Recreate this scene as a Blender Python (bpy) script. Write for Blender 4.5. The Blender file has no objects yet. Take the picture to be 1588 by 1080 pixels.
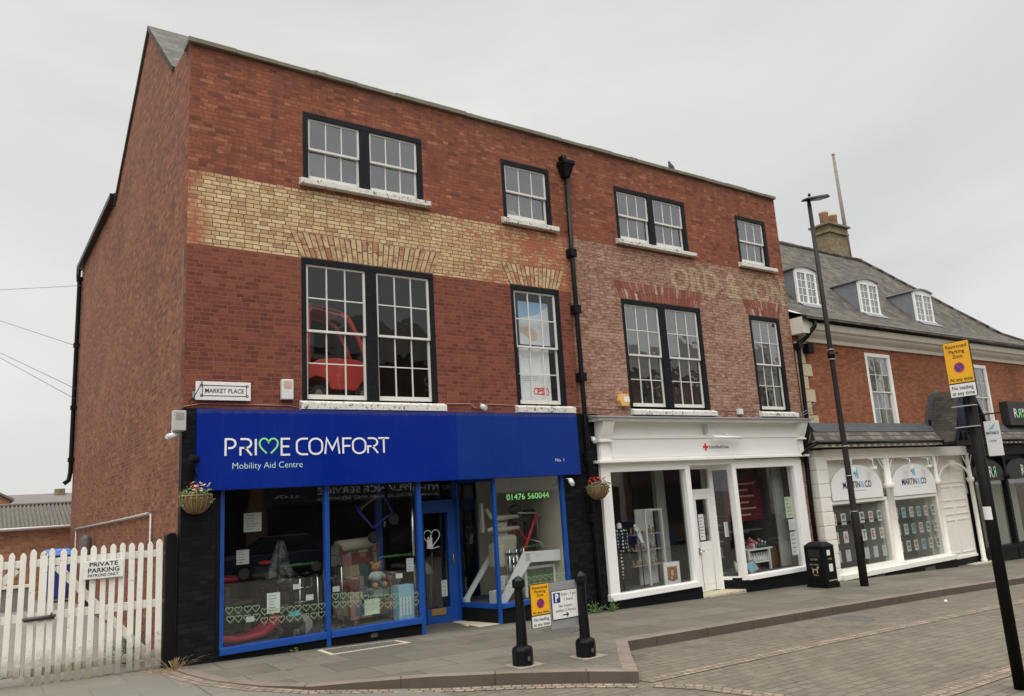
import bpy, bmesh, math, random
from mathutils import Matrix, Vector
random.seed(7)
S = 1.17            # survey units -> metres (applied to everything at the end)
C = bpy.context.scene.collection
sc = bpy.context.scene
R = math.radians
# ------------------------------------------------------------------ camera
YAW, PITCH, ROLL = 0.6173999772, 0.1925126584, -0.0623830023
fw = Vector((math.sin(YAW)*math.cos(PITCH), math.cos(YAW)*math.cos(PITCH), math.sin(PITCH)))
rt = Vector((math.cos(YAW), -math.sin(YAW), 0)); up = rt.cross(fw)
r2 = rt*math.cos(ROLL)+up*math.sin(ROLL); u2 = -rt*math.sin(ROLL)+up*math.cos(ROLL)
cd = bpy.data.cameras.new('camera'); cam = bpy.data.objects.new('camera', cd); C.objects.link(cam)
cd.sensor_width = 36; cd.lens = 1193/1588*36; cd.clip_end = 2000; cd.clip_start = .05
M = Matrix.Identity(4)
for i in range(3):
    M[i][0] = r2[i]; M[i][1] = u2[i]; M[i][2] = -fw[i]
M.translation = Vector((0, -10, 1.6))*S
cam.matrix_world = M; sc.camera = cam
# ------------------------------------------------------------------ world, sun, exposure
SUN_EL, SUN_AZ = R(52), R(215)     # azimuth clockwise from +Y: behind the camera, a little to its left
w = bpy.data.worlds.new('World'); sc.world = w; w.use_nodes = True
nt = w.node_tree; nt.nodes.clear()
def nn(nt, t, **k):
    n = nt.nodes.new(t)
    for a, b in k.items():
        if a == 'inp':
            for i, v in b.items(): n.inputs[i].default_value = v
        else: setattr(n, a, b)
    return n
sky = nn(nt, 'ShaderNodeTexSky', sky_type='NISHITA', sun_disc=False, sun_elevation=SUN_EL, sun_rotation=SUN_AZ)
bg1 = nn(nt, 'ShaderNodeBackground', inp={1: .06}); nt.links.new(sky.outputs[0], bg1.inputs[0])
tc = nn(nt, 'ShaderNodeTexCoord')
mp = nn(nt, 'ShaderNodeMapping'); mp.inputs['Scale'].default_value = (1, 1, 2.2); nt.links.new(tc.outputs['Generated'], mp.inputs[0])
n1 = nn(nt, 'ShaderNodeTexNoise', inp={'Scale': 1.7, 'Detail': 6, 'Roughness': .52, 'Distortion': .6}); nt.links.new(mp.outputs[0], n1.inputs[0])
cr = nn(nt, 'ShaderNodeValToRGB'); cr.color_ramp.elements[0].position = .3; cr.color_ramp.elements[1].position = .72
cr.color_ramp.elements[0].color = (.565, .567, .563, 1); cr.color_ramp.elements[1].color = (.74, .732, .71, 1)
nt.links.new(n1.outputs[0], cr.inputs[0])
sp = nn(nt, 'ShaderNodeSeparateXYZ'); nt.links.new(tc.outputs['Generated'], sp.inputs[0])
mr = nn(nt, 'ShaderNodeMapRange', inp={1: .66, 2: 1., 3: 1., 4: 6.2}); nt.links.new(sp.outputs[2], mr.inputs[0])   # overcast sky: brightest overhead
bg2 = nn(nt, 'ShaderNodeBackground'); nt.links.new(cr.outputs[0], bg2.inputs[0]); nt.links.new(mr.outputs[0], bg2.inputs[1])
mx = nn(nt, 'ShaderNodeMixShader', inp={0: .93}); nt.links.new(bg1.outputs[0], mx.inputs[1]); nt.links.new(bg2.outputs[0], mx.inputs[2])
out = nn(nt, 'ShaderNodeOutputWorld'); nt.links.new(mx.outputs[0], out.inputs[0])
sl = bpy.data.lights.new('sun', 'SUN'); sl.energy = 1.5; sl.angle = R(60); sl.color = (1, .96, .90)
so = bpy.data.objects.new('sun', sl); C.objects.link(so)
sd = Vector((math.sin(SUN_AZ)*math.cos(SUN_EL), math.cos(SUN_AZ)*math.cos(SUN_EL), math.sin(SUN_EL)))
so.rotation_euler = sd.to_track_quat('Z', 'Y').to_euler(); so.location = (0, 0, 40)
sc.view_settings.view_transform = 'Standard'; sc.view_settings.look = 'None'
sc.view_settings.exposure = 0.27; sc.view_settings.gamma = 1
try:
    sc.cycles.max_bounces = 8; sc.cycles.transparent_max_bounces = 12; sc.cycles.use_denoising = True
except Exception: pass

# ------------------------------------------------------------------ materials
MATS = {}
class NT:
    def __init__(s, name):
        s.m = bpy.data.materials.new(name); s.m.use_nodes = True; s.t = s.m.node_tree; s.t.nodes.clear()
        s.out = s.n('ShaderNodeOutputMaterial'); MATS[name] = s.m
        s.tc = s.n('ShaderNodeTexCoord')
    def n(s, t, **k): return nn(s.t, t, **k)
    def l(s, a, b): s.t.links.new(a, b)
    def val(s, v, sock):
        if hasattr(v, 'links') or hasattr(v, 'is_linked'): s.l(v, sock)
        else: sock.default_value = v
    def math(s, op, a, b=0., c=None):
        n = s.n('ShaderNodeMath', operation=op); s.val(a, n.inputs[0]); s.val(b, n.inputs[1])
        if c is not None: s.val(c, n.inputs[2])
        return n.outputs[0]
    def mix(s, f, a, b, blend='MIX'):
        n = s.n('ShaderNodeMix', data_type='RGBA', blend_type=blend); s.val(f, n.inputs[0])
        for v, i in ((a, 6), (b, 7)):
            s.val((*v, 1) if isinstance(v, tuple) and len(v) == 3 else v, n.inputs[i])
        return n.outputs[2]
    def noise(s, scale, detail=4, rough=.55, vec=None, dist=0.):
        n = s.n('ShaderNodeTexNoise', inp={'Scale': scale, 'Detail': detail, 'Roughness': rough, 'Distortion': dist})
        s.l(vec if vec else s.pos(), n.inputs[0]); return n.outputs[0]
    def pos(s):
        return s.tc.outputs['Object']
    def ramp(s, f, stops, const=False):
        n = s.n('ShaderNodeValToRGB'); e = n.color_ramp.elements
        if const: n.color_ramp.interpolation = 'CONSTANT'
        while len(e) < len(stops): e.new(.5)
        for q, (p, c) in zip(e, stops):
            q.position = p; q.color = (*c, 1) if isinstance(c, tuple) else (c, c, c, 1)
        s.l(f, n.inputs[0]); return n.outputs[0]
    def step(s, v, a, b):
        n = s.n('ShaderNodeMapRange', inp={1: a, 2: b, 3: 0., 4: 1.}); s.val(v, n.inputs[0]); return n.outputs[0]
    def bump(s, h, st=.3, d=.01):
        n = s.n('ShaderNodeBump', inp={'Strength': st, 'Distance': d}); s.l(h, n.inputs['Height']); return n.outputs[0]
    def pbsdf(s, col, rough=.6, metal=0., spec=.5, bump=None, coat=0.):
        p = s.n('ShaderNodeBsdfPrincipled'); s.val((*col, 1) if isinstance(col, tuple) else col, p.inputs['Base Color'])
        s.val(rough, p.inputs['Roughness']); p.inputs['Metallic'].default_value = metal
        p.inputs['Specular IOR Level'].default_value = spec; p.inputs['Coat Weight'].default_value = coat
        if bump: s.l(bump, p.inputs['Normal'])
        s.l(p.outputs[0], s.out.inputs[0]); return p
def paint(name, col, rough=.45, var=.12, scale=3., bumpst=.1, metal=0., spec=.5, dirt=.0, dirtcol=(.08, .07, .06), coat=0.):
    t = NT(name); n = t.noise(scale, 5); lo = tuple(c*(1-var) for c in col); hi = tuple(min(1, c*(1+var)) for c in col)
    c = t.mix(n, lo, hi)
    if dirt:
        d = t.step(t.noise(scale*2.3, 6, .65), .52, .75); c = t.mix(t.math('MULTIPLY', d, dirt), c, dirtcol)
    t.pbsdf(c, rough, metal, spec, t.bump(t.noise(scale*14, 3), bumpst, .004) if bumpst else None, coat); return t.m
def brickvec(t):
    return t.tc.outputs['UV']
def bricktex(t, bw=.19, rh=.058, mort=.006, off=.5, vec=None, squash=1., sqf=2, smooth=.3, shift=.0):
    if shift:
        v0 = vec if vec else brickvec(t); q = t.n('ShaderNodeSeparateXYZ'); t.l(v0, q.inputs[0]); wn = t.n('ShaderNodeTexWhiteNoise', noise_dimensions='1D')
        t.l(t.math('FLOOR', t.math('DIVIDE', q.outputs[1], rh)), wn.inputs['W']); cb = t.n('ShaderNodeCombineXYZ')
        t.l(t.math('ADD', q.outputs[0], t.math('MULTIPLY', wn.outputs[0], shift)), cb.inputs[0]); t.l(q.outputs[1], cb.inputs[1]); vec = cb.outputs[0]
    b = t.n('ShaderNodeTexBrick', offset=off, offset_frequency=2, squash=squash, squash_frequency=sqf,
            inp={'Color1': (0, 0, 0, 1), 'Color2': (1, 1, 1, 1), 'Mortar': (.5, .5, .5, 1), 'Scale': 1., 'Mortar Size': mort, 'Mortar Smooth': smooth, 'Bias': 0., 'Brick Width': bw, 'Row Height': rh})
    t.l(vec if vec else brickvec(t), b.inputs[0]); return b.outputs[0], b.outputs[1]
def wobble(t, amt=.006, sc_=3.):
    v = t.n('ShaderNodeVectorMath', operation='MULTIPLY_ADD'); n = t.n('ShaderNodeTexNoise', inp={'Scale': sc_, 'Detail': 2})
    t.l(t.tc.outputs['UV'], n.inputs[0]); t.l(n.outputs[1], v.inputs[0]); v.inputs[1].default_value = (amt, amt, 0); t.l(t.tc.outputs['UV'], v.inputs[2])
    return v.outputs[0]
def brick(name, stops, mortar, mort=.006, var=.35, rough=.85, scale=.9, grime=.4, bw=.19, rh=.058, spec=.25):
    t = NT(name); v = wobble(t); rnd, f = bricktex(t, bw, rh, mort, vec=v, squash=.55, shift=.09)
    c = t.ramp(rnd, stops)
    big = t.noise(scale, 5, .6, vec=t.tc.outputs['UV']); fine = t.noise(22, 4, .6, vec=t.tc.outputs['UV'])
    c = t.mix(t.math('MULTIPLY', t.step(fine, .3, .8), var), c, tuple(x*.45 for x in stops[-1][1]))
    c = t.mix(t.math('MULTIPLY', t.step(big, .5, .8), grime), c, (.05, .032, .026)); pt = t.noise(scale*.55, 5, .6, vec=t.tc.outputs['UV'], dist=.4); c = t.mix(t.math('MULTIPLY', t.step(pt, .52, .66), grime*.5), c, tuple(min(1, x*1.25) for x in stops[-1][1]))
    c = t.mix(f, c, mortar)
    h = t.math('SUBTRACT', t.math('MULTIPLY', fine, .5), f)
    t.pbsdf(c, rough, spec=spec, bump=t.bump(h, .55, .006)); return t.m

# painted-over advert bands and wear on the long brick front (they have their own shape in the photo)
def facade_mat(name):
    t = NT(name); v = wobble(t); rnd, f = bricktex(t, .19, .058, .0055, vec=v, squash=.55, shift=.07)
    uv = t.n('ShaderNodeSeparateXYZ'); t.l(t.tc.outputs['UV'], uv.inputs[0]); X, Z = uv.outputs[0], uv.outputs[1]
    UV = t.tc.outputs['UV']
    big = t.noise(.9, 5, .6, vec=UV); mid = t.noise(3.2, 5, .6, vec=UV); fine = t.noise(24, 4, .65, vec=UV); fine2 = t.noise(48, 3, .6, vec=UV)
    mpn = t.n('ShaderNodeMapping'); mpn.inputs['Scale'].default_value = (5, 17, 1); t.l(UV, mpn.inputs[0])
    flake = t.noise(1.6, 5, .7, vec=mpn.outputs[0])
    red = t.ramp(rnd, [(0, (.125, .046, .030)), (.12, (.19, .060, .036)), (.5, (.245, .078, .041)), (.88, (.295, .098, .050)), (1, (.37, .155, .088))])
    red = t.mix(t.math('MULTIPLY', t.step(mid, .5, .75), .4), red, (.12, .042, .03))
    red = t.mix(t.math('MULTIPLY', t.step(fine, .45, .75), .6), red, (.095, .034, .024))
    red = t.mix(t.math('MULTIPLY', t.step(flake, .52, .75), .55), red, (.10, .045, .034)); red = t.mix(t.math('MULTIPLY', t.step(fine2, .60, .72), .5), red, (.44, .20, .12))
    mps = t.n('ShaderNodeMapping'); mps.inputs['Scale'].default_value = (5.5, .45, 1); t.l(UV, mps.inputs[0]); streak = t.noise(1., 4, .6, vec=mps.outputs[0])
    red = t.mix(t.math('MULTIPLY', t.step(streak, .54, .74), .5), red, (.085, .036, .027))
    # grime under the coping
    top = t.math('MULTIPLY', t.step(t.math('ADD', Z, t.math('MULTIPLY', mid, .9)), 8.0, 8.55), .6)
    red = t.mix(top, red, (.05, .035, .028))
    red = t.mix(t.math('MULTIPLY', f, .55), red, (.10, .05, .038))
    low = t.ramp(rnd, [(0, (.11, .034, .024)), (.5, (.172, .052, .032)), (1, (.225, .074, .044))])
    low = t.mix(t.math('MULTIPLY', t.step(mid, .45, .75), .5), low, (.115, .034, .025)); low = t.mix(t.math('MULTIPLY', t.step(big, .45, .7), .45), low, (.235, .085, .05))
    low = t.mix(t.math('MULTIPLY', t.step(fine, .48, .75), .5), low, (.10, .028, .022)); low = t.mix(t.math('MULTIPLY', t.step(fine2, .62, .74), .35), low, (.33, .13, .10))
    low = t.mix(t.math('MULTIPLY', f, .6), low, (.26, .11, .085))
    cream = t.ramp(rnd, [(0, (.38, .24, .13)), (.3, (.52, .37, .19)), (.7, (.58, .43, .23)), (1, (.66, .54, .34))])
    cream = t.mix(t.math('MULTIPLY', t.step(flake, .48, .7), .62), cream, (.34, .15, .10))
    cream = t.mix(t.math('MULTIPLY', t.step(fine, .5, .75), .45), cream, (.26, .15, .09)); cream = t.mix(f, cream, (.10, .055, .04))
    worn = t.ramp(rnd, [(0, (.27, .08, .05)), (.5, (.36, .115, .06)), (1, (.40, .15, .085))]); worn = t.mix(t.math('MULTIPLY', f, .6), worn, (.18, .11, .08))
    # cream paint goes patchy towards its right end and under the first sill
    wear = t.math('ADD', t.math('ADD', t.math('ADD', t.math('MULTIPLY', big, .25), t.math('MULTIPLY', mid, .35)), t.math('MULTIPLY', flake, .75)), t.math('ADD', t.math('MULTIPLY', t.step(X, 4.6, 8.8), .40), t.math('MULTIPLY', rnd, .22)))
    creamz = t.mix(t.step(wear, .98, 1.10), cream, worn)
    edge = t.math('MULTIPLY', t.step(X, 2.42, 2.2), t.step(mid, .35, .55)); creamz = t.mix(edge, creamz, worn)
    pinkb = t.ramp(rnd, [(0, (.16, .065, .040)), (.4, (.235, .105, .066)), (.75, (.30, .16, .105)), (1, (.39, .255, .18))])
    pinkb = t.mix(t.step(t.math('ADD', flake, t.math('MULTIPLY', big, .22)), .56, .72), pinkb, (.40, .265, .205))
    pinkb = t.mix(t.math('MULTIPLY', t.step(fine, .52, .8), .45), pinkb, (.47, .34, .27))
    pinkb = t.mix(t.math('MULTIPLY', t.step(mid, .52, .75), .5), pinkb, (.20, .075, .05))
    pinkb = t.mix(t.math('MULTIPLY', f, .7), pinkb, (.135, .075, .058))
    # zones
    jag = t.math('MULTIPLY', t.math('SUBTRACT', rnd, .5), .03)
    Zj = t.math('ADD', Z, jag)
    inA = t.math('MULTIPLY', t.math('LESS_THAN', X, 8.43), t.math('GREATER_THAN', X, 2.1001))
    inB = t.math('GREATER_THAN', X, 8.43)
    lt = t.math('LESS_THAN', Zj, 6.075); mid_ = t.math('MULTIPLY', lt, t.math('GREATER_THAN', Z, 5.065)); under = t.math('LESS_THAN', Z, 5.065)
    c = t.mix(t.math('MULTIPLY', inA, mid_), red, creamz)
    c = t.mix(t.math('MULTIPLY', inA, under), c, low)
    c = t.mix(t.math('MULTIPLY', inB, lt), c, pinkb)
    c = t.mix(t.math('MULTIPLY', t.step(streak, .60, .78), .28), c, (.07, .045, .035))
    h = t.math('SUBTRACT', t.math('MULTIPLY', fine, .6), f)
    t.pbsdf(c, .85, spec=.25, bump=t.bump(h, .6, .006)); return t.m

def glass_mat(name, refl=.06, tint=(.75, .8, .8), dust=.03, wav=.0, rough=.01):
    t = NT(name)
    ge = t.n('ShaderNodeNewGeometry'); fr = t.n('ShaderNodeFresnel'); t.l(t.math('SUBTRACT', 1.5, t.math('MULTIPLY', ge.outputs['Backfacing'], .8333)), fr.inputs[0]); fac = t.math('ADD', t.math('MULTIPLY', fr.outputs[0], .8), refl)
    gl = t.n('ShaderNodeBsdfGlossy', inp={0: (.95, .97, 1, 1), 1: rough}); tr = t.n('ShaderNodeBsdfTransparent', inp={0: (*tint, 1)})
    if wav:
        b = t.bump(t.noise(2.2, 2), wav, .02); t.l(b, gl.inputs['Normal'])
    m = t.n('ShaderNodeMixShader'); t.l(fac, m.inputs[0]); t.l(tr.outputs[0], m.inputs[1]); t.l(gl.outputs[0], m.inputs[2])
    df = t.n('ShaderNodeBsdfDiffuse', inp={0: (.5, .5, .48, 1)}); m2 = t.n('ShaderNodeMixShader')
    d = t.math('MULTIPLY', t.step(t.noise(3., 5, .7), .3, .8), dust*2); t.l(d, m2.inputs[0])
    t.l(m.outputs[0], m2.inputs[1]); t.l(df.outputs[0], m2.inputs[2]); t.l(m2.outputs[0], t.out.inputs[0]); return t.m
def worn_white(name, col=(.68, .66, .60), bare=(.09, .08, .07), amt=.62):
    t = NT(name); n = t.noise(16, 6, .7, dist=.6); b = t.noise(2.2, 3)
    m = t.step(t.math('ADD', n, t.math('MULTIPLY', b, .25)), amt+.06, amt+.1)
    c = t.mix(t.noise(5, 4), tuple(x*.82 for x in col), col); c = t.mix(m, c, bare)
    t.pbsdf(c, .7, spec=.3, bump=t.bump(m, .4, .004)); return t.m
def slate_mat(name, stops, bw=.22, rh=.11, moss=.3):
    t = NT(name); v = wobble(t, .012, 4); rnd, f = bricktex(t, bw, rh, .011, vec=v, smooth=.25)
    c = t.ramp(rnd, stops); big = t.noise(1.2, 5, .6, vec=t.tc.outputs['UV']); fine = t.noise(20, 4, vec=t.tc.outputs['UV'])
    c = t.mix(t.math('MULTIPLY', t.step(big, .5, .75), moss), c, (.17, .16, .11)); c = t.mix(t.math('MULTIPLY', t.step(fine, .5, .8), .4), c, (.05, .045, .04))
    c = t.mix(t.math('MULTIPLY', f, .8), c, (.035, .032, .03))
    uv = t.n('ShaderNodeSeparateXYZ'); t.l(v, uv.inputs[0]); fr = t.math('FRACT', t.math('DIVIDE', uv.outputs[1], rh))
    h = t.math('ADD', t.math('MULTIPLY', t.math('SUBTRACT', 1., fr), 1.), t.math('MULTIPLY', fine, .3))
    t.pbsdf(c, .75, spec=.35, bump=t.bump(h, .7, .012)); return t.m

m_fac = facade_mat('facade_brick')
m_side = brick('gable_brick', [(0, (.10, .038, .021)), (.4, (.20, .066, .034)), (.8, (.255, .092, .047)), (1, (.32, .14, .08))], (.19, .10, .062), .006, .5, grime=.6, scale=.6)
m_brick_o = brick('orange_brick', [(0, (.21, .068, .034)), (.5, (.295, .098, .047)), (1, (.36, .14, .075))], (.17, .085, .055), .005, .5, grime=.55, scale=.7)
m_brick_y = brick('buff_brick', [(0, (.16, .12, .07)), (.5, (.24, .18, .10)), (1, (.31, .25, .15))], (.14, .12, .09), .007, .5, grime=.55)
m_brick_s = brick('shed_brick', [(0, (.26, .10, .055)), (.5, (.34, .145, .075)), (1, (.42, .20, .11))], (.30, .20, .14), .006, .3, grime=.25)
m_blackbrick = brick('black_painted_brick', [(0, (.0065, .007, .009)), (.5, (.009, .0095, .012)), (1, (.015, .016, .019))], (.007, .0075, .009), .006, .3, rough=.55, grime=.1, spec=.1)
m_black = paint('black_paint', (.0085, .009, .0105), .5, .3, 4, .15, spec=.1)
m_blackgl = paint('black_gloss', (.006, .0065, .0075), .38, .3, 4, .1, spec=.16, dirt=.10, dirtcol=(.07, .07, .07))
m_blackwood = paint('black_frame_paint', (.008, .009, .012), .6, .3, 9, .3, spec=.15, dirt=.18, dirtcol=(.10, .10, .105))
m_white = paint('white_paint', (.84, .835, .81), .45, .05, 2, .08, dirt=.10, dirtcol=(.42, .40, .36))
m_cream = paint('cream_paint', (.66, .63, .55), .5, .08, 2, .1, dirt=.25, dirtcol=(.35, .31, .25))
m_cream2 = paint('soft_white_paint', (.82, .80, .735), .5, .06, 2, .1, dirt=.16, dirtcol=(.40, .36, .30))
m_ww = worn_white('worn_white_paint')
m_ww2 = worn_white('peeling_sill_paint', (.72, .70, .64), amt=.64)
m_sash = worn_white('sash_white', (.70, .69, .65), (.22, .2, .18), .78)
m_bluef = paint('blue_frame_paint', (.006, .062, .30), .35, .15, 5, .08, dirt=.12)
def fascia_blue(name, col, pale):
    t = NT(name); mpn = t.n('ShaderNodeMapping'); mpn.inputs['Scale'].default_value = (14, 1.2, 1); t.l(t.tc.outputs['UV'], mpn.inputs[0]); st = t.noise(1., 5, .65, vec=mpn.outputs[0]); cl = t.noise(.7, 4, .5, vec=t.tc.outputs['UV'])
    c = t.mix(cl, col, pale); c = t.mix(t.math('MULTIPLY', t.step(st, .58, .75), .30), c, (.02, .055, .24)); uv = t.n('ShaderNodeSeparateXYZ'); t.l(t.tc.outputs['UV'], uv.inputs[0])
    e = t.step(t.math('ADD', uv.outputs[1], t.math('MULTIPLY', st, .10)), 2.90, 2.96); c = t.mix(t.math('MULTIPLY', e, .5), c, (.12, .12, .14)); t.pbsdf(c, t.math('MULTIPLY', t.math('ADD', cl, .25), .42), spec=.3, bump=t.bump(t.noise(1.1, 2, .4, vec=t.tc.outputs['UV']), .12, .02)); return t.m
m_sign = fascia_blue('blue_sign_panel', (.0, .0145, .20), (.0, .019, .24)); m_sign2 = fascia_blue('paler_blue_sign_panel', (.002, .024, .19), (.004, .032, .225))  # second blue is slightly paler, for the two shorter panels
m_signw = paint('sign_white', (.80, .80, .80), .5, .02, 2, 0)
m_fasw = paint('fascia_white', (.80, .81, .785), .4, .03, 1.2, 0)
m_green = paint('lime_green', (.27, .80, .26), .5, .03, 2, 0)
m_decal = paint('green_decal', (.07, .20, .065), .5, .03, 2, 0)
m_paleg = paint('pale_green', (.29, .41, .26), .5, .05, 2, 0)
m_mint = paint('pale_mint', (.55, .80, .68), .5, .03, 2, 0)
m_redx = paint('cross_red', (.62, .012, .02), .5, .03, 2, 0)
m_ink = paint('black_ink', (.012, .012, .013), .6, .1, 2, 0)
m_navy = paint('navy_ink', (.022, .028, .07), .5, .1, 2, 0)
m_teal = paint('teal_ink', (.02, .30, .36), .5, .1, 2, 0)
m_sky_ink = paint('light_blue_ink', (.20, .50, .72), .5, .1, 2, 0)
m_yel = paint('traffic_yellow', (.80, .40, .008), .45, .04, 3, 0, dirt=.08)
m_pblue = paint('sign_blue', (.015, .03, .22), .45, .04, 3, 0)
m_purple = paint('roundel_blue', (.045, .035, .26), .45, .04, 3, 0)
m_sred = paint('roundel_red', (.50, .02, .03), .45, .04, 3, 0)
m_grey = paint('grey_metal', (.26, .265, .27), .45, .08, 3, .05)
m_galv = paint('galvanised', (.36, .36, .35), .4, .15, 8, .1, metal=.4)
m_chrome = paint('chrome', (.7, .7, .7), .2, .05, 3, 0, metal=1.)
m_brass = paint('brass', (.55, .34, .13), .35, .1, 5, .05, metal=.9)
m_lead = paint('lead_sheet', (.19, .205, .225), .5, .3, 3, .3, dirt=.3, dirtcol=(.30, .31, .32))
m_stone = paint('sandstone', (.50, .43, .29), .85, .15, 4, .35, dirt=.3, dirtcol=(.25, .2, .14))
m_coping = paint('coping_stone', (.17, .155, .115), .9, .35, 3, .6, dirt=.5, dirtcol=(.10, .105, .055))
m_leadd = paint('dark_lead', (.060, .066, .075), .55, .35, 4, .3, dirt=.3, dirtcol=(.12, .12, .12))
m_slate = slate_mat('roof_slate', [(0, (.036, .029, .022)), (.5, (.066, .054, .042)), (1, (.115, .096, .076))], .24, .15)
m_slate2 = slate_mat('old_slate', [(0, (.06, .05, .042)), (.5, (.105, .09, .075)), (1, (.18, .155, .13))], .26, .09, .3)
m_tile = slate_mat('clay_hood_tile', [(0, (.028, .022, .018)), (.5, (.045, .036, .028)), (1, (.07, .058, .045))], .16, .085, .25)
m_terra = paint('terracotta', (.46, .26, .165), .8, .15, 5, .2)
m_gl_old = glass_mat('old_window_glass', .21, (.62, .66, .66), .04, .25)
m_gl_up = glass_mat('first_floor_glass', .03, (.92, .94, .94), .008, .2)
m_gl_shop = glass_mat('shop_glass', .022, (.93, .95, .94), .002, .02)
m_room = paint('room_grey', (.16, .155, .15), .9, .2, 1, 0)
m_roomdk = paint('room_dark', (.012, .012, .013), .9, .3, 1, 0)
m_roomwh = paint('room_white', (.50, .50, .47), .9, .08, 1, 0)
m_roomcr = paint('room_cream', (.56, .50, .40), .9, .08, 1, 0)
m_floor = paint('display_floor', (.11, .105, .10), .8, .2, 3, 0)
m_paper = paint('paper', (.72, .74, .74), .7, .05, 6, 0)
m_paperg = paint('paper_green', (.60, .68, .52), .7, .05, 6, 0)
m_card = paint('card_grey', (.55, .57, .56), .7, .08, 8, 0)
m_cardb = paint('card_blue', (.24, .46, .58), .7, .3, 14, 0)
m_print = paint('dark_print', (.16, .16, .16), .7, .7, 20, 0)
m_photo = paint('photo_brown', (.33, .20, .14), .7, .7, 18, 0)
m_photob = paint('photo_blue', (.15, .26, .38), .7, .6, 18, 0)
m_red = paint('red_car_paint', (.55, .055, .04), .4, .1, 3, .03, coat=.3)
m_pink = paint('pink_red_paint', (.40, .025, .06), .35, .1, 3, 0, coat=.3)
m_redbox = paint('red_box', (.55, .03, .03), .5, .1, 3, 0)
m_rub = paint('rubber', (.018, .018, .019), .7, .2, 6, .1)
m_seat = paint('seat_vinyl', (.03, .03, .033), .5, .2, 5, .1)
m_uphol = paint('cream_upholstery', (.50, .46, .38), .7, .08, 4, .1)
m_plas = paint('grey_plastic', (.42, .42, .40), .5, .06, 4, 0)
m_purp = paint('blue_violet_tube', (.07, .05, .34), .35, .1, 4, 0)
m_wood = paint('brown_wood', (.20, .10, .045), .6, .3, 6, .1)
m_fur = paint('teddy_fur', (.36, .20, .10), .95, .25, 20, .5)
m_shirt = paint('pale_cloth', (.35, .42, .40), .9, .15, 8, .2)
m_trous = paint('dark_cloth', (.05, .05, .08), .9, .2, 8, .2)
m_ylwcl = paint('pale_yellow_cloth', (.55, .50, .33), .9, .15, 6, .3)
m_posterw = paint('poster_white', (.56, .60, .62), .6, .06, 5, 0)
m_posterb = paint('poster_sky', (.22, .42, .62), .6, .2, 4, 0)
m_skin = paint('printed_skin', (.52, .37, .30), .7, .2, 6, 0)
m_redwall = paint('red_display_panel', (.13, .006, .014), .6, .1, 2, 0)
m_pinkfl = paint('pink_petals', (.50, .14, .18), .8, .3, 20, 0)
m_redfl = paint('red_petals', (.45, .012, .03), .8, .35, 20, 0)
m_yelfl = paint('yellow_petals', (.55, .44, .22), .8, .25, 20, 0)
m_leaf = paint('leaf', (.075, .12, .04), .7, .5, 9, 0)
m_leaf2 = paint('weed_leaf', (.10, .17, .05), .7, .45, 9, 0)
m_straw = paint('straw', (.36, .27, .15), .9, .3, 9, 0)
m_wick = paint('wicker', (.26, .17, .085), .85, .35, 26, .5)
m_coir = paint('coir', (.20, .125, .06), .95, .3, 22, .6)
def picket_mat():
    t = NT('picket_paint'); mpn = t.n('ShaderNodeMapping'); mpn.inputs['Scale'].default_value = (1, 1, .12); t.l(t.tc.outputs['Object'], mpn.inputs[0]); gr = t.noise(38, 4, .6, vec=mpn.outputs[0]); n = t.noise(13, 6, .7, dist=.5); b = t.noise(2.4, 4)
    c = t.mix(b, (.70, .675, .60), (.82, .80, .74)); c = t.mix(t.math('MULTIPLY', t.step(gr, .5, .8), .3), c, (.50, .46, .38)); m = t.step(t.math('ADD', n, t.math('MULTIPLY', b, .25)), .77, .82); c = t.mix(m, c, (.30, .25, .18))
    uv = t.n('ShaderNodeSeparateXYZ'); t.l(t.tc.outputs['UV'], uv.inputs[0]); mud = t.math('MULTIPLY', t.step(t.math('SUBTRACT', uv.outputs[1], t.math('MULTIPLY', n, .35)), .16, -.10), .85); c = t.mix(mud, c, (.19, .175, .11))
    t.pbsdf(c, .75, spec=.25, bump=t.bump(gr, .35, .004)); return t.m
m_picket = picket_mat()
m_plate = paint('white_enamel', (.74, .74, .72), .4, .04, 4, 0, dirt=.12)
m_alarmy = paint('amber_plastic', (.72, .42, .12), .5, .06, 4, 0)
m_boxw = paint('white_plastic', (.62, .63, .62), .45, .05, 4, 0, dirt=.1)
m_binb = paint('blue_bin_plastic', (.02, .04, .25), .5, .1, 3, 0)
m_binl = paint('blue_bin_lid', (.10, .22, .62), .5, .1, 3, 0)
m_gold = paint('gold_ink', (.50, .42, .22), .5, .05, 3, 0)
m_post_dk = paint('pole_dark_paint', (.008, .0075, .007), .5, .2, 6, .08, spec=.08)
m_lamp = paint('lamp_column_paint', (.022, .020, .019), .5, .2, 5, .08, spec=.15)
m_corr = paint('fibre_cement', (.15, .138, .118), .9, .35, 5, .3, dirt=.5, dirtcol=(.10, .095, .085))
m_dkroof = paint('far_roof_slate', (.14, .125, .115), .9, .15, 2, .1)
m_dkred = paint('dark_red_fascia', (.05, .008, .010), .6, .2, 2, 0)
m_step = paint('step_stone', (.46, .41, .31), .85, .1, 4, .15, dirt=.2)
m_terra2 = paint('orange_print', (.38, .12, .05), .8, .5, 22, 0)
m_bed = paint('mortar_bed', (.24, .21, .165), .9, .25, 6, .2, dirt=.5)
m_mark = paint('faded_yellow_mark', (.62, .54, .10), .8, .2, 12, 0)
m_irn = paint('cast_iron', (.085, .078, .07), .6, .25, 14, .3)
m_cable = paint('cable_grey', (.20, .20, .20), .6, .1, 3, 0)
m_cablep = paint('cable_pink', (.40, .23, .18), .7, .1, 3, 0)
m_pigeon = paint('pigeon_grey', (.16, .165, .18), .8, .3, 12, 0)
m_cardwall = paint('display_board', (.055, .058, .055), .8, .2, 2, 0)
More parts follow.
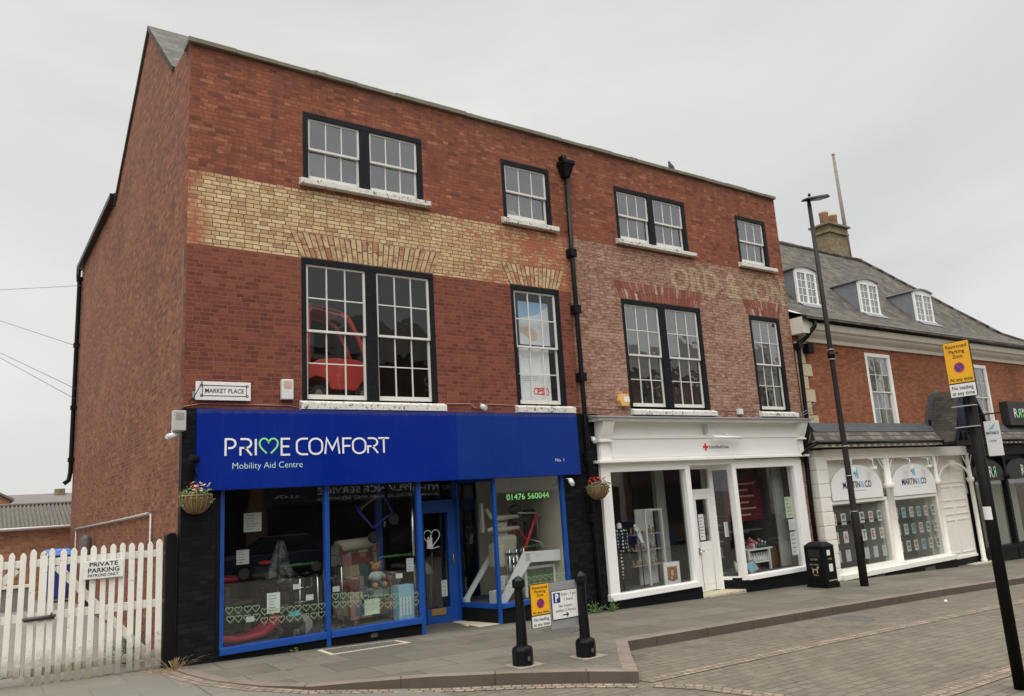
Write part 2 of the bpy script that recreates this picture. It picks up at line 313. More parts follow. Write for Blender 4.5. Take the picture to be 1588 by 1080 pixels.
m_pane_pale = paint('blind_pale', (.34, .36, .31), .8, .08, 1, 0)
m_render = paint('cream_render', (.52, .49, .42), .9, .1, 2, .1)
m_opp = brick('opposite_brick', [(0, (.10, .04, .025)), (.5, (.16, .065, .04)), (1, (.22, .10, .06))], (.15, .11, .09))
m_dksign = paint('dark_shop_sign', (.018, .018, .02), .6, .2, 2, 0)
m_signgrey = paint('grey_letters', (.78, .78, .74), .6, .1, 2, 0)
def pole_wood():
    return paint('flagpole_paint', (.19, .155, .13), .7, .2, 4, .1)
m_flag = pole_wood()
def clear_plastic():
    t = NT('clear_plastic'); tr = t.n('ShaderNodeBsdfTransparent', inp={0: (.9, .92, .92, 1)}); df = t.n('ShaderNodeBsdfPrincipled', inp={'Base Color': (.3, .31, .31, 1), 'Roughness': .25}); m = t.n('ShaderNodeMixShader')
    t.l(t.step(t.noise(7, 5, .7), .42, .8), m.inputs[0]); t.l(tr.outputs[0], m.inputs[1]); t.l(df.outputs[0], m.inputs[2]); t.l(m.outputs[0], t.out.inputs[0]); return t.m
m_clear = clear_plastic()
def patchwork():
    t = NT('patchwork_fabric'); rnd, f = bricktex(t, .17, .16, .004, off=.35, smooth=.2)
    cols = [(.06, .13, .15), (.24, .07, .06), (.46, .37, .25), (.07, .06, .06), (.24, .36, .32), (.42, .20, .19), (.46, .40, .33), (.11, .14, .19), (.40, .31, .21), (.30, .26, .22)]
    c = t.ramp(rnd, [(i/len(cols), k) for i, k in enumerate(cols)], const=True)
    c = t.mix(t.math('MULTIPLY', t.noise(40, 3), .4), c, (.08, .07, .06)); c = t.mix(f, c, (.10, .08, .07))
    t.pbsdf(c, .9, spec=.2, bump=t.bump(t.noise(60, 2), .3, .004)); return t.m
m_patch = patchwork()
def polka():
    t = NT('polka_dot_fabric'); v = t.n('ShaderNodeTexVoronoi', inp={'Scale': 15., 'Randomness': .15}); t.l(t.tc.outputs['Object'], v.inputs['Vector'])
    c = t.mix(t.math('LESS_THAN', v.outputs['Distance'], .30), (.012, .012, .014), (.75, .75, .72)); t.pbsdf(c, .85, spec=.2); return t.m
m_polka = polka()
def arch_mat(name, stops):
    t = NT(name); uv = t.n('ShaderNodeSeparateXYZ'); t.l(t.tc.outputs['UV'], uv.inputs[0])
    wn = t.n('ShaderNodeTexWhiteNoise', noise_dimensions='1D'); t.l(t.math('FLOOR', uv.outputs[0]), wn.inputs['W'])
    c = t.ramp(wn.outputs[0], stops); fl = t.noise(9, 5, .7); c = t.mix(t.math('MULTIPLY', t.step(fl, .5, .62), .8), c, (.27, .075, .045))
    t.pbsdf(c, .85, spec=.25, bump=t.bump(t.noise(40, 3), .4, .004)); return t.m
m_archA = arch_mat('cream_arch_brick', [(0, (.42, .30, .16)), (.4, (.55, .42, .24)), (.75, (.50, .34, .20)), (1, (.33, .12, .07))])
m_archB = arch_mat('pink_arch_brick', [(0, (.19, .06, .045)), (.45, (.30, .115, .08)), (.75, (.26, .09, .06)), (1, (.55, .45, .38))])
m_archbk = paint('arch_joint', (.10, .06, .045), .9, .2, 6, .1)
def ghost():
    t = NT('ghost_letter_paint'); v = wobble(t); rnd, f = bricktex(t, .19, .058, .0055, vec=v, squash=.55, shift=.07)
    UV = t.tc.outputs['UV']; mpn = t.n('ShaderNodeMapping'); mpn.inputs['Scale'].default_value = (6, 17, 1); t.l(UV, mpn.inputs[0])
    n = t.noise(1.6, 5, .7, vec=mpn.outputs[0]); b = t.noise(2.2, 3, vec=UV)
    a = t.math('MULTIPLY', t.step(t.math('ADD', n, t.math('MULTIPLY', b, .3)), .42, .58), t.math('SUBTRACT', 1., t.math('MULTIPLY', f, .9)))
    c = t.mix(rnd, (.40, .29, .18), (.52, .41, .28)); p = t.pbsdf(c, .9, spec=.2); t.l(t.math('MULTIPLY', a, .85), p.inputs['Alpha']); return t.m
m_ghost = ghost()
def paving():
    t = NT('stone_paving'); v = wobble(t, .02, 1.2); rnd, f = bricktex(t, .85, .55, .008, vec=v, smooth=.5, shift=.4)
    UV = t.tc.outputs['UV']; big = t.noise(.55, 5, .6, vec=UV); mid = t.noise(3.5, 5, .65, vec=UV); fine = t.noise(45, 3, .6, vec=UV)
    c = t.ramp(rnd, [(0, (.108, .098, .075)), (.5, (.135, .122, .095)), (1, (.165, .149, .118))])
    c = t.mix(t.math('MULTIPLY', t.step(mid, .42, .75), .4), c, (.10, .092, .074)); c = t.mix(t.math('MULTIPLY', t.step(big, .52, .7), .35), c, (.205, .184, .147))
    c = t.mix(t.math('MULTIPLY', t.step(fine, .55, .8), .35), c, (.07, .062, .05))
    bl = t.step(t.noise(1.7, 4, .55, vec=UV), .60, .72); c = t.mix(t.math('MULTIPLY', bl, .4), c, (.085, .078, .064))
    sp_ = t.step(t.noise(13, 2, .4, vec=UV), .70, .73); c = t.mix(t.math('MULTIPLY', sp_, .5), c, (.06, .058, .052))
    c = t.mix(t.math('MULTIPLY', f, .85), c, (.055, .05, .04))
    pq = t.n('ShaderNodeSeparateXYZ'); t.l(UV, pq.inputs[0]); c = t.mix(t.math('MULTIPLY', t.step(t.math('ADD', pq.outputs[1], t.math('MULTIPLY', mid, .35)), -.12, .25), .6), c, (.045, .042, .033))
    gum = t.step(t.noise(6.5, 1, .3, vec=UV), .745, .76); c = t.mix(t.math('MULTIPLY', gum, .55), c, (.05, .046, .038))
    t.pbsdf(c, t.step(mid, -.6, 1.), spec=.3, bump=t.bump(t.math('SUBTRACT', t.math('MULTIPLY', fine, .4), f), .45, .006)); return t.m
m_pav = paving()
def setts_road():
    t = NT('road_pavers'); v = wobble(t, .015, 2.); rnd, f = bricktex(t, .23, .12, .009, vec=v, smooth=.4, shift=.12)
    UV = t.tc.outputs['UV']; big = t.noise(.5, 5, .6, vec=UV); mid = t.noise(2.6, 5, .65, vec=UV); fine = t.noise(45, 3, .6, vec=UV)
    c = t.ramp(rnd, [(0, (.118, .101, .074)), (.5, (.134, .116, .085)), (1, (.153, .133, .099))])
    c = t.mix(t.math('MULTIPLY', t.step(big, .45, .7), .4), c, (.17, .152, .12)); c = t.mix(t.math('MULTIPLY', t.step(mid, .5, .75), .45), c, (.085, .077, .062))
    c = t.mix(t.math('MULTIPLY', t.step(fine, .55, .8), .3), c, (.06, .056, .05)); st = t.step(t.noise(1.3, 4, .55, vec=UV), .62, .70); c = t.mix(t.math('MULTIPLY', st, .4), c, (.06, .054, .045)); gm_ = t.step(t.noise(9, 1, .3, vec=UV), .74, .76); c = t.mix(t.math('MULTIPLY', gm_, .5), c, (.055, .05, .044)); jv = t.step(t.noise(2.1, 3, .6, vec=UV), .38, .62); c = t.mix(t.math('MULTIPLY', f, t.math('ADD', .2, t.math('MULTIPLY', jv, .6))), c, (.042, .037, .029))
    t.pbsdf(c, .8, spec=.3, bump=t.bump(t.math('SUBTRACT', t.math('MULTIPLY', fine, .4), f), .6, .008)); return t.m
m_road = setts_road()
def small_setts(name, a, b, bw=.1, rh=.1, face=False):
    t = NT(name); v = wobble(t, .035, 5.); rnd, f = bricktex(t, bw, rh, .010, vec=v, smooth=.4, shift=.04); UV = t.tc.outputs['UV']
    fine = t.noise(60, 3, .6, vec=UV); mid = t.noise(4, 4, .6, vec=UV); spk = t.noise(110, 2, .5, vec=UV)
    c = t.mix(rnd, a, b); c = t.mix(t.math('MULTIPLY', t.step(fine, .5, .8), .4), c, tuple(x*.4 for x in a)); c = t.mix(t.math('MULTIPLY', t.step(spk, .56, .7), .45), c, tuple(min(1, x*1.6) for x in b)); c = t.mix(t.math('MULTIPLY', t.step(spk, .44, .3), .5), c, tuple(x*.35 for x in a))
    c = t.mix(t.math('MULTIPLY', t.step(mid, .42, .7), .75), c, (.125, .11, .085)); c = t.mix(t.math('MULTIPLY', f, .85), c, (.075, .064, .05))
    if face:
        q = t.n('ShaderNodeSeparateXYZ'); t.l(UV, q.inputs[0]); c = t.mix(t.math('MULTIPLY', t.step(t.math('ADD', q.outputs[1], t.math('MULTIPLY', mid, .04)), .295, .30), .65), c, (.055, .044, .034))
    t.pbsdf(c, .8, spec=.3, bump=t.bump(t.math('SUBTRACT', t.math('MULTIPLY', fine, .3), f), .7, .01)); return t.m
m_setts = small_setts('pink_setts', (.17, .122, .09), (.31, .245, .185))
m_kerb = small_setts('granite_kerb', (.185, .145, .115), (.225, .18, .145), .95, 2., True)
def yard_mat():
    t = NT('yard_concrete'); n = t.noise(1.1, 6, .65); c = t.mix(n, (.14, .132, .115), (.27, .255, .225)); t.pbsdf(c, .9, spec=.2, bump=t.bump(t.noise(30, 3), .3, .006)); return t.m
m_yard = yard_mat()
def drive_mat():
    t = NT('driveway_slabs'); v = wobble(t, .02, 1.2); rnd, f = bricktex(t, .75, .6, .008, vec=v, smooth=.6); UV = t.tc.outputs['UV']
    c = t.mix(t.noise(.9, 6, .65, vec=UV), (.125, .115, .095), (.20, .185, .155)); c = t.mix(t.math('MULTIPLY', rnd, .35), c, (.12, .115, .10))
    c = t.mix(t.math('MULTIPLY', t.step(t.noise(45, 3, .6, vec=UV), .55, .8), .35), c, (.06, .056, .05)); c = t.mix(t.math('MULTIPLY', f, .45), c, (.07, .063, .053))
    t.pbsdf(c, .85, spec=.25, bump=t.bump(t.noise(40, 3, .6, vec=UV), .3, .005)); return t.m
m_drive = drive_mat()

# ------------------------------------------------------------------ mesh building
def g(x):
    x = max(-8., min(x, 30.)); return -.033*x if x < 14 else -.462-.04*(x-14)
class MB:
    def __init__(s): s.v = []; s.f = []; s.M = None; s.mats = []
    def add(s, pts):
        i = len(s.v)
        for p in pts:
            p = Vector(p); s.v.append(s.M @ p if s.M else p)
        return list(range(i, i+len(pts)))
    def face(s, pts, uv=None, sm=False, mi=0): s.f.append((s.add(pts), uv, sm, mi)); return s
    def ix(s, idx, sm=False, mi=0): s.f.append((idx, None, sm, mi))
    def box(s, x0, x1, y0, y1, z0, z1, mi=0):
        i = s.add([(x0,y0,z0),(x1,y0,z0),(x1,y1,z0),(x0,y1,z0),(x0,y0,z1),(x1,y0,z1),(x1,y1,z1),(x0,y1,z1)])
        for q in ((0,3,2,1),(4,5,6,7),(0,1,5,4),(1,2,6,5),(2,3,7,6),(3,0,4,7)): s.ix([i[k] for k in q], mi=mi)
        return s
    def prism(s, a, b, mi=0, sm=False):     # two rings of equal length
        n = len(a); i = s.add(a); j = s.add(b)
        s.ix(i[::-1], mi=mi); s.ix(j, mi=mi)
        for k in range(n): s.ix([i[k], i[(k+1) % n], j[(k+1) % n], j[k]], sm, mi)
        return s
    def pxz(s, poly, y0, y1, mi=0): return s.prism([(x, y1, z) for x, z in poly], [(x, y0, z) for x, z in poly], mi)
    def pyz(s, poly, x0, x1, mi=0): return s.prism([(x0, y, z) for y, z in poly], [(x1, y, z) for y, z in poly], mi)
    def pxy(s, poly, z0, z1, mi=0): return s.prism([(x, y, z0) for x, y in poly], [(x, y, z1) for x, y in poly], mi)
    def tube(s, pts, r, n=8, mi=0, cap=True):
        pts = [Vector(p) for p in pts]; rs = r if isinstance(r, (list, tuple)) else [r]*len(pts); prev = None; rings = []
        for k, p in enumerate(pts):
            d = (pts[min(k+1, len(pts)-1)]-pts[max(k-1, 0)]).normalized()
            a = d.orthogonal().normalized() if prev is None else (prev-d*prev.dot(d)).normalized(); prev = a; b = d.cross(a)
            rings.append(s.add([p+(a*math.cos(t)+b*math.sin(t))*rs[k] for t in [2*math.pi*q/n for q in range(n)]]))
        for A, B in zip(rings, rings[1:]):
            for q in range(n): s.ix([A[q], A[(q+1) % n], B[(q+1) % n], B[q]], True, mi)
        if cap: s.ix(rings[0][::-1], mi=mi); s.ix(rings[-1], mi=mi)
        return s
    def lathe(s, prof, c=(0,0,0), n=16, mi=0, sm=True, rot=0.):
        rings = [s.add([(c[0]+r*math.cos(t), c[1]+r*math.sin(t), c[2]+z) for t in [2*math.pi*q/n+rot for q in range(n)]]) for r, z in prof]
        for A, B in zip(rings, rings[1:]):
            for q in range(n): s.ix([A[q], A[(q+1) % n], B[(q+1) % n], B[q]], sm, mi)
        s.ix(rings[0][::-1], mi=mi); s.ix(rings[-1], mi=mi); return s
    def ball(s, c, r, n=12, m=8, mi=0):
        r = r if isinstance(r, tuple) else (r, r, r)
        pr = [(math.sin(math.pi*k/m), -math.cos(math.pi*k/m)) for k in range(1, m)]
        rings = [s.add([(c[0]+r[0]*a*math.cos(t), c[1]+r[1]*a*math.sin(t), c[2]+r[2]*b) for t in [2*math.pi*q/n for q in range(n)]]) for a, b in pr]
        lo = s.add([(c[0], c[1], c[2]-r[2])])[0]; hi = s.add([(c[0], c[1], c[2]+r[2])])[0]
        for A, B in zip(rings, rings[1:]):
            for q in range(n): s.ix([A[q], A[(q+1) % n], B[(q+1) % n], B[q]], True, mi)
        for q in range(n):
            s.ix([lo, rings[0][(q+1) % n], rings[0][q]], True, mi); s.ix([hi, rings[-1][q], rings[-1][(q+1) % n]], True, mi)
        return s
    def ribbon(s, pts, wd, d=.003, closed=False, mi=0):   # flat stroke in local XY, raised by d in Z (s.M places it)
        P = [Vector((p[0], p[1], 0)) for p in pts]; n = len(P); L = []; Rr = []
        for k in range(n):
            a = P[(k-1) % n] if (closed or k) else None; b = P[(k+1) % n] if (closed or k < n-1) else None
            t1 = (P[k]-a).normalized() if a is not None else None; t2 = (b-P[k]).normalized() if b is not None else None
            t1 = t1 or t2; t2 = t2 or t1; n1 = Vector((-t1.y, t1.x, 0)); n2 = Vector((-t2.y, t2.x, 0)); m = (n1+n2)
            m = m.normalized() if m.length > 1e-4 else n1; f = wd/2/max(.45, m.dot(n1)); L.append(P[k]+m*f); Rr.append(P[k]-m*f)
        for k in range(n if closed else n-1):
            j = (k+1) % n; q = [Rr[k], Rr[j], L[j], L[k]]; s.prism(q, [p+Vector((0, 0, d)) for p in q], mi)
        return s
    def build(s, name, mat, parent=None, origin=None, bevel=0., weld=False):
        o0 = Vector(origin) if origin is not None else (parent['_o'] if parent and '_o' in parent.keys() else None)
        if o0 is None: o0 = Vector((0, 0, 0))
        o0 = Vector(o0)
        me = bpy.data.meshes.new(name); me.from_pydata([p-o0 for p in s.v], [], [f[0] for f in s.f]); me.validate(clean_customdata=False)
        uvl = me.uv_layers.new(name='UVMap')
        if len(me.polygons) == len(s.f):
            for p, f in zip(me.polygons, s.f):
                p.use_smooth = f[2]; p.material_index = f[3]; nrm = p.normal; ax = max(range(3), key=lambda i: abs(nrm[i]))
                for k, li in enumerate(p.loop_indices):
                    if f[1]: uvl.data[li].uv = f[1][k]
                    else:
                        q = s.v[me.loops[li].vertex_index]
                        if ax == 1: uvl.data[li].uv = (q.x, q.z)
                        elif ax == 0: uvl.data[li].uv = (q.y, q.z)
                        elif abs(nrm.z) > .9: uvl.data[li].uv = (q.x, q.y)
                        else: uvl.data[li].uv = (q.x, math.copysign(math.hypot(q.z, q.y), q.z))
        if bevel:
            bm = bmesh.new(); bm.from_mesh(me); bmesh.ops.remove_doubles(bm, verts=bm.verts, dist=1e-5)
            ed = [e for e in bm.edges if len(e.link_faces) == 2 and e.calc_face_angle(0) > .5]
            bmesh.ops.bevel(bm, geom=ed, offset=bevel, segments=2, affect='EDGES', profile=.6); bm.to_mesh(me); bm.free()
        for m in (mat if isinstance(mat, (list, tuple)) else [mat]): me.materials.append(m)
        o = bpy.data.objects.new(name, me); C.objects.link(o)
        if parent: o.parent = parent; o['_o'] = o0[:]
        else: o.location = o0; o['_o'] = o0[:]
        return o
def each(name, mat, parent, boxes, **k):
    for b in boxes: MB().box(*b).build(name, mat, parent, **k)
def tag(o, label, cat, group=None, kind=None):
    if label: o['label'] = label
    if cat: o['category'] = cat
    if group: o['group'] = group
    if kind: o['kind'] = kind
    return o
def thing(name, label, cat, loc, group=None):
    o = bpy.data.objects.new(name, None); C.objects.link(o); o.location = loc; o['_o'] = tuple(loc); o.empty_display_size = .1
    return tag(o, label, cat, group)
def dup(root, d, label, group=None):       # copy of a thing with copies of its parts and sub-parts, moved by d
    r = root.copy(); C.objects.link(r); r.location = Vector(root.location)+Vector(d); r['_o'] = r.location[:]; r['label'] = label
    if group: r['group'] = group
    for ch in list(root.children):
        c = ch.copy(); C.objects.link(c); c.parent = r
        for q in list(ch.children):
            e = q.copy(); C.objects.link(e); e.parent = c
    return r
def basis(o, right, upv=(0, 0, 1)):
    r = Vector(right).normalized(); u = Vector(upv).normalized(); n = r.cross(u); m = Matrix.Identity(4)
    for i in range(3): m[i][0] = r[i]; m[i][1] = u[i]; m[i][2] = n[i]
    m.translation = Vector(o); return m
_tc = {}
def text_geo(s, off=0.):
    if (s, off) in _tc: return _tc[(s, off)]
    cu = bpy.data.curves.new('text', 'FONT'); cu.body = s; cu.size = 1; cu.offset = off; cu.resolution_u = 3
    ob = bpy.data.objects.new('text', cu); me = bpy.data.meshes.new_from_object(ob)
    vs = [v.co.copy() for v in me.vertices]; fs = [list(p.vertices) for p in me.polygons]
    bpy.data.objects.remove(ob); bpy.data.meshes.remove(me); bpy.data.curves.remove(cu); _tc[(s, off)] = (vs, fs); return vs, fs
def text(mb, s, mtx, x0, x1, y0, y1=None, d=.003, off=0., mirror=False, mi=0, align='fit'):
    # fits the text between x0..x1; caps stand on y0 and reach y1 (both in mtx's local plane)
    vs, fs = text_geo(s, off)
    if not vs: return mb
    cap = .7; ax = min(v.x for v in vs); bx = max(v.x for v in vs); sx = (x1-x0)/max(1e-6, bx-ax); sy = (y1-y0)/cap if y1 is not None else sx
    old = mb.M; mb.M = mtx
    P = [((x0+(v.x-ax)*sx) if not mirror else (x1-(v.x-ax)*sx), y0+v.y*sy) for v in vs]
    i = mb.add([(p[0], p[1], d) for p in P])
    for f in fs: mb.ix([i[k] for k in f][::-1 if mirror else 1], mi=mi)
    mb.M = old; return mb
def wall_xz(mb, x0, x1, z0, z1, holes, y0, y1):
    xs = sorted({x0, x1, *[min(max(h[k], x0), x1) for h in holes for k in (0, 1)]}); zs = sorted({z0, z1, *[min(max(h[k], z0), z1) for h in holes for k in (2, 3)]})
    solid = lambda a, b: not any(h[0]-1e-6 <= a <= h[1]+1e-6 and h[2]-1e-6 <= b <= h[3]+1e-6 for h in holes)
    for i in range(len(xs)-1):
        for j in range(len(zs)-1):
            a, b, c, d = xs[i], xs[i+1], zs[j], zs[j+1]
            if not solid((a+b)/2, (c+d)/2): continue
            mb.face([(a, y0, c), (b, y0, c), (b, y0, d), (a, y0, d)]); mb.face([(b, y1, c), (a, y1, c), (a, y1, d), (b, y1, d)])
            if i == 0 or not solid((xs[i-1]+a)/2, (c+d)/2): mb.face([(a, y1, c), (a, y0, c), (a, y0, d), (a, y1, d)])
            if i == len(xs)-2 or not solid((b+xs[i+2])/2, (c+d)/2): mb.face([(b, y0, c), (b, y1, c), (b, y1, d), (b, y0, d)])
            if j == len(zs)-2 or not solid((a+b)/2, (d+zs[j+2])/2): mb.face([(a, y0, d), (b, y0, d), (b, y1, d), (a, y1, d)])
            if j == 0 or not solid((a+b)/2, (zs[j-1]+c)/2): mb.face([(a, y1, c), (b, y1, c), (b, y0, c), (a, y0, c)])
    return mb
def heart(cx, cy, w_, h_, n=28, gap=0.):
    P = []
    for k in range(n):
        t = math.pi*2*(gap+(1-2*gap)*k/(n-1 if gap else n))
        t += math.pi
        P.append((cx+w_/2*(math.sin(t)**3), cy+h_*(.5*(13*math.cos(t)-5*math.cos(2*t)-2*math.cos(3*t)-math.cos(4*t))/14.5+.08)))
    return P

# ------------------------------------------------------------------ ground
def sheet(name, xs, ys, zf, mat):
    mb = MB()
    for a, b in zip(xs, xs[1:]):
        for c, d in zip(ys, ys[1:]):
            mb.face([(a, c, zf(a, c)), (b, c, zf(b, c)), (b, d, zf(b, d)), (a, d, zf(a, d))])
    return tag(mb.build(name, mat), None, None, kind='structure')
def sst(a, b, x): t = max(0., min(1., (x-a)/(b-a))); return t*t*(3-2*t)
def road_z(x, y=-5): return g(x)-.004-.106*sst(2.2, 4.2, x)
RX = [-150, -60, -20, -8, -4, -2, 0, 1, 1.6, 2.2, 2.6, 3, 3.4, 3.8, 4.2, 5, 7, 9, 11, 14, 18, 22, 26, 30, 60, 150]
sheet('road', RX, [-150, -60, -30, -20, -14, -10, -6, -3, -1.2, .15], road_z, m_road)
sheet('yard', [-150, -60, -20, -8, -4, 0, 1, 2.2, 30, 150], [.15, 3, 8, 14, 40, 150], lambda x, y: g(x)-.03, m_yard)
# pavement outline (the end juts out beside the parking bay)
PO = [(2.02, -.02), (2.07, -.55), (2.2, -1.15), (2.5, -1.78), (2.86, -2.2), (3.3, -2.36), (3.93, -2.62), (4.64, -3.07), (5.2, -3.5), (5.62, -3.92), (6.2, -3.2), (6.80, -2.50), (8, -2.5), (11, -2.5), (14, -2.52), (20, -2.56), (30, -2.6)]
KW = .15
def inset(P, wd):
    Q = []
    for k, p in enumerate(P):
        a = Vector(P[max(k-1, 0)]); b = Vector(P[min(k+1, len(P)-1)]); p = Vector(p)
        t1 = (p-a).normalized() if k else (b-p).normalized(); t2 = (b-p).normalized() if k < len(P)-1 else t1
        n = Vector((-t1.y, t1.x))+Vector((-t2.y, t2.x)); n.normalize(); f = wd/max(.5, n.dot(Vector((-t1.y, t1.x)))); Q.append(tuple(p+n*f))
    return Q
PI_ = inset(PO, KW)
mb = MB()
for k in range(len(PO)-1):
    # slabs between the kerb's inner edge and the building line, cut in strips along the kerb
    a, b = PI_[k], PI_[k+1]
    if k < 11:
        if b[0] <= a[0]: continue
        mb.face([(a[0], a[1], g(a[0])), (b[0], b[1], g(b[0])), (b[0], 1., g(b[0])), (a[0], 1., g(a[0]))])
    else: mb.face([(a[0], a[1], g(a[0])), (b[0], b[1], g(b[0])), (b[0], 1., g(b[0])), (a[0], 1., g(a[0]))])
tag(mb.build('pavement', m_pav), None, None, kind='structure')
mb = MB(); L = 0
for k in range(len(PO)-1):
    (ax, ay), (bx, by), (cx, cy), (dx, dy) = PO[k], PO[k+1], PI_[k+1], PI_[k]
    l = math.hypot(bx-ax, by-ay); e = .005
    za, zb, zc, zd = g(ax)+e, g(bx)+e, g(cx)+e, g(dx)+e; lo = .16
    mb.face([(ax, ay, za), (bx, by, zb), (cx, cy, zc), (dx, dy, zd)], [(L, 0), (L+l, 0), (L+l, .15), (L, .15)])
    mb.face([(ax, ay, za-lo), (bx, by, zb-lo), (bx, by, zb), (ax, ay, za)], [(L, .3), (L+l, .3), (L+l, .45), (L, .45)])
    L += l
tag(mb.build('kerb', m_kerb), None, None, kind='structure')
def strip(name, P, wd, zoff, mat, row=.1):
    Q = inset(P, wd); mb = MB(); L = 0
    for k in range(len(P)-1):
        a, b, c, d = P[k], P[k+1], Q[k+1], Q[k]; l = math.hypot(b[0]-a[0], b[1]-a[1])
        zz = lambda p: road_z(p[0])+zoff
        mb.face([(*a, zz(a)), (*b, zz(b)), (*c, zz(c)), (*d, zz(d))], [(L, 0), (L+l, 0), (L+l, wd), (L, wd)]); L += l
    return tag(mb.build(name, mat), None, None, kind='structure')
dv = MB()
dx_ = [-40, -20, -8, -4, -2, 0, 1, 1.6, 2.0]
for a, b in zip(dx_, dx_[1:]): dv.face([(a, -3.4, road_z(a)+.003), (b, -3.4, road_z(b)+.003), (b, .14, road_z(b)+.003), (a, .14, road_z(a)+.003)])
for (ax, ay), (bx, by) in zip(PO[:7], PO[1:7]): dv.face([(ax, -3.4, road_z(ax)+.003), (bx, -3.4, road_z(bx)+.003), (bx, by, road_z(bx)+.003), (ax, ay, road_z(ax)+.003)])
tag(dv.build('driveway', m_drive), None, None, kind='structure')
def dens(P, n=6):
    Q = []
    for a, b in zip(P, P[1:]): Q += [(a[0]+(b[0]-a[0])*k/n, a[1]+(b[1]-a[1])*k/n) for k in range(n)]
    return Q+[P[-1]]
strip('sett_strip', dens(inset(PO[:10], -.20)), .19, .006, m_setts)
strip('sett_strip', dens([(5.72, -3.98), (9, -3.93), (14, -3.93), (22, -3.95), (30, -3.97)], 8), .2, .006, m_setts)
strip('sett_strip', dens([(5.75, -4.02), (6.0, -4.4), (6.2, -5.1), (6.33, -5.9)][::-1]), .2, .0062, m_setts)
strip('sett_strip', dens([(6.3, -6.2), (9, -6.16), (14, -6.2), (30, -6.2)], 8), .21, .0066, m_setts)

# ------------------------------------------------------------------ sash windows (a part of a building, with sash / pane / sill under it)
def sash_window(b, x0, x1, z0, z1, ops, nrow, glass, sillz, sx, y=0., frame=m_blackwood, sashm=m_sash, sillm=m_ww, fw_=.085, sill_name='sill'):
    fb = MB(); fb.box(x0, x1, y-.006, y+.09, z1-fw_, z1)
    cuts = [x0]+[e for o in ops for e in o]+[x1]
    for k in range(0, len(cuts), 2): fb.box(cuts[k], cuts[k+1], y-.006+.001*k, y+.09, z0, z1-fw_)
    f = fb.build('sash_window', frame, b, bevel=.004)
    zb, zt = z0+.02, z1-fw_; zm = (zb+zt)/2+.0
    for a, c in ops:
        mbU, mbL, gl = MB(), MB(), MB()
        for m_, lo, hi, yy, bot, top in ((mbU, zm-.018, zt, y+.02, .032, .028), (mbL, zb, zm+.014, y+.052, .062, .030)):
            m_.box(a, a+.032, yy, yy+.03, lo, hi); m_.box(c-.032, c, yy, yy+.03, lo, hi)
            m_.box(a+.032, c-.032, yy+.001, yy+.03, lo, lo+bot); m_.box(a+.032, c-.032, yy+.001, yy+.03, hi-top, hi)
            ia, ic, il, ih = a+.032, c-.032, lo+bot, hi-top
            for k in (1, 2):
                xx = ia+(ic-ia)*k/3+random.uniform(-.002, .002); m_.box(xx-.008, xx+.008, yy+.004, yy+.026, il, ih)
            for k in range(1, nrow):
                zz = il+(ih-il)*k/nrow; m_.box(ia, ic, yy+.006, yy+.024, zz-.008, zz+.008)
            ry = random.uniform(-.003, .003)
            for i in range(3):      # each light tilts a hair, as old panes do
                for j in range(nrow):
                    X0, X1 = ia+(ic-ia)*i/3, ia+(ic-ia)*(i+1)/3; Z0, Z1 = il+(ih-il)*j/nrow, il+(ih-il)*(j+1)/nrow
                    q = random.uniform(-.004, .004); p = random.uniform(-.004, .004)
                    gl.face([(X0, yy+.015+q, Z0), (X1, yy+.015-q, Z0), (X1, yy+.015-q+p, Z1), (X0, yy+.015+q+p, Z1)])
        mbU.build('upper_sash', sashm, f); mbL.build('lower_sash', sashm, f); gl.build('pane', glass, f)
    if sillz:
        MB().pyz([(y-.10, sillz[0]), (y+.05, sillz[0]), (y+.05, sillz[1]+.035), (y-.005, sillz[1]+.035), (y-.10, sillz[1])], sx[0], sx[1]).build(sill_name, sillm, f, bevel=.006)
    return f
def flat_arch(b, x0, x1, z0, h, mat, n):
    cx = (x0+x1)/2; mb = MB(); fl = (x1-x0)*.5+.0; k_ = h*.42
    X = lambda u, v: cx+(u-.5)*((x1-x0)+2*k_*v)
    rise = lambda u: .035*(1-(2*u-1)**2)
    bk = MB(); bk.prism([(X(0, 0), .05, z0), (X(1, 0), .05, z0), (X(1, 1), .05, z0+h), (X(0, 1), .05, z0+h)], [(X(0, 0), -.003, z0), (X(1, 0), -.003, z0), (X(1, 1), -.003, z0+h), (X(0, 1), -.003, z0+h)])
    part = bk.build('flat_arch', m_archbk, b)
    for i in range(n):
        a, c = (i+.1)/n, (i+.9)/n; j = random.uniform(-.012, .012)
        hh = h-.005+j
        split = .5+random.uniform(-.12, .12)
        for (v0, v1) in ((0.02, split-.015), (split+.015, 1.)):
            q = [(X(a, v0), z0+hh*v0), (X(c, v0), z0+hh*v0), (X(c, v1), z0+hh*v1), (X(a, v1), z0+hh*v1)]
            u = i*3+(1 if v0 > .1 else 0)+.5
            ii = mb.add([(x, -.006, z) for x, z in q]); mb.f.append((ii, [(u, 0), (u, 0), (u, 1), (u, 1)], False, 0))
    mb.build('voussoirs', mat, part)

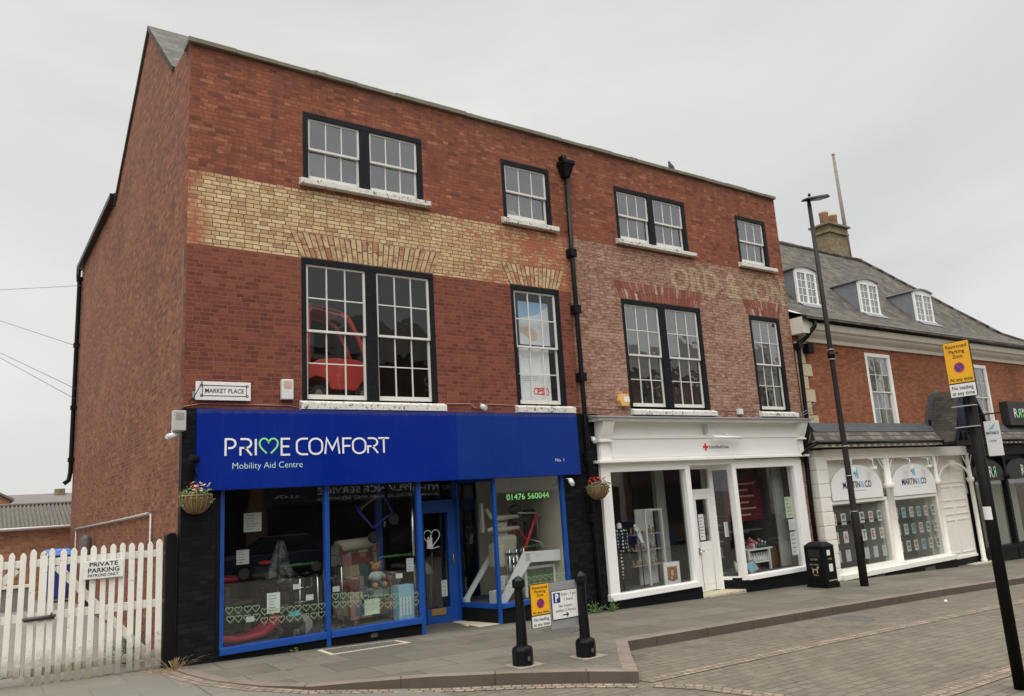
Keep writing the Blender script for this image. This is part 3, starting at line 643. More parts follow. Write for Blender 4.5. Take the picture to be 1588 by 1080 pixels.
# ------------------------------------------------------------------ building A: corner shop
TOPZ = 7.90
bA = thing('corner_shop_building', 'tall red brick corner building with cream painted brick band above a bright blue shopfront', 'building', (5.3, 0, g(5.3)))
W1 = (3.07, 5.07); W2 = (6.25, 7.29)
hA = [(3.64, 5.58, 6.2, W2[1]), (7.10, 8.13, 6.2, W2[1]), (3.60, 5.69, 3.0, W1[1]), (7.14, 8.16, 3.0, W1[1]), (2.5, 7.95, -1, 2.4)]
wall_xz(MB(), 2.1, 8.45, -.4, TOPZ, hA, 0, .2).build('front_wall', m_fac, bA)
side = [(.2, -.3), (.2, 7.96), (.98, 8.06), (3.19, 10.0), (6.4, 8.02), (12.2, 8.18), (12.2, -.3)]
MB().pyz(side, 2.1, 2.32).build('gable_wall', m_side, bA)
MB().pyz([(6.3, 8.0), (12.1, 8.0), (12.1, -.3), (11.9, -.3), (11.9, 7.8), (6.3, 7.8)], 2.34, 8.4).build('rear_wall', m_side, bA)
MB().pyz([(1.0, 8.08), (3.19, 10.02), (6.6, 7.95), (6.55, 7.90), (3.19, 9.92), (1.05, 8.02)], 2.06, 8.44).build('roof', m_slate, bA)
MB().prism([(2.05, 6.5, 8.12), (2.05, 12.25, 8.24), (7, 12.25, 10.4), (7, 6.5, 10.3)], [(2.05, 6.5, 8.17), (2.05, 12.25, 8.29), (7, 12.25, 10.45), (7, 6.5, 10.35)]).build('rear_roof', m_slate, bA)
def coping(x0, x1, b):
    mb = MB(); x = x0; 
    while x < x1-.05:
        e = min(x+random.uniform(.55, .8), x1)
        if x1-e < .3: e = x1
        d = random.uniform(-.008, .008); mb.box(x+.003, e-.003, -.05+d, .26, TOPZ+.001, TOPZ+.06+random.uniform(-.007, .007)); x = e
    rnd = random.Random(3)
    for k in range(26):
        xx = rnd.uniform(x0, x1-.1); mb.ball((xx, rnd.uniform(-.03, .06), TOPZ+.062), (rnd.uniform(.02, .07), .03, rnd.uniform(.008, .022)), 7, 4)
    mb.build('parapet_coping', m_coping, b)
coping(2.06, 8.45, bA)
sash_window(bA, 3.64, 5.58, W2[0], W2[1], [(3.72, 4.52), (4.68, 5.49)], 1, m_gl_old, (6.14, 6.22), (3.58, 5.66))
sash_window(bA, 7.10, 8.13, W2[0], W2[1], [(7.17, 8.05)], 1, m_gl_old, (6.12, 6.20), (7.04, 8.21))
sash_window(bA, 3.60, 5.69, W1[0], W1[1], [(3.67, 4.56), (4.73, 5.61)], 2, m_gl_up, (2.93, 3.02), (3.56, 5.78), sillm=m_ww2)
sash_window(bA, 7.14, 8.16, W1[0], W1[1], [(7.20, 8.07)], 2, m_gl_up, (2.93, 3.02), (7.09, 8.27))
flat_arch(bA, 3.60, 5.69, 5.075, .36, m_archA, 27); flat_arch(bA, 7.14, 8.16, 5.075, .36, m_archA, 14)
# rooms behind the upper windows
def room(b, x0, x1, y0, y1, z0, z1, mat, name='room'):
    mb = MB(); P = [(x0, y0), (x1, y0), (x1, y1), (x0, y1)]
    mb.face([(x0,y0,z0),(x1,y0,z0),(x1,y1,z0),(x0,y1,z0)]); mb.face([(x0,y0,z1),(x0,y1,z1),(x1,y1,z1),(x1,y0,z1)])
    mb.face([(x0,y1,z0),(x1,y1,z0),(x1,y1,z1),(x0,y1,z1)]); mb.face([(x0,y0,z0),(x0,y1,z0),(x0,y1,z1),(x0,y0,z1)]); mb.face([(x1,y0,z0),(x1,y0,z1),(x1,y1,z1),(x1,y1,z0)])
    return mb.build(name, mat, b)
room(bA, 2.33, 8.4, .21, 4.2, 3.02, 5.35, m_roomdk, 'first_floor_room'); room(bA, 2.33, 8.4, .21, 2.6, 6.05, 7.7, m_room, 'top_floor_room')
# ground floor: painted piers
MB().box(2.085, 2.49, -.035, .1, -.3, 2.93).build('corner_pier', m_blackbrick, bA)
MB().box(7.96, 8.80, -.02, .1, -.5, 2.93).build('middle_pier', m_blackbrick, bA)
MB().box(2.495, 2.55, -.02, .12, -.3, 1.95).build('side_board', m_black, bA)
# shop windows
SZ = .035
def post(mb, x0, x1, y0, y1, z0, z1): mb.box(x0, x1, y0, y1, z0, z1)
fr = MB()
fr.box(2.552, 2.60, -.02, .05, -.015, 2.05); fr.box(3.885, 3.945, -.03, .05, -.17, 2.05); fr.box(5.262, 5.325, -.025, .05, -.21, 2.05)
fr.box(2.552, 3.885, -.06, .05, -.02, .06); fr.box(3.945, 5.262, -.06, .05, -.02, .06); fr.box(2.60, 3.885, .0, .05, 1.93, 2.05); fr.box(3.945, 5.262, .0, .05, 1.93, 2.05)
swL = fr.build('shop_window', m_bluef, bA, bevel=.006)
each('pane', m_gl_shop, swL, [(2.60, 3.885, .022, .028, .06, 1.93), (3.945, 5.262, .022, .028, .06, 1.93)])
MB().prism([(5.30, .03, -.19), (5.70, .80, -.19), (5.73, .78, -.19), (5.33, .01, -.19)], [(5.30, .03, 2.05), (5.70, .80, 2.05), (5.73, .78, 2.05), (5.33, .01, 2.05)]) if 0 else None
def vstrip(mb, a, b, z0, z1, t=.03):
    d = Vector((b[0]-a[0], b[1]-a[1])).normalized(); n = Vector((-d.y, d.x))*t/2
    q = [(a[0]+n.x, a[1]+n.y), (a[0]-n.x, a[1]-n.y), (b[0]-n.x, b[1]-n.y), (b[0]+n.x, b[1]+n.y)]
    mb.pxy(q[::-1], z0, z1)
lr = MB(); vstrip(lr, (5.31, .055), (5.69, .79), -.2, .08, .04); vstrip(lr, (5.31, .055), (5.69, .79), 1.86, 2.05, .04)
swr = lr.build('side_light', m_bluef, bA); pg = MB(); vstrip(pg, (5.31, .055), (5.69, .79), .08, 1.86, .006); pg.build('pane', m_gl_shop, swr)
stz = MB().box(2.552, 3.885, -.012, .05, -.35, -.021).box(3.945, 5.262, -.012, .05, -.4, -.021)
stz.build('stall_riser', m_black, bA)
MB().box(4.50, 4.60, -.02, -.013, -.10, -.05).build('air_vent', m_irn, bA)
fr = MB(); fr.box(6.565, 6.615, -.02, .05, -.25, 2.05); fr.box(7.895, 7.955, -.02, .05, -.25, 2.05); fr.box(6.615, 7.895, -.05, .05, 0., .07); fr.box(6.615, 7.895, .0, .05, 1.93, 2.05)
swR = fr.build('shop_window', m_bluef, bA, bevel=.006); MB().box(6.615, 7.895, .022, .028, .07, 1.93).build('pane', m_gl_shop, swR)
rr = MB(); vstrip(rr, (6.38, .80), (6.57, .055), .0, .07, .05); vstrip(rr, (6.38, .80), (6.57, .055), 1.88, 2.05, .05); vstrip(rr, (6.36, .86), (6.39, .76), -.25, 2.05, .05)
swq = rr.build('side_light', m_bluef, bA); pg = MB(); vstrip(pg, (6.39, .76), (6.57, .055), .07, 1.88, .006); pg.build('pane', m_gl_shop, swq)
st2 = MB(); vstrip(st2, (6.385, .78), (6.575, .03), -.4, .0, .03); st2.box(6.615, 7.895, -.012, .05, -.5, -.001); st2.build('stall_riser', m_black, bA)
# recessed door
dr = MB(); dr.box(5.69, 5.79, .80, .86, -.22, 1.56); dr.box(6.21, 6.34, .80, .86, -.22, 1.56); dr.box(5.79, 6.21, .80, .86, 1.45, 1.56); dr.box(5.79, 6.21, .80, .86, -.22, .02)
door = dr.build('shop_door', m_bluef, bA, bevel=.006)
MB().box(5.79, 6.21, .826, .832, .02, 1.45).build('pane', m_gl_shop, door)
MB().box(5.86, 6.12, .788, .80, -.075, .02).build('letter_plate', m_brass, door, bevel=.003); MB().tube([(6.27, .79, .66), (6.27, .76, .66), (6.27, .76, .80), (6.27, .79, .80)], .010).build('handle', m_brass, door)
tf = MB(); tf.box(5.66, 6.37, .79, .87, 1.56, 1.64); tf.box(5.64, 5.69, .79, .87, -.22, 2.1); tf.box(6.335, 6.36, .79, .85, -.22, 2.1); tf.box(5.69, 6.335, .80, .86, 1.97, 2.1)
tfo = tf.build('door_frame', m_bluef, bA); MB().box(5.69, 6.335, .826, .832, 1.64, 1.97).build('transom_pane', m_gl_shop, tfo)
MB().pxy([(5.30, .0), (6.58, .0), (6.37, .86), (5.71, .86)], -.5, -.205).build('entrance_step', m_step, bA)
mk = MB(); mk.M = basis((5.99, .30, -.2035), (1, 0, 0), (0, 1, 0)); 
for k in range(5): mk.ribbon([(.20*math.cos(t)*(.5+.12*k), .14*math.sin(t)*(.5+.12*k)) for t in [k+q*.25 for q in range(15)]], .025, .001)
mk.build('floor_marking', m_mark, bA)
# porch soffit and shop interior
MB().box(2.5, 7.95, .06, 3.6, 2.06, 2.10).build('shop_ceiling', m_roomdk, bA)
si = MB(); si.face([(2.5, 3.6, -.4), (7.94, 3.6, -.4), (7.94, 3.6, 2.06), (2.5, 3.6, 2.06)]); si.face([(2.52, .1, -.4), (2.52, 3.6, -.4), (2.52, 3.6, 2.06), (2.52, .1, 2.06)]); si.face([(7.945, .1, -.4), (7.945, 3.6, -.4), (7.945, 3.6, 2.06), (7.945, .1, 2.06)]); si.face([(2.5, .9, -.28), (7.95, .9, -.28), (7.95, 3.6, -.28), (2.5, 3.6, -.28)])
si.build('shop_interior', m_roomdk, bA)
MB().box(7.90, 7.94, .06, 1.5, -.3, 2.05).box(7.2, 7.90, 1.45, 1.5, -.3, 2.05).build('partition', m_roomcr, bA)
MB().box(4.97, 5.07, .75, .8, -.2, 2.05).build('inner_post', m_bluef, bA)
MB().pxy([(2.55, .05), (5.28, .05), (5.67, .82), (5.67, .95), (2.55, .95)], -.3, .03).build('display_floor', m_floor, bA)
MB().pxy([(6.6, .06), (7.9, .06), (7.9, 1.4), (6.42, 1.4), (6.42, .8)], -.3, .04).build('display_floor', m_floor, bA)
# window decals
def on_glass(y): return basis((0, y, 0), (1, 0, 0))
def hearts(sw, rows, m):
    mb = MB(); mb.M = on_glass(.0185)
    for xs, z in rows:
        for k, x in enumerate(xs): mb.ribbon(heart(x+random.uniform(-.006, .006), z+random.uniform(-.004, .004), .088, .082, 20), .0065, .001, closed=True)
    mb.build('heart_decals', m, sw)
lin = lambda a, b, n: [a+(b-a)*k/(n-1) for k in range(n)]
hl = []
for r, dz in ((0, 0), (1, -.107)):
    for i, x in enumerate(lin(2.683, 3.845, 12)): hl.append(([x], (.498-.0040*i*4 if i > 3 else .495)+dz+(.0 if i < 4 else .0)-.002*i))
hl = []
for dz in (0, -.105):
    hl += [([x], .47+dz-(.05 if i > 3 else 0)-.004*i) for i, x in enumerate(lin(2.683, 3.84, 12))]
    hl += [([x], .475+dz-(.05 if i > 3 else 0)-.006*i) for i, x in enumerate(lin(4.03, 5.2, 12))]
hearts(swL, hl, m_paleg); hearts(swR, [(lin(6.70, 7.83, 11), .36), (lin(6.70, 7.83, 11), .25)], m_paleg)
for a, b, z in ((3.30, 3.74, .92), (4.68, 5.16, .905)): mb = MB(); text(mb, 'primecomfort.co.uk', on_glass(.0185), a, b, z, None, .001, -.008); mb.build('web_address_decal', m_decal, swL)
mb = MB(); text(mb, '01476 560044', on_glass(.0185), 6.83, 7.66, 1.575, 1.665, .001, .012); mb.build('telephone_decal', m_green, swR); mb = MB(); text(mb, 'primecomfort.co.uk', on_glass(.0185), 7.06, 7.5, .84, None, .001, -.008); mb.build('web_address_decal', m_decal, swR)
mb = MB(); mb.M = on_glass(.822); mb.ribbon(heart(5.935, 1.06, .28, .27, 30, .06), .014, .001); mb.build('heart_logo', m_mint, door)
mb = MB(); mb.M = on_glass(.8205)
for cx, hh in ((5.872, .17), (5.918, .20)):
    b0 = .925; P = [(cx-.026, b0), (cx+.026, b0), (cx+.022, b0+hh*.5), (cx+.024, b0+hh*.72), (cx+.010, b0+hh*.8), (cx-.010, b0+hh*.8), (cx-.024, b0+hh*.72), (cx-.022, b0+hh*.5)]
    mb.prism([(x, y, 0) for x, y in P], [(x, y, .001) for x, y in P]); H = [(cx+.014*math.cos(t), b0+hh*.90+.017*math.sin(t)) for t in [k*math.pi/5 for k in range(10)]]
    mb.prism([(x, y, 0) for x, y in H], [(x, y, .001) for x, y in H])
mb.ribbon([(5.84, .925), (5.95, .915), (6.06, .935)], .012, .001); mb.build('couple_logo', m_signw, door)
# drainpipe with hopper head
px = 8.455
dp = MB(); dp.tube([(px, -.09, 7.2), (px, -.09, 5.0), (px-.0, -.09, 3.0), (px, -.09, g(8.4)+.05)], .042, 10); pipe = dp.build('drainpipe', m_blackgl, bA)
hp = MB(); hp.prism([(px-.115, -.21, 7.40), (px+.115, -.21, 7.40), (px+.115, -.0, 7.40), (px-.115, -.0, 7.40)][::-1], [(px-.055, -.14, 7.17), (px+.055, -.14, 7.17), (px+.055, -.03, 7.17), (px-.055, -.03, 7.17)][::-1])
hp.box(px-.13, px+.13, -.225, -.001, 7.40, 7.47); hp.tube([(px-.03, .05, 7.56), (px-.03, -.12, 7.56), (px-.03, -.12, 7.45)], .05); hp.build('hopper_head', m_blackgl, pipe, bevel=.006)
for z in (5.76, 4.74, 3.55, 2.2, 1.2):
    bk = MB(); bk.box(px-.07, px+.07, -.145, -.003, z-.075, z+.075); bk.build('bracket', m_blackgl, pipe, bevel=.01)
# gutter and downpipe on the gable side, white rail pipe
gt = MB(); gt.pyz([(6.4, 8.0), (12.3, 8.16), (12.3, 8.28), (6.4, 8.12)], 1.97, 2.10); gt.build('gutter', m_blackgl, bA, bevel=.01)
rp = MB(); rp.tube([(2.0, 12.0, 8.1), (2.0, 12.0, 7.9), (2.03, 12.0, 7.75), (2.03, 12.0, 2.9), (2.0, 12.0, 2.7), (1.9, 12.0, 2.62)], .055, 10); rpo = rp.build('downpipe', m_blackgl, bA)
for z in (7.85, 6.1, 4.5, 3.2): MB().box(1.96, 2.099, 11.92, 12.08, z-.05, z+.05).build('bracket', m_blackgl, rpo)
MB().tube([(2.06, 1.8, 1.70), (2.06, 4.5, 1.64), (2.06, 10.6, 1.52)], .022).tube([(2.07, 1.72, 1.70), (2.07, 1.72, -.05)], .016).tube([(2.07, 10.6, 1.5), (2.07, 10.6, .0)], .016).build('side_conduit', m_galv, bA)
MB().tube([(2.075, .05, 5.0), (2.08, .03, 3.6), (2.07, .06, 2.95), (2.085, -.06, 2.93)], .007, 6).build('corner_cable', m_irn, bA)

# ------------------------------------------------------------------ building B: charity shop
bB = thing('charity_shop_building', 'brick building with faded pink paint and ghost lettering above a white shopfront', 'building', (11.5, 0, g(11.5)))
hB = [(9.68, 11.61, 6.2, W2[1]), (13.18, 14.20, 6.2, W2[1]), (9.61, 11.74, 3.0, W1[1]), (13.24, 14.27, 3.0, W1[1]), (8.86, 14.1, -1, 2.2)]
wall_xz(MB(), 8.4501, 14.65, -.6, TOPZ, hB, 0, .2).build('front_wall', m_fac, bB)
MB().pyz([(.2, -.6), (.2, 7.96), (.98, 8.06), (3.19, 10.0), (6.4, 8.02), (6.4, -.6)], 14.43, 14.65).build('end_wall', m_side, bB)
MB().pyz([(1.0, 8.08), (3.19, 10.02), (6.6, 7.95), (6.55, 7.90), (3.19, 9.92), (1.05, 8.02)], 8.45, 14.68).build('roof', m_slate, bB)
coping(8.46, 14.68, bB)
sash_window(bB, 9.68, 11.61, W2[0], W2[1], [(9.75, 10.55), (10.70, 11.51)], 1, m_gl_old, (6.13, 6.20), (9.62, 11.73))
sash_window(bB, 13.18, 14.20, W2[0], W2[1], [(13.25, 14.10)], 1, m_gl_old, (6.12, 6.19), (13.12, 14.33), sillm=m_ww2)
sash_window(bB, 9.61, 11.74, W1[0], W1[1], [(9.68, 10.56), (10.74, 11.63)], 2, m_gl_old, (2.92, 3.0), (9.60, 11.82), sillm=m_ww2)
sash_window(bB, 13.24, 14.27, W1[0], W1[1], [(13.31, 14.17)], 2, m_gl_old, (2.92, 3.0), (13.20, 14.40), sillm=m_ww2)
flat_arch(bB, 9.61, 11.74, 5.075, .34, m_archB, 28); flat_arch(bB, 13.24, 14.27, 5.075, .34, m_archB, 14)
room(bB, 8.5, 14.4, .21, 4.2, 3.02, 5.35, m_room, 'first_floor_room'); room(bB, 8.5, 14.4, .21, 2.6, 6.05, 7.7, m_room, 'top_floor_room')
mb = MB(); mb2 = basis((0, -.0025, 0), (1, 0, 0)); text(mb, 'ORD & SON', mb2, 10.98, 14.56, 5.40, 5.92, 0, .03); mb.build('ghost_lettering', m_ghost, bB)
# shopfront
Yf = -.08
sf = MB(); sf.box(8.72, 8.93, Yf, .1, -.16, 2.10); sf.box(14.0, 14.27, Yf, .1, -.18, 2.07)
sf.box(8.93, 10.84, Yf+.002, .06, 1.93, 2.10); sf.box(12.17, 14.0, Yf+.002, .06, 1.90, 2.07); sf.box(10.84, 12.17, Yf+.004, .40, 1.99, 2.09)
sf.box(10.765, 10.885, Yf-.004, .06, -.16, 1.99); sf.box(12.06, 12.175, Yf-.004, .06, -.18, 1.99)
sf.box(8.93, 10.765, Yf-.05, .06, -.15, -.055); sf.box(12.175, 14.0, Yf-.05, .06, -.19, -.105)
sf.box(8.70, 8.95, Yf-.015, .1, -.155, -.05)
sfo = sf.build('shopfront_frame', m_white, bB, bevel=.008)
fa = MB(); fa.box(8.72, 14.33, Yf-.0, .05, 2.11, 2.86); fa.build('fascia_board', m_white, sfo)
pnl = MB(); pnl.box(8.99, 14.27, Yf-.03, Yf-.001, 2.49, 2.545); pnl.box(8.99, 14.27, Yf-.02, Yf-.001, 2.135, 2.16); pnl.box(8.62, 14.46, Yf-.10, .02, 2.085, 2.13); pnl.build('fascia_moulding', m_white, sfo, bevel=.006)
for x, x2 in ((8.70, 8.96), (14.22, 14.42)):
    MB().pyz([(.0, 2.46), (Yf-.05, 2.46), (Yf-.07, 2.50), (Yf-.10, 2.56), (Yf-.19, 2.78), (0, 2.78)], x, x2).box(x-.02, x2+.02, Yf-.09, 0, 2.44, 2.475).box(x+.03, x2-.03, Yf-.03, 0, 2.13, 2.44).build('console_bracket', m_white, sfo, bevel=.006)
MB().pyz([(0, 2.79), (Yf-.20, 2.79), (Yf-.22, 2.83), (0, 2.86)], 8.58, 14.50).build('cornice', m_white, sfo, bevel=.005)
MB().pyz([(0.0, 2.861), (Yf-.25, 2.832), (Yf-.25, 2.85), (0, 2.91)], 8.53, 14.55).build('lead_capping', m_lead, sfo)
MB().box(8.95, 10.765, .0, .006, -.055, 1.93).build('pane', m_gl_shop, sfo); MB().box(12.175, 14.0, .0, .006, -.105, 1.90).build('pane', m_gl_shop, sfo)
stz = MB(); stz.box(8.73, 10.885, Yf-.01, .05, -.6, -.161); stz.box(12.06, 14.30, Yf-.01, .05, -.7, -.191); vstrip(stz, (12.07, -.02), (11.90, .30), -.6, -.135, .03)
stz.build('stall_riser', m_black, bB)
lr = MB()
for z0, z1 in ((-.16, -.06), (1.93, 2.0)): vstrip(lr, (10.87, .06), (11.23, .33), z0, z1, .05)
vstrip(lr, (11.20, .31), (11.245, .345), -.35, 2.0, .05)
sl1 = lr.build('side_light', m_white, bB); pg = MB(); vstrip(pg, (10.88, .065), (11.21, .32), -.06, 1.93, .006); pg.build('pane', m_gl_shop, sl1)
rr = MB()
for z0, z1 in ((-.17, -.11), (1.89, 2.0)): vstrip(rr, (11.90, .30), (12.10, -.03), z0, z1, .05)
vstrip(rr, (11.855, .32), (11.90, .30), -.35, 2.0, .06)
sl2 = rr.build('side_light', m_white, bB); pg = MB(); vstrip(pg, (11.90, .30), (12.08, .0), -.11, 1.89, .006); pg.build('pane', m_gl_shop, sl2)
dr = MB(); dr.box(11.285, 11.37, .30, .345, -.325, 1.47); dr.box(11.70, 11.80, .30, .345, -.325, 1.47); dr.box(11.37, 11.70, .30, .345, 1.36, 1.47); dr.box(11.37, 11.70, .30, .345, -.325, .57)
door = dr.build('shop_door', m_white, bB, bevel=.006)
MB().box(11.37, 11.70, .322, .328, .57, 1.36).build('pane', m_gl_shop, door)
each('door_moulding', m_white, door, [(11.385, 11.69, .298, .303, -.02, .02), (11.40, 11.68, .296, .301, .42, .44), (11.40, 11.68, .296, .301, -.20, -.18)])
MB().tube([(11.33, .29, .40), (11.33, .26, .40), (11.42, .255, .40)], .011).box(11.31, 11.35, .293, .30, .33, .47).build('handle', m_chrome, door)
df = MB(); df.box(11.245, 11.285, .29, .36, -.34, 2.0); df.box(11.80, 11.855, .29, .36, -.34, 2.0); df.box(11.285, 11.80, .295, .355, 1.475, 1.55); df.box(11.285, 11.80, .295, .355, 1.93, 2.0)
dfo = df.build('door_frame', m_white, bB, bevel=.005); MB().box(11.285, 11.80, .322, .328, 1.55, 1.93).build('transom_pane', m_gl_shop, dfo)
MB().pxy([(10.89, -.09), (12.06, -.09), (11.88, .30), (11.22, .30)], -.7, -.335).build('door_step', m_stone, bB)
nz = MB()
for k in range(22): nz.box(10.90+k*.053, 10.90+k*.053+.036, -.096, -.088, -.365, -.345)
nz.build('step_nosing', m_ww, bB)
si = MB(); si.face([(8.75, 3.2, -.5), (14.2, 3.2, -.5), (14.2, 3.2, 2.1), (8.75, 3.2, 2.1)]); si.face([(8.76, .1, -.5), (8.76, 3.2, -.5), (8.76, 3.2, 2.1), (8.76, .1, 2.1)]); si.face([(14.18, .1, -.5), (14.18, 3.2, -.5), (14.18, 3.2, 2.1), (14.18, .1, 2.1)]); si.face([(8.75, .36, -.34), (14.2, .36, -.34), (14.2, 3.2, -.34), (8.75, 3.2, -.34)])
si.build('shop_interior', m_room, bB); MB().box(8.75, 14.2, .06, 3.2, 2.10, 2.14).build('shop_ceiling', m_room, bB)
MB().pxy([(8.95, .06), (10.86, .06), (11.19, .32), (11.19, 1.3), (8.95, 1.3)], -.4, -.10).build('display_floor', m_floor, bB)
MB().pxy([(12.1, .06), (14.0, .06), (14.0, 1.3), (11.92, 1.3), (11.92, .32)], -.4, -.13).build('display_floor', m_floor, bB)
each('white_partition', m_roomwh, bB, [(10.95, 11.19, .9, 1.0, -.1, 2.1), (13.85, 14.15, .35, .4, -.1, 2.1)])
for z in (1.25, .95, .62): MB().box(13.0, 14.1, .95, 1.25, z, z+.02).build('wall_shelf', m_roomwh, bB)

# ------------------------------------------------------------------ building C: estate agent
bC = thing('estate_agent_building', 'long low brick building with three dormers and slate veranda over white arched shopfronts', 'building', (18, 0, g(18)))
hC = [(17.43, 18.54, 2.70, 4.51), (22.5, 23.6, 2.70, 4.48)]
wall_xz(MB(), 14.72, 28.6, 2.0, 4.72, hC, 0, .2).build('front_wall', m_brick_o, bC)
MB().box(14.72, 28.6, 6.4, 6.6, -1.2, 4.9).box(28.4, 28.6, .2, 6.4, -1.2, 4.9).build('rear_wall', m_brick_o, bC)
qz = MB(); z = 2.12; k = 0
while z < 4.5:
    h = .285; wd = .44 if k % 2 == 0 else .25; qz.box(14.715, 14.76+wd, -.025, .02, z+.006, min(z+h, 4.6)-.006); z += h; k += 1
qz.build('upper_quoins', m_stone, bC, bevel=.008)
qz = MB(); z = g(14.7)-.05; k = 0
while z < 2.05:
    h = .29; wd = .40 if k % 2 == 0 else .385; qz.box(14.70, 14.70+wd, -.14, .05, z+.006, min(z+h, 2.10)-.006); z += h; k += 1
qz.build('lower_quoins', m_cream2, bC, bevel=.012)
MB().box(14.71, 15.06, -.125, .05, g(14.7)-.1, 2.2).build('corner_backing', m_cream, bC)
# eaves: cornice, gutter, roof
MB().pyz([(.0, 4.62), (-.05, 4.62), (-.07, 4.70), (-.16, 4.76), (-.20, 4.80), (-.20, 4.84), (-.27, 4.86), (-.30, 4.96), (-.30, 5.0), (0, 5.02)], 14.9, 28.8).build('eaves_cornice', m_cream, bC)
MB().box(14.655, 14.90, -.30, .0, 4.74, 5.0).pyz([(.1, 5.0), (-.3, 5.0), (-.3, 5.13), (.1, 5.35)], 14.66, 14.90).build('cornice_return', m_cream, bC)
gm = MB(); gm.tube([(14.86, -.36, 5.06), (28.8, -.36, 5.06)], .055, 8); gut = gm.build('gutter', m_blackgl, bC)
dpt = MB(); dpt.tube([(15.02, -.36, 5.02), (15.02, -.36, 4.90), (14.86, -.22, 4.66), (14.74, -.10, 4.55), (14.72, -.08, 4.46), (14.69, -.07, 2.9), (14.62, -.10, 2.6), (14.52, -.06, 2.3), (14.50, -.03, 1.0), (14.50, -.03, g(14.5))], .045, 9); dpt.box(14.65, 14.80, -.16, -.005, 4.42, 4.55)
dpt.build('downpipe', m_blackgl, bC)
RP = [(-.42, 5.10), (.35, 5.42), (1.0, 5.90), (3.62, 8.77)]; XR = [28.9, 28.3, 27.4, 24.35]
rf = MB()
for k in range(3):
    (ya, za), (yb, zb) = RP[k], RP[k+1]; n = 10 if k == 2 else 3
    l0 = sum(math.hypot(RP[i+1][0]-RP[i][0], RP[i+1][1]-RP[i][1]) for i in range(k)); l = math.hypot(yb-ya, zb-za)
    rf.face([(14.66, ya, za), (XR[k], ya, za), (XR[k+1], yb, zb), (14.66, yb, zb)], [(14.66, l0), (XR[k], l0), (XR[k+1], l0+l), (14.66, l0+l)])
for k in range(3):
    (ya, za), (yb, zb) = RP[k], RP[k+1]; ma, mb_ = 7.24-ya, 7.24-yb
    rf.face([(XR[k], ya, za), (XR[k], ma, za), (XR[k+1], mb_, zb), (XR[k+1], yb, zb)] if k < 2 else [(XR[k], ya, za), (XR[k], ma, za), (XR[k+1], yb, zb)]); rf.face([(XR[k], ma, za), (14.66, ma, za), (14.66, mb_, zb), (XR[k+1], mb_, zb)])
rf.face([(14.66, -.42, 5.04), (28.9, -.42, 5.04), (28.9, -.42, 5.10), (14.66, -.42, 5.10)]); rf.face([(14.66, .2, 5.04), (28.9, .2, 5.04), (28.9, -.42, 5.04), (14.66, -.42, 5.04)])
rf.face([(14.66, 3.62, 8.77), (14.66, 6.24, 5.9), (14.66, 7.66, 5.1), (14.66, -.42, 5.1), (14.66, .35, 5.42), (14.66, 1., 5.9)])
roof = rf.build('slate_roof', m_slate, bC)
rg = MB(); x = 14.66
while x < 24.3: rg.tube([(x, 3.62, 8.77), (x+.33, 3.62, 8.77)], random.uniform(.07, .085), 8); x += .335
for k in range(16):
    a = Vector((24.35, 3.62, 8.77)); m1 = Vector((27.4, 1.0, 5.90)); m2 = Vector((28.9, -.42, 5.10)); m15 = Vector((28.3, .35, 5.42)); f = lambda t: a.lerp(m1, t/.75) if t < .75 else (m1.lerp(m15, (t-.75)/.125) if t < .875 else m15.lerp(m2, (t-.875)/.125))
    rg.tube([f(k/16), f((k+1)/16)], random.uniform(.06, .075), 8)
rg.build('ridge_tile', m_slate, roof)
ch = MB(); ch.box(23.2, 24.25, 3.9, 4.45, 8.2, 9.72); ch.box(23.14, 24.31, 3.84, 4.51, 9.72, 9.80); ch.box(23.17, 24.28, 3.87, 4.48, 9.80, 9.98); chy = ch.build('chimney', m_brick_y, bC)
MB().box(23.08, 24.37, 3.78, 4.57, 9.98, 10.05).build('chimney_cap', m_coping, chy, bevel=.01)
for x, h in ((23.5, .50), (24.02, .48)): MB().lathe([(.15, 0), (.145, h*.85), (.165, h*.88), (.165, h), (.12, h), (.12, h-.1)], (x, 4.18, 10.05), 14).build('chimney_pot', m_terra, chy)
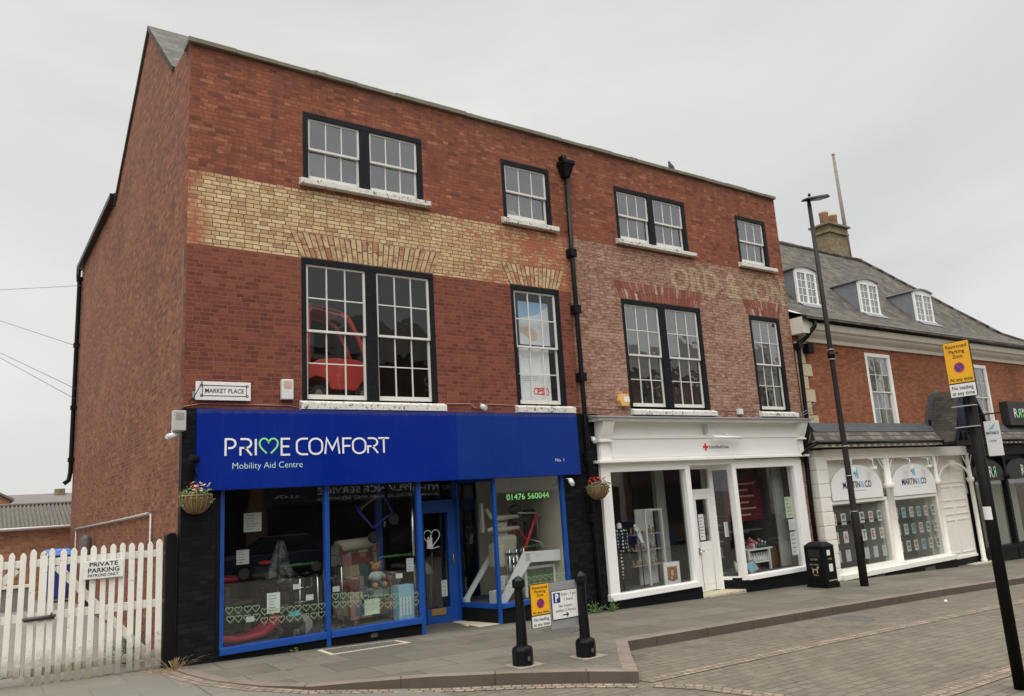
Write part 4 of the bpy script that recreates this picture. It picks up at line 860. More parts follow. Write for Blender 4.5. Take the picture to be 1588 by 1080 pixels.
def dormer(x0, x1):
    yd, zb, zt, za = 1.0, 5.90, 6.80, 6.88; xc = (x0+x1)/2
    arc = [(x0+(x1-x0)*k/10, zt+(za-zt)*(1-(2*k/10-1)**2)) for k in range(11)]
    yb = lambda z: yd+(z-zb)/1.096+.12
    bd = MB()
    for (xa, za_), (xb, zb_) in zip(arc, arc[1:]):     # curved lead roof running back into the slates
        xa2 = xc+(xa-xc)*1.08; xb2 = xc+(xb-xc)*1.08
        bd.prism([(xa2, yd-.05, za_), (xb2, yd-.05, zb_), (xb2, yb(zb_), zb_), (xa2, yb(za_), za_)], [(xa2, yd-.05, za_+.035), (xb2, yd-.05, zb_+.035), (xb2, yb(zb_), zb_+.035), (xa2, yb(za_), za_+.035)])
    for x in (x0+.01, x1-.04): bd.pyz([(yd+.03, zb-.02), (yb(zt), zt), (yd+.03, zt)], x, x+.03)
    d = bd.build('dormer', m_lead, bC)
    fr = MB(); fr.pxz([(x0, zt-.02)]+[(x, z+.0) for x, z in arc]+[(x1, zt-.02)], yd, yd+.04); fr.box(x0, x0+.07, yd, yd+.05, zb, zt-.02); fr.box(x1-.07, x1, yd, yd+.05, zb, zt-.02); fr.box(x0-.02, x1+.02, yd-.03, yd+.06, zb-.05, zb+.04)
    fr.box(xc-.035, xc+.035, yd+.002, yd+.05, zb+.04, zt-.02); fr.box(x0+.07, xc-.035, yd+.001, yd+.045, zt-.08, zt-.02); fr.box(xc+.035, x1-.07, yd+.001, yd+.045, zt-.08, zt-.02)
    for a, b in ((x0+.07, xc-.035), (xc+.035, x1-.07)):
        fr.box((a+b)/2-.008, (a+b)/2+.008, yd+.012, yd+.04, zb+.04, zt-.08)
        for k in (1, 2, 3): zz = zb+.04+(zt-.12-zb)*k/4; fr.box(a, b, yd+.014, yd+.036, zz-.008, zz+.008)
    fr.build('casement', m_white, d)
    MB().box(x0+.07, x1-.07, yd+.025, yd+.03, zb+.04, zt-.08).build('pane', m_gl_old, d); MB().box(x0+.05, x1-.05, yd+.16, yd+.2, zb, zt).build('net_curtain', m_roomwh, d)
    MB().prism([(x0-.08, .80, 5.765), (x1+.08, .80, 5.765), (x1+.04, .985, 5.905), (x0-.04, .985, 5.905)], [(x0-.08, .80, 5.785), (x1+.08, .80, 5.785), (x1+.04, .985, 5.925), (x0-.04, .985, 5.925)]).build('lead_apron', m_lead, d)
for a, b in ((16.60, 17.46), (19.40, 20.33), (22.25, 23.25)): dormer(a, b)
sash_window(bC, 17.43, 18.54, 2.70, 4.51, [(17.52, 18.44)], 2, m_gl_old, None, None, frame=m_white, sashm=m_sash, fw_=.09)
sash_window(bC, 22.5, 23.6, 2.70, 4.48, [(22.59, 23.5)], 2, m_gl_old, None, None, frame=m_white, sashm=m_sash, fw_=.09)
each('window_sill', m_white, bC, [(17.38, 18.6, -.05, .05, 2.66, 2.70), (22.45, 23.66, -.05, .05, 2.66, 2.70)])
room(bC, 14.8, 28, .21, 3.2, 2.5, 4.7, m_room, 'upper_room')
each('curtain', m_roomwh, bC, [(17.45, 17.75, .16, .2, 2.7, 4.45), (18.2, 18.52, .16, .2, 2.7, 4.45)])
# veranda
ve = MB()
for x0, x1 in ((14.42, 19.9), (21.1, 28.5)):
    xi = x0+.5 if x0 < 15 else x0
    ve.face([(x0, -.40, 2.36), (x1, -.40, 2.36), (x1, -.14, 2.60), (xi-.2, -.14, 2.60)]); ve.face([(x0, -.40, 2.36), (xi-.2, -.14, 2.60), (xi, 0, 2.60), (x0+.3, 0, 2.36)])
ver = ve.build('veranda_roof', m_slate2, bC)
fl = MB(); fl2 = MB()
x = 14.78
while x < 28.4:
    e = x+1.1
    if not (x > 19.3 and x < 20.9): (fl if x < 20 else fl2).prism([(x+.004, -.15, 2.585), (e-.004, -.15, 2.585), (e-.004, -.004, 2.80), (x+.004, -.004, 2.80)], [(x+.004, -.165, 2.60), (e-.004, -.165, 2.60), (e-.004, -.02, 2.81), (x+.004, -.02, 2.81)])
    x = e
fl.build('lead_flashing', m_leadd, ver); fl2.build('lead_flashing', m_leadd, ver)
gt = MB(); gt.tube([(14.40, -.42, 2.34), (19.75, -.42, 2.33)], .035, 8); gt.tube([(21.3, -.42, 2.33), (28.5, -.42, 2.33)], .035, 8); gt.tube([(14.42, -.42, 2.33), (14.3, -.3, 2.25), (14.2, -.14, 2.1), (14.42, -.05, 2.0)], .03, 8); gt.build('veranda_gutter', m_blackgl, ver)
bkt = MB()
x = 14.7
while x < 28:
    if not 19.7 < x < 21.3: MB().box(x, x+.12, -.40, -.10, 2.255, 2.325).build('rafter_end', m_cream, ver)
    x += .27
MB().box(14.5, 28.5, -.09, 0, 2.22, 2.345).build('veranda_soffit', m_black, ver)
# tiled hood over the doorway
hx, hz = 20.62, 3.62; hd = MB()
prof = [(hx, hz), (hx-.35, hz-.16), (hx-.62, hz-.62), (hx-.82, hz-1.05), (hx-1.02, hz-1.32)]; prof2 = [(2*hx-x, z) for x, z in prof]
for P in (prof, prof2):
    L = 0
    for (xa, za), (xb, zb) in zip(P, P[1:]):
        l = math.hypot(xb-xa, zb-za); q = [(xa, -.72, za), (xa, .02, za), (xb, .02, zb), (xb, -.72, zb)]
        hd.face(q, [(0, 10-L), (.74, 10-L), (.74, 10-L-l), (0, 10-L-l)]); hd.face([Vector(p)-Vector((0, 0, .05)) for p in q][::-1]); L += l
hood = hd.build('tiled_hood', m_tile, bC)
bb = MB()
for P in (prof, prof2):
    for (xa, za), (xb, zb) in zip(P, P[1:]): bb.prism([(xa, -.75, za+.01), (xb, -.75, zb+.01), (xb, -.75, zb-.12), (xa, -.75, za-.12)], [(xa, -.70, za+.01), (xb, -.70, zb+.01), (xb, -.70, zb-.12), (xa, -.70, za-.12)])
for dx in (-.55, -.3, 0, .3, .55): bb.box(hx+dx-.03, hx+dx+.03, -.70, -.64, 2.25, 3.35-abs(dx)*1.1)
bb.box(hx-.95, hx+.95, -.74, -.62, 2.2, 2.32); bb.build('barge_board', m_blackwood, hood)
q = [(hx-1.14, hz-1.34), (hx-.98, hz-1.0), (hx-.78, hz-.52), (hx-.5, hz-.08), (hx, hz+.05)]; MB().pxz(q+[(2*hx-x, z) for x, z in q[:-1][::-1]], -.05, -.005).build('hood_flashing', m_leadd, hood); MB().box(hx-.8, hx+.8, -.07, -.051, 2.0, 2.9).build('hood_back', m_black, hood)
# ground floor shopfront, wall plane y = -.1
Ym = -.10
MB().box(15.06, 21.38, Ym-.02, .05, 2.015, 2.215).build('fascia_band', m_cream2, bC)
MB().box(15.06, 21.38, Ym-.06, Ym-.021, 1.985, 2.03).build('fascia_rail', m_cream2, bC)
MB().box(15.06, 21.38, .02, .06, 1.0, 2.0).build('spandrel_board', m_cream2, bC)
def column(x, zb, name='column'):
    mb = MB(); mb.lathe([(.075, zb), (.075, zb+.12), (.055, zb+.14), (.05, 1.28), (.075, 1.30), (.09, 1.33), (.09, 1.40), (.055, 1.42), (.045, 1.98)], (x, Ym-.03, 0), 12)
    c = mb.build(name, m_cream2, bC)
    br = MB()
    for s in (-1, 1): br.tube([(x+s*.02, Ym-.03, 1.66), (x+s*.24, Ym-.03, 1.97)], .016, 6)
    br.build('diagonal_brace', m_cream2, c)
column(17.34, -.45); column(17.46, -.45); column(19.6, -.5); column(21.30, g(21.3)-.02)
wn = MB(); wn.box(15.06, 17.28, Ym-.01, .05, 1.04, 1.115); wn.box(17.52, 19.55, Ym-.01, .05, 1.02, 1.09); wn.box(17.20, 17.60, Ym-.005, .05, -.4, 1.04); wn.box(19.5, 19.66, Ym-.005, .05, -.45, 1.02)
wn.box(15.02, 19.80, Ym-.14, .05, -.50, -.395); wn.box(15.06, 17.2, Ym-.012, .04, -.395, -.30); wn.box(17.6, 19.5, Ym-.012, .04, -.395, -.36)
wno = wn.build('shop_window', m_cream2, bC, bevel=.008)
each('pane', m_gl_shop, wno, [(15.06, 17.2, Ym+.03, Ym+.036, -.3, 1.05), (17.6, 19.5, Ym+.03, Ym+.036, -.36, 1.03)])
MB().box(14.98, 19.84, Ym-.09, .05, -1.2, -.501).build('stall_riser', m_black, bC)
each('air_vent', m_irn, bC, [(18.3, 18.75, Ym-.095, Ym-.088, -.66, -.56), (16.2, 16.6, Ym-.095, Ym-.088, -.60, -.52)])
MB().box(15.0, 19.6, .45, .5, -.6, 1.1).build('display_board', m_cardwall, bC)
MB().box(15.0, 19.6, -.05, .45, -.45, -.38).build('window_board', m_floor, bC); MB().box(15.0, 19.6, -.05, .5, 1.115, 1.15).build('window_head', m_cardwall, bC)
each('pale_reveal', m_pane_pale, bC, [(17.05, 17.2, .0, .42, -.38, 1.1), (19.2, 19.5, .05, .42, -.38, 1.1)])
# panelled door under an arch
dz = g(20.4)
pd = MB(); pd.box(19.66, 21.25, .0, .05, dz+.16, 2.0); pdo = pd.build('panelled_door', m_cream2, bC)
pm = MB()
for x0, x1 in ((19.74, 20.42), (20.50, 21.16)):
    for z0, z1 in ((-.42, .40), (.52, .72), (.86, 1.22), (1.30, 1.62)):
        for q in ((x0, x1, z0, z0+.025), (x0, x1, z1-.025, z1), (x0, x0+.025, z0+.025, z1-.025), (x1-.025, x1, z0+.025, z1-.025)): pm.box(q[0], q[1], -.018, -.001, q[2], q[3])
pm.box(19.66, 21.25, -.03, -.001, dz+.16, dz+.22); pm.build('door_moulding', m_cream2, pdo)
MB().box(19.66, 21.25, -.02, .05, dz-.2, dz+.155).build('door_base', m_black, bC)
ar = MB(); ar.M = basis((0, Ym-.04, 0), (1, 0, 0)); A = [(20.45+.78*math.cos(t), 1.36+.42*math.sin(t)) for t in lin(math.pi, 0, 22)]; ar.ribbon(A, .05, .03)
ar.M = None; ar.box(20.30, 20.60, Ym-.06, Ym-.02, 1.72, 1.86); ar.build('door_arch', m_cream2, bC, bevel=.004)
MB().box(20.6, 21.9, -.25, -.02, g(21)-.1, g(21)+.03).build('door_step', m_step, bC)
# neighbouring dark shopfront
bk = MB(); bk.box(21.42, 28.5, Ym-.01, .05, 1.95, 2.2); bk.box(21.4, 28.5, Ym-.06, .05, -.52, -.42)
for x in (21.44, 23.35, 25.3): bk.box(x-.06, x+.06, Ym-.04, .05, -1.1, 2.0); bk.lathe([(.09, 1.30), (.11, 1.36), (.11, 1.42), (.07, 1.44)], (x, Ym-.02, 0), 10)
bko = bk.build('dark_shopfront', m_black, bC)
each('pane', m_gl_shop, bko, [(21.5, 23.29, Ym+.03, Ym+.036, -.42, 1.3), (23.41, 25.24, Ym+.03, Ym+.036, -.42, 1.3)])
MB().box(21.4, 28.5, Ym-.03, .05, -1.3, -.521).build('dark_stall_riser', m_black, bC)
for a, b in ((21.5, 23.29), (23.41, 25.24)):
    P = [(a, 1.27), (b, 1.27), (b, 1.42)]+[((a+b)/2+(b-a)/2*math.cos(t), 1.42+.42*math.sin(t)) for t in lin(0, math.pi, 18)][1:]+[(a, 1.42)]
    ap = MB().pxz(P[:-1] if P[-1] == P[-2] else P, Ym-.012, Ym+.02).build('arched_fascia', m_dksign, bC)
    xm = (a+b)/2+.25; tx = MB(); text(tx, 'R', basis((0, Ym-.0125, 0), (1, 0, 0)), xm-.20, xm-.01, 1.36, 1.66, .004); tx.build('letter', m_signw, ap)
    tx = MB(); text(tx, 'R', basis((0, Ym-.0125, 0), (1, 0, 0)), xm+.02, xm+.19, 1.36, 1.66, .004, mirror=True); tx.build('mirrored_letter', m_green, ap)
MB().box(21.4, 28.5, .03, .06, 1.3, 1.97).build('dark_spandrel', m_black, bC)
each('pale_blind', m_pane_pale, bC, [(21.5, 25.3, .5, .55, -.6, 1.4), (22.6, 23.2, .2, .24, -.4, .9)])

# ------------------------------------------------------------------ signs
FR = lambda y, x=0, z=0: basis((x, y, z), (1, 0, 0))
sg = thing('shop_sign', 'long bright blue shop fascia reading PRIME COMFORT Mobility Aid Centre', 'sign', (5.2, -.1, 1.92))
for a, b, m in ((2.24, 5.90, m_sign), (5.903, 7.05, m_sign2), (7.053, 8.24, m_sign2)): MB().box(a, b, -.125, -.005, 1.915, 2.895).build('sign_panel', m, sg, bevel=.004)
pass
MB().box(2.24, 8.24, -.128, -.0, 2.896, 2.912).build('top_trim', m_pblue, sg)
LT = FR(-.1255); Y0, Y1 = 2.33, 2.535
k_ = .988; lx = lambda x: x*k_
mb = MB(); mb.M = LT; wd = .024; D = .004
def arc(cx, cy, rx, ry, a, b, n=12): return [(cx+rx*math.cos(R(t)), cy+ry*math.sin(R(t))) for t in lin(a, b, n)]
H = Y1-Y0; r = H*.27
def L_P(x, w_): mb.ribbon([(x, Y0), (x, Y1), (x+w_*.5, Y1)]+arc(x+w_*.5, Y1-r, w_*.5, r, 85, -90, 9)+[(x+.03, Y1-2*r)], wd, D)
def L_R(x, w_): mb.ribbon([(x, Y1), (x+w_*.5, Y1)]+arc(x+w_*.5, Y1-r, w_*.45, r, 85, -85, 9)+[(x+w_*.35, Y1-2*r)], wd, D); mb.ribbon([(x, Y0), (x, Y1-2*r), (x+w_*.45, Y1-2*r), (x+w_, Y0)], wd, D)
def L_E(x, w_): mb.ribbon([(x+w_, Y1), (x, Y1), (x, Y0), (x+w_, Y0)], wd, D); mb.ribbon([(x+.012, Y0+H*.52), (x+w_*.9, Y0+H*.52)], wd, D)
def L_C(x, w_): mb.ribbon([(x+w_, Y1)]+arc(x+w_*.55, Y1-H*.32, w_*.55, H*.32, 100, 180, 7)+arc(x+w_*.55, Y0+H*.32, w_*.55, H*.32, 180, 260, 7)+[(x+w_, Y0)], wd, D)
def L_O(x, w_): mb.ribbon(arc(x+w_/2, Y1-H*.36, w_/2, H*.36, 0, 180, 10)+arc(x+w_/2, Y0+H*.36, w_/2, H*.36, 180, 360, 10), wd, D, closed=True)
def L_M(x, w_): mb.ribbon([(x, Y0), (x+w_*.12, Y1), (x+w_*.5, Y0+H*.28), (x+w_*.88, Y1), (x+w_, Y0)], wd, D)
def L_F(x, w_): mb.ribbon([(x+w_, Y1), (x, Y1), (x, Y0)], wd, D); mb.ribbon([(x+.012, Y0+H*.5), (x+w_*.85, Y0+H*.5)], wd, D)
def L_T(x, w_): mb.ribbon([(x, Y1), (x+w_, Y1)], wd, D); mb.ribbon([(x+w_/2, Y1), (x+w_/2, Y0)], wd, D)
L_P(2.575, .12); L_R(2.755, .14); mb.ribbon([(2.945, Y0), (2.945, Y1)], wd, D)
L_E(3.275, .11); L_C(3.475, .15); L_O(3.645, .175); L_M(3.86, .20); L_F(4.115, .12); L_O(4.255, .185); L_R(4.475, .15); L_T(4.635, .16)
mb.build('lettering', m_signw, sg); mb = MB(); text(mb, 'No. 1', LT, 7.73, 7.905, 2.135, 2.19, .003, -.012); mb.build('number_lettering', m_signw, sg)
mb = MB(); mb.M = LT; mb.ribbon(heart(3.11, 2.425, .235, .235, 30, .105), .020, .004); mb.build('heart_emblem', m_green, sg)
mb = MB(); text(mb, 'Mobility Aid Centre', LT, 2.66, 3.55, 2.165, 2.245, .003, -.012); mb.build('strapline', m_mint, sg)
sg = thing('shop_sign', 'white fascia panel with red cross emblem and British Red Cross lettering', 'sign', (11.6, -.1, 2.165))
MB().box(9.0, 14.24, -.094, -.082, 2.165, 2.488).build('sign_panel', m_fasw, sg)
mb = MB(); c, h = .022, .068; mb.box(11.36-c, 11.36+c, -.099, -.0945, 2.325-h, 2.325+h); mb.box(11.36-h, 11.36-c, -.099, -.0945, 2.325-c, 2.325+c); mb.box(11.36+c, 11.36+h, -.099, -.0945, 2.325-c, 2.325+c); mb.build('red_cross', m_redx, sg)
mb = MB(); text(mb, 'BritishRedCross', FR(-.0945), 11.45, 12.02, 2.295, 2.352, .002, .012); mb.build('lettering', m_ink, sg)
def estate_sign(x0, x1, zb, zs, zt, label):
    t = thing('arched_sign', label, 'sign', ((x0+x1)/2, Ym-.04, zb), 'estate agent signs over the windows')
    xm = (x0+x1)/2; P = [(x0, zb), (x1, zb), (x1, zs)]+[(xm+(x1-x0)/2*math.cos(a), zs+(zt-zs)*math.sin(a)) for a in lin(0, math.pi, 24)][1:]
    MB().pxz(P, Ym-.035, Ym-.015).build('sign_board', m_signw, t, bevel=.003)
    mt = FR(Ym-.0352); mb = MB(); w_ = x1-x0
    text(mb, 'MARTIN', mt, xm-.56, xm+.10, zs+.005, zs+.145, .003, .022); text(mb, 'CO', mt, xm+.29, xm+.55, zs+.005, zs+.145, .003, .022); mb.build('lettering', m_navy, t)
    mb = MB(); text(mb, '&', mt, xm+.12, xm+.27, zs+.005, zs+.145, .003, .01)
    mb.M = mt; f = lambda pts: mb.prism([(xm+a, zs+.20+b, 0) for a, b in pts], [(xm+a, zs+.20+b, .003) for a, b in pts])
    f([(-.02, .0), (.10, .02), (.08, .12)]); f([(-.03, .10), (.07, .24), (.08, .13)]); mb.build('bird_emblem', m_sky_ink, t)
    mb = MB(); mb.M = mt; f = lambda pts: mb.prism([(xm+a, zs+.20+b, 0) for a, b in pts], [(xm+a, zs+.20+b, .0035) for a, b in pts])
    f([(-.12, .11), (-.03, .09), (-.02, .16)]); f([(-.04, .02), (.08, .125), (-.03, .09)]); mb.build('bird_body', m_teal, t)
    mb = MB(); mb.M = mt
    for k in range(5): mb.ribbon([(xm-.16+k*.10, zs-.06), (xm-.10+k*.10, zs-.06)], .014, .002)
    mb.build('small_print', m_galv, t)
    for s in (-.42, .42): MB().tube([(xm+s, Ym-.04, zt+.14), (xm+s, Ym-.22, zt+.10), (xm+s+.04, Ym-.20, zt-.06)], .014, 6).box(xm+s-.03, xm+s+.11, Ym-.24, Ym-.16, zt-.11, zt-.05).build('spotlight', m_signw, t)
    return t
estate_sign(15.14, 17.12, 1.12, 1.36, 1.86, 'white arched estate agent sign partly hidden behind the lamp column')
estate_sign(17.56, 19.50, 1.10, 1.34, 1.83, 'white arched estate agent sign next to the panelled door')
sg = thing('hanging_sign', 'white estate agent sign hanging from bracket behind the parking sign pole', 'sign', (21., -1., 1.9)); mt = basis((20.985, -.82, 0), (0, -1, 0))
MB().box(20.99, 21.01, -1.17, -.82, 1.90, 2.77).build('sign_board', m_signw, sg); mb = MB(); text(mb, 'MARTIN&CO', mt, .03, .32, 2.44, 2.51, .003, .015); text(mb, 'Lettings', mt, .08, .24, 2.26, 2.31, .003); mb.build('lettering', m_navy, sg)
mb = MB(); mb.M = mt; mb.prism([(.08, 2.56, 0), (.2, 2.58, 0), (.27, 2.7, 0)], [(.08, 2.56, .003), (.2, 2.58, .003), (.27, 2.7, .003)]); mb.build('bird_emblem', m_sky_ink, sg)
MB().tube([(21, .0, 2.95), (21, -1.25, 2.95)], .018).tube([(21, -.3, 2.95), (21, -.1, 2.7), (21, .0, 2.65)], .014).tube([(21, -.88, 2.95), (21, -.88, 2.77)], .008).tube([(21, -1.12, 2.95), (21, -1.12, 2.77)], .008).box(20.97, 21.03, -1.19, -.80, 1.87, 1.90).build('bracket', m_black, sg)
sg = thing('shop_sign', 'dark rectangular wall sign with white and green mirrored letters', 'sign', (25.2, -.1, 2.75))
MB().box(24.0, 26.6, -.22, -.003, 2.76, 3.44).build('sign_box', m_dksign, sg, bevel=.01); mt = FR(-.2205)
mb = MB(); text(mb, 'R', mt, 24.32, 24.55, 2.98, 3.24, .004, -.0); text(mb, 'Refle', mt, 24.85, 25.4, 3.12, 3.24, .004, .01); mb.build('lettering', m_signw, sg)
mb = MB(); text(mb, 'R', mt, 24.56, 24.78, 2.98, 3.24, .004, mirror=True); mb.M = mt
for k in range(4): mb.ribbon([(24.86+k*.13, 2.98), (24.90+k*.13, 3.07), (24.95+k*.13, 2.98)], .018, .003)
mb.build('green_lettering', m_green, sg)
sg = thing('street_sign', 'white MARKET PLACE street name plate on the brick corner', 'sign', (2.55, -.05, 3.03))
MB().box(2.23, 2.90, -.06, -.03, 3.03, 3.265).build('sign_plate', m_plate, sg, bevel=.004); MB().box(2.2, 2.24, -.03, 0, 3.05, 3.14).box(2.3, 2.8, -.03, 0, 3.1, 3.2).build('bracket', m_grey, sg)
mt = FR(-.0602); mb = MB(); text(mb, 'MARKET PLACE', mt, 2.338, 2.812, 3.123, 3.178, .002, .01); mb.M = mt
mb.ribbon([(2.295, 3.085), (2.855, 3.085)], .009, .002); mb.ribbon([(2.295, 3.215), (2.855, 3.215)], .009, .002)
for x in (2.295, 2.855):
    mb.ribbon([(x+(.012 if x < 2.5 else -.012), 3.075), (x+(.012 if x < 2.5 else -.012), 3.225)], .008, .002)
    for z in (3.085, 3.215): mb.ribbon([(x+.014*math.cos(a), z+.014*math.sin(a)) for a in lin(0, 5.7, 10)], .007, .002, closed=True)
mb.build('lettering', m_ink, sg); MB().tube([(2.16, -.01, 3.0), (2.20, -.10, 3.06), (2.29, -.12, 3.24), (2.29, -.07, 3.27)], .006, 6).build('hook', m_black, sg)
sg = thing('parking_notice', 'white PRIVATE PARKING PATRONS ONLY plate fixed on the picket gate', 'sign', (1.30, .0, 1.0))
MB().box(1.10, 1.495, -.012, .008, 1.005, 1.20).build('sign_plate', m_plate, sg, bevel=.003); mt = FR(-.0122); mb = MB()
text(mb, 'PRIVATE', mt, 1.150, 1.435, 1.138, 1.183, .0015, .022); text(mb, 'PARKING', mt, 1.138, 1.452, 1.073, 1.120, .0015, .022); text(mb, 'PATRONS ONLY', mt, 1.138, 1.445, 1.027, 1.057, .0015, .02); mb.build('lettering', m_ink, sg)
# roundel parking plates
def yellow_plate(name, label, mtx, x0, x1, z0, zm, z1, off_):
    t = thing(name, label, 'sign', tuple(mtx @ Vector(((x0+x1)/2, z0, 0))), 'yellow restricted parking plates')
    def B(a, b, c, d, e, f, m, n):
        mb = MB(); mb.M = mtx; mb.prism([(a, c, e), (b, c, e), (b, d, e), (a, d, e)], [(a, c, f), (b, c, f), (b, d, f), (a, d, f)]); mb.build(n, m, t)
    w_ = x1-x0; B(x0, x1, z0, z1, -.012, -.001, m_ink, 'backing'); e = .0125*w_/.26
    B(x0+e*.5, x1-e*.5, zm+e*.5, z1-e*.5, -.0009, .002, m_yel, 'yellow_plate'); B(x0+e*.5, x1-e*.5, z0+e*.5, zm-e*.5, -.0009, .002, m_plate, 'white_plate')
    mb = MB(); hy = z1-zm; m2 = mtx @ Matrix.Translation((0, 0, .0022)); q = lambda f: zm+hy*f; xc = (x0+x1)/2
    for s_, wf, f0 in (('Restricted', .78, .845), ('Parking', .58, .72), ('Zone', .36, .60), ('At any time', .84, .055)): text(mb, s_, m2, xc-w_*wf/2, xc+w_*wf/2, q(f0), q(f0+.084), .001, .014)
    hw = zm-z0
    for s_, wf, f0 in (('No loading', .78, .56), ('at any time', .82, .16)): text(mb, s_, m2, xc-w_*wf/2, xc+w_*wf/2, z0+hw*f0, z0+hw*(f0+.26), .001, .014)
    mb.build('lettering', m_ink, t)
    ro = MB(); ro.M = m2; rr_ = w_*.20; cz = q(.375); ro.prism([(xc+rr_*math.cos(a), cz+rr_*math.sin(a), 0) for a in lin(0, 6.02, 24)], [(xc+rr_*math.cos(a), cz+rr_*math.sin(a), .001) for a in lin(0, 6.02, 24)]); rd = ro.build('roundel', m_sred, t)
    ri = MB(); ri.M = mtx @ Matrix.Translation((0, 0, .0034)); a_ = rr_*.76; ri.prism([(xc+a_*math.cos(a), cz+a_*math.sin(a), 0) for a in lin(0, 6.02, 24)], [(xc+a_*math.cos(a), cz+a_*math.sin(a), .0005) for a in lin(0, 6.02, 24)]); ri.build('roundel_face', m_purple, rd)
    rb = MB(); rb.M = mtx @ Matrix.Translation((0, 0, .0041)); rb.ribbon([(xc-a_*.7, cz+a_*.7), (xc+a_*.7, cz-a_*.7)], rr_*.22, .0005); rb.build('roundel_bar', m_sred, rd)
    return t
YB = -2.865
yellow_plate('parking_sign', 'yellow restricted parking plate between the two black bollards', FR(YB), 5.103, 5.365, .195, .325, .655, 0)
sg = thing('parking_sign', 'white one hour parking plate on grey backing between the bollards', 'sign', (5.57, YB, .13))
MB().box(5.367, 5.80, YB+.004, YB+.014, .15, .645).build('grey_backing', m_grey, sg); MB().box(5.385, 5.755, YB-.004, YB+.003, .245, .555).build('plate_edge', m_ink, sg); MB().box(5.392, 5.748, YB-.008, YB-.0041, .252, .548).build('white_plate', m_plate, sg)
mt = FR(YB-.0082); MB().box(5.408, 5.505, YB-.0095, YB-.0081, .425, .532).build('blue_square', m_pblue, sg); mb = MB(); text(mb, 'P', FR(YB-.0096), 5.435, 5.482, .44, .52, .001, .04); mb.build('parking_letter', m_signw, sg)
mb = MB(); text(mb, '8 am - 7 pm', mt, 5.522, 5.732, .495, .525, .001, .006); text(mb, '1 hour', mt, 5.56, 5.69, .44, .47, .001, .006); text(mb, 'No return', mt, 5.48, 5.67, .372, .402, .001, .006); text(mb, 'within 2 hours', mt, 5.43, 5.715, .325, .355, .001, .006)
mb.M = mt; mb.ribbon([(5.53, .288), (5.60, .288)], .012, .001); mb.ribbon([(5.585, .31), (5.607, .288), (5.585, .266)], .012, .001); mb.build('lettering', m_ink, sg)
# bollards
def bollard(x, y, rot, label):
    z = g(x); t = thing('bollard', label, 'bollard', (x, y, z), 'black cast bollards on the kerb')
    MB().lathe([(.116, -.05), (.116, .16), (.106, .185), (.062, .205)], (x, y, z), 8, sm=False, rot=rot).build('base', m_blackgl, t, bevel=.006)
    MB().lathe([(.062, .2), (.057, .4), (.046, .76), (.050, .80)], (x, y, z), 8, sm=False, rot=rot).build('shaft', m_blackgl, t)
    MB().lathe([(.060, .795), (.072, .81), (.072, .875), (.068, .883), (.02, .92), (.004, .925)], (x, y, z), 6, sm=False, rot=rot).build('cap', m_blackgl, t, bevel=.004)
    MB().box(x-.015, x+.015, y-.118, y-.111, z+.06, z+.10).build('base_bolt', m_irn, t)
    MB().pxy([(x-.155, y-.16), (x+.18, y-.17), (x+.17, y+.15), (x-.15, y+.15)], z-.02, z+.0075).build('mortar_bed', m_bed, t)
    return t
bollard(5.0, -2.80, .35, 'black bollard beside the yellow parking plate'); bollard(5.80, -2.90, .30, 'black bollard beside the white one hour parking plate')
# sign pole in the foreground
pxx, pyy = 7.90, -6.46
sp_ = thing('sign_pole', 'black pole nearest the camera carrying a yellow parking plate up high', 'pole', (pxx, pyy, g(pxx)-.11))
MB().tube([(pxx, pyy, g(pxx)-.15), (pxx, pyy, 2.30)], .052, 16).build('pole', m_post_dk, sp_); MB().tube([(pxx, pyy+.085, 1.965), (pxx, pyy+.085, 2.32)], .045, 14).build('stub_post', m_navy, sp_)
for z in (2.20, 2.0): MB().lathe([(.056, 0), (.056, .012)], (pxx, pyy, z), 16).box(pxx-.085, pxx-.06, pyy-.05, pyy+.14, z, z+.011).build('clamp_band', m_galv, sp_)
MB().prism([(pxx-.0545*math.cos(a), pyy+.0545*math.sin(a), 1.13) for a in lin(-.75, .75, 8)], [(pxx-.0545*math.cos(a), pyy+.0545*math.sin(a), 1.25) for a in lin(-.75, .75, 8)]).build('sticker', m_plate, sp_)
mtp = basis((pxx-.085, pyy+.13, 0), (0, -1, 0))
yellow_plate('parking_sign', 'yellow restricted parking plate high on the tall black pole', mtp, .0, .25, 2.29, 2.425, 2.835, 0)
# street lamp
lx_, ly = 14.27, -1.12; z0 = g(lx_)
t = thing('street_lamp', 'tall dark street lamp column with a flat lantern beside the litter bin', 'lamp', (lx_, ly, z0))
MB().tube([(lx_, ly, z0-.05), (lx_, ly, z0+1.35), (lx_-.0, ly, z0+1.40), (lx_-.01, ly, 4.0), (lx_-.03, ly, 7.32)], [.078, .078, .060, .050, .042], 14).build('column', m_lamp, t)
MB().tube([(lx_-.03, ly, 7.3), (lx_-.03, ly, 7.45)], .036, 10).build('spigot', m_black, t)
hd = MB(); P = [(-.16, -.10), (-.10, -.13), (.30, -.15), (.62, -.12), (.72, 0), (.62, .12), (.30, .15), (-.10, .13), (-.16, .10)]
hd.prism([(lx_+a, ly+b, 7.42+a*.24) for a, b in P], [(lx_+a*.95, ly+b*.7, 7.465+a*.27) for a, b in P]); hd.lathe([(.03, 0), (.03, .06)], (lx_+.02, ly, 7.5), 8); hd.build('lantern', m_lamp, t, bevel=.012)
MB().prism([(lx_+.12, ly-.1, 7.455), (lx_+.55, ly-.09, 7.558), (lx_+.55, ly+.09, 7.558), (lx_+.12, ly+.1, 7.455)], [(lx_+.12, ly-.1, 7.435), (lx_+.55, ly-.09, 7.538), (lx_+.55, ly+.09, 7.538), (lx_+.12, ly+.1, 7.435)]).build('lens', m_plas, t)

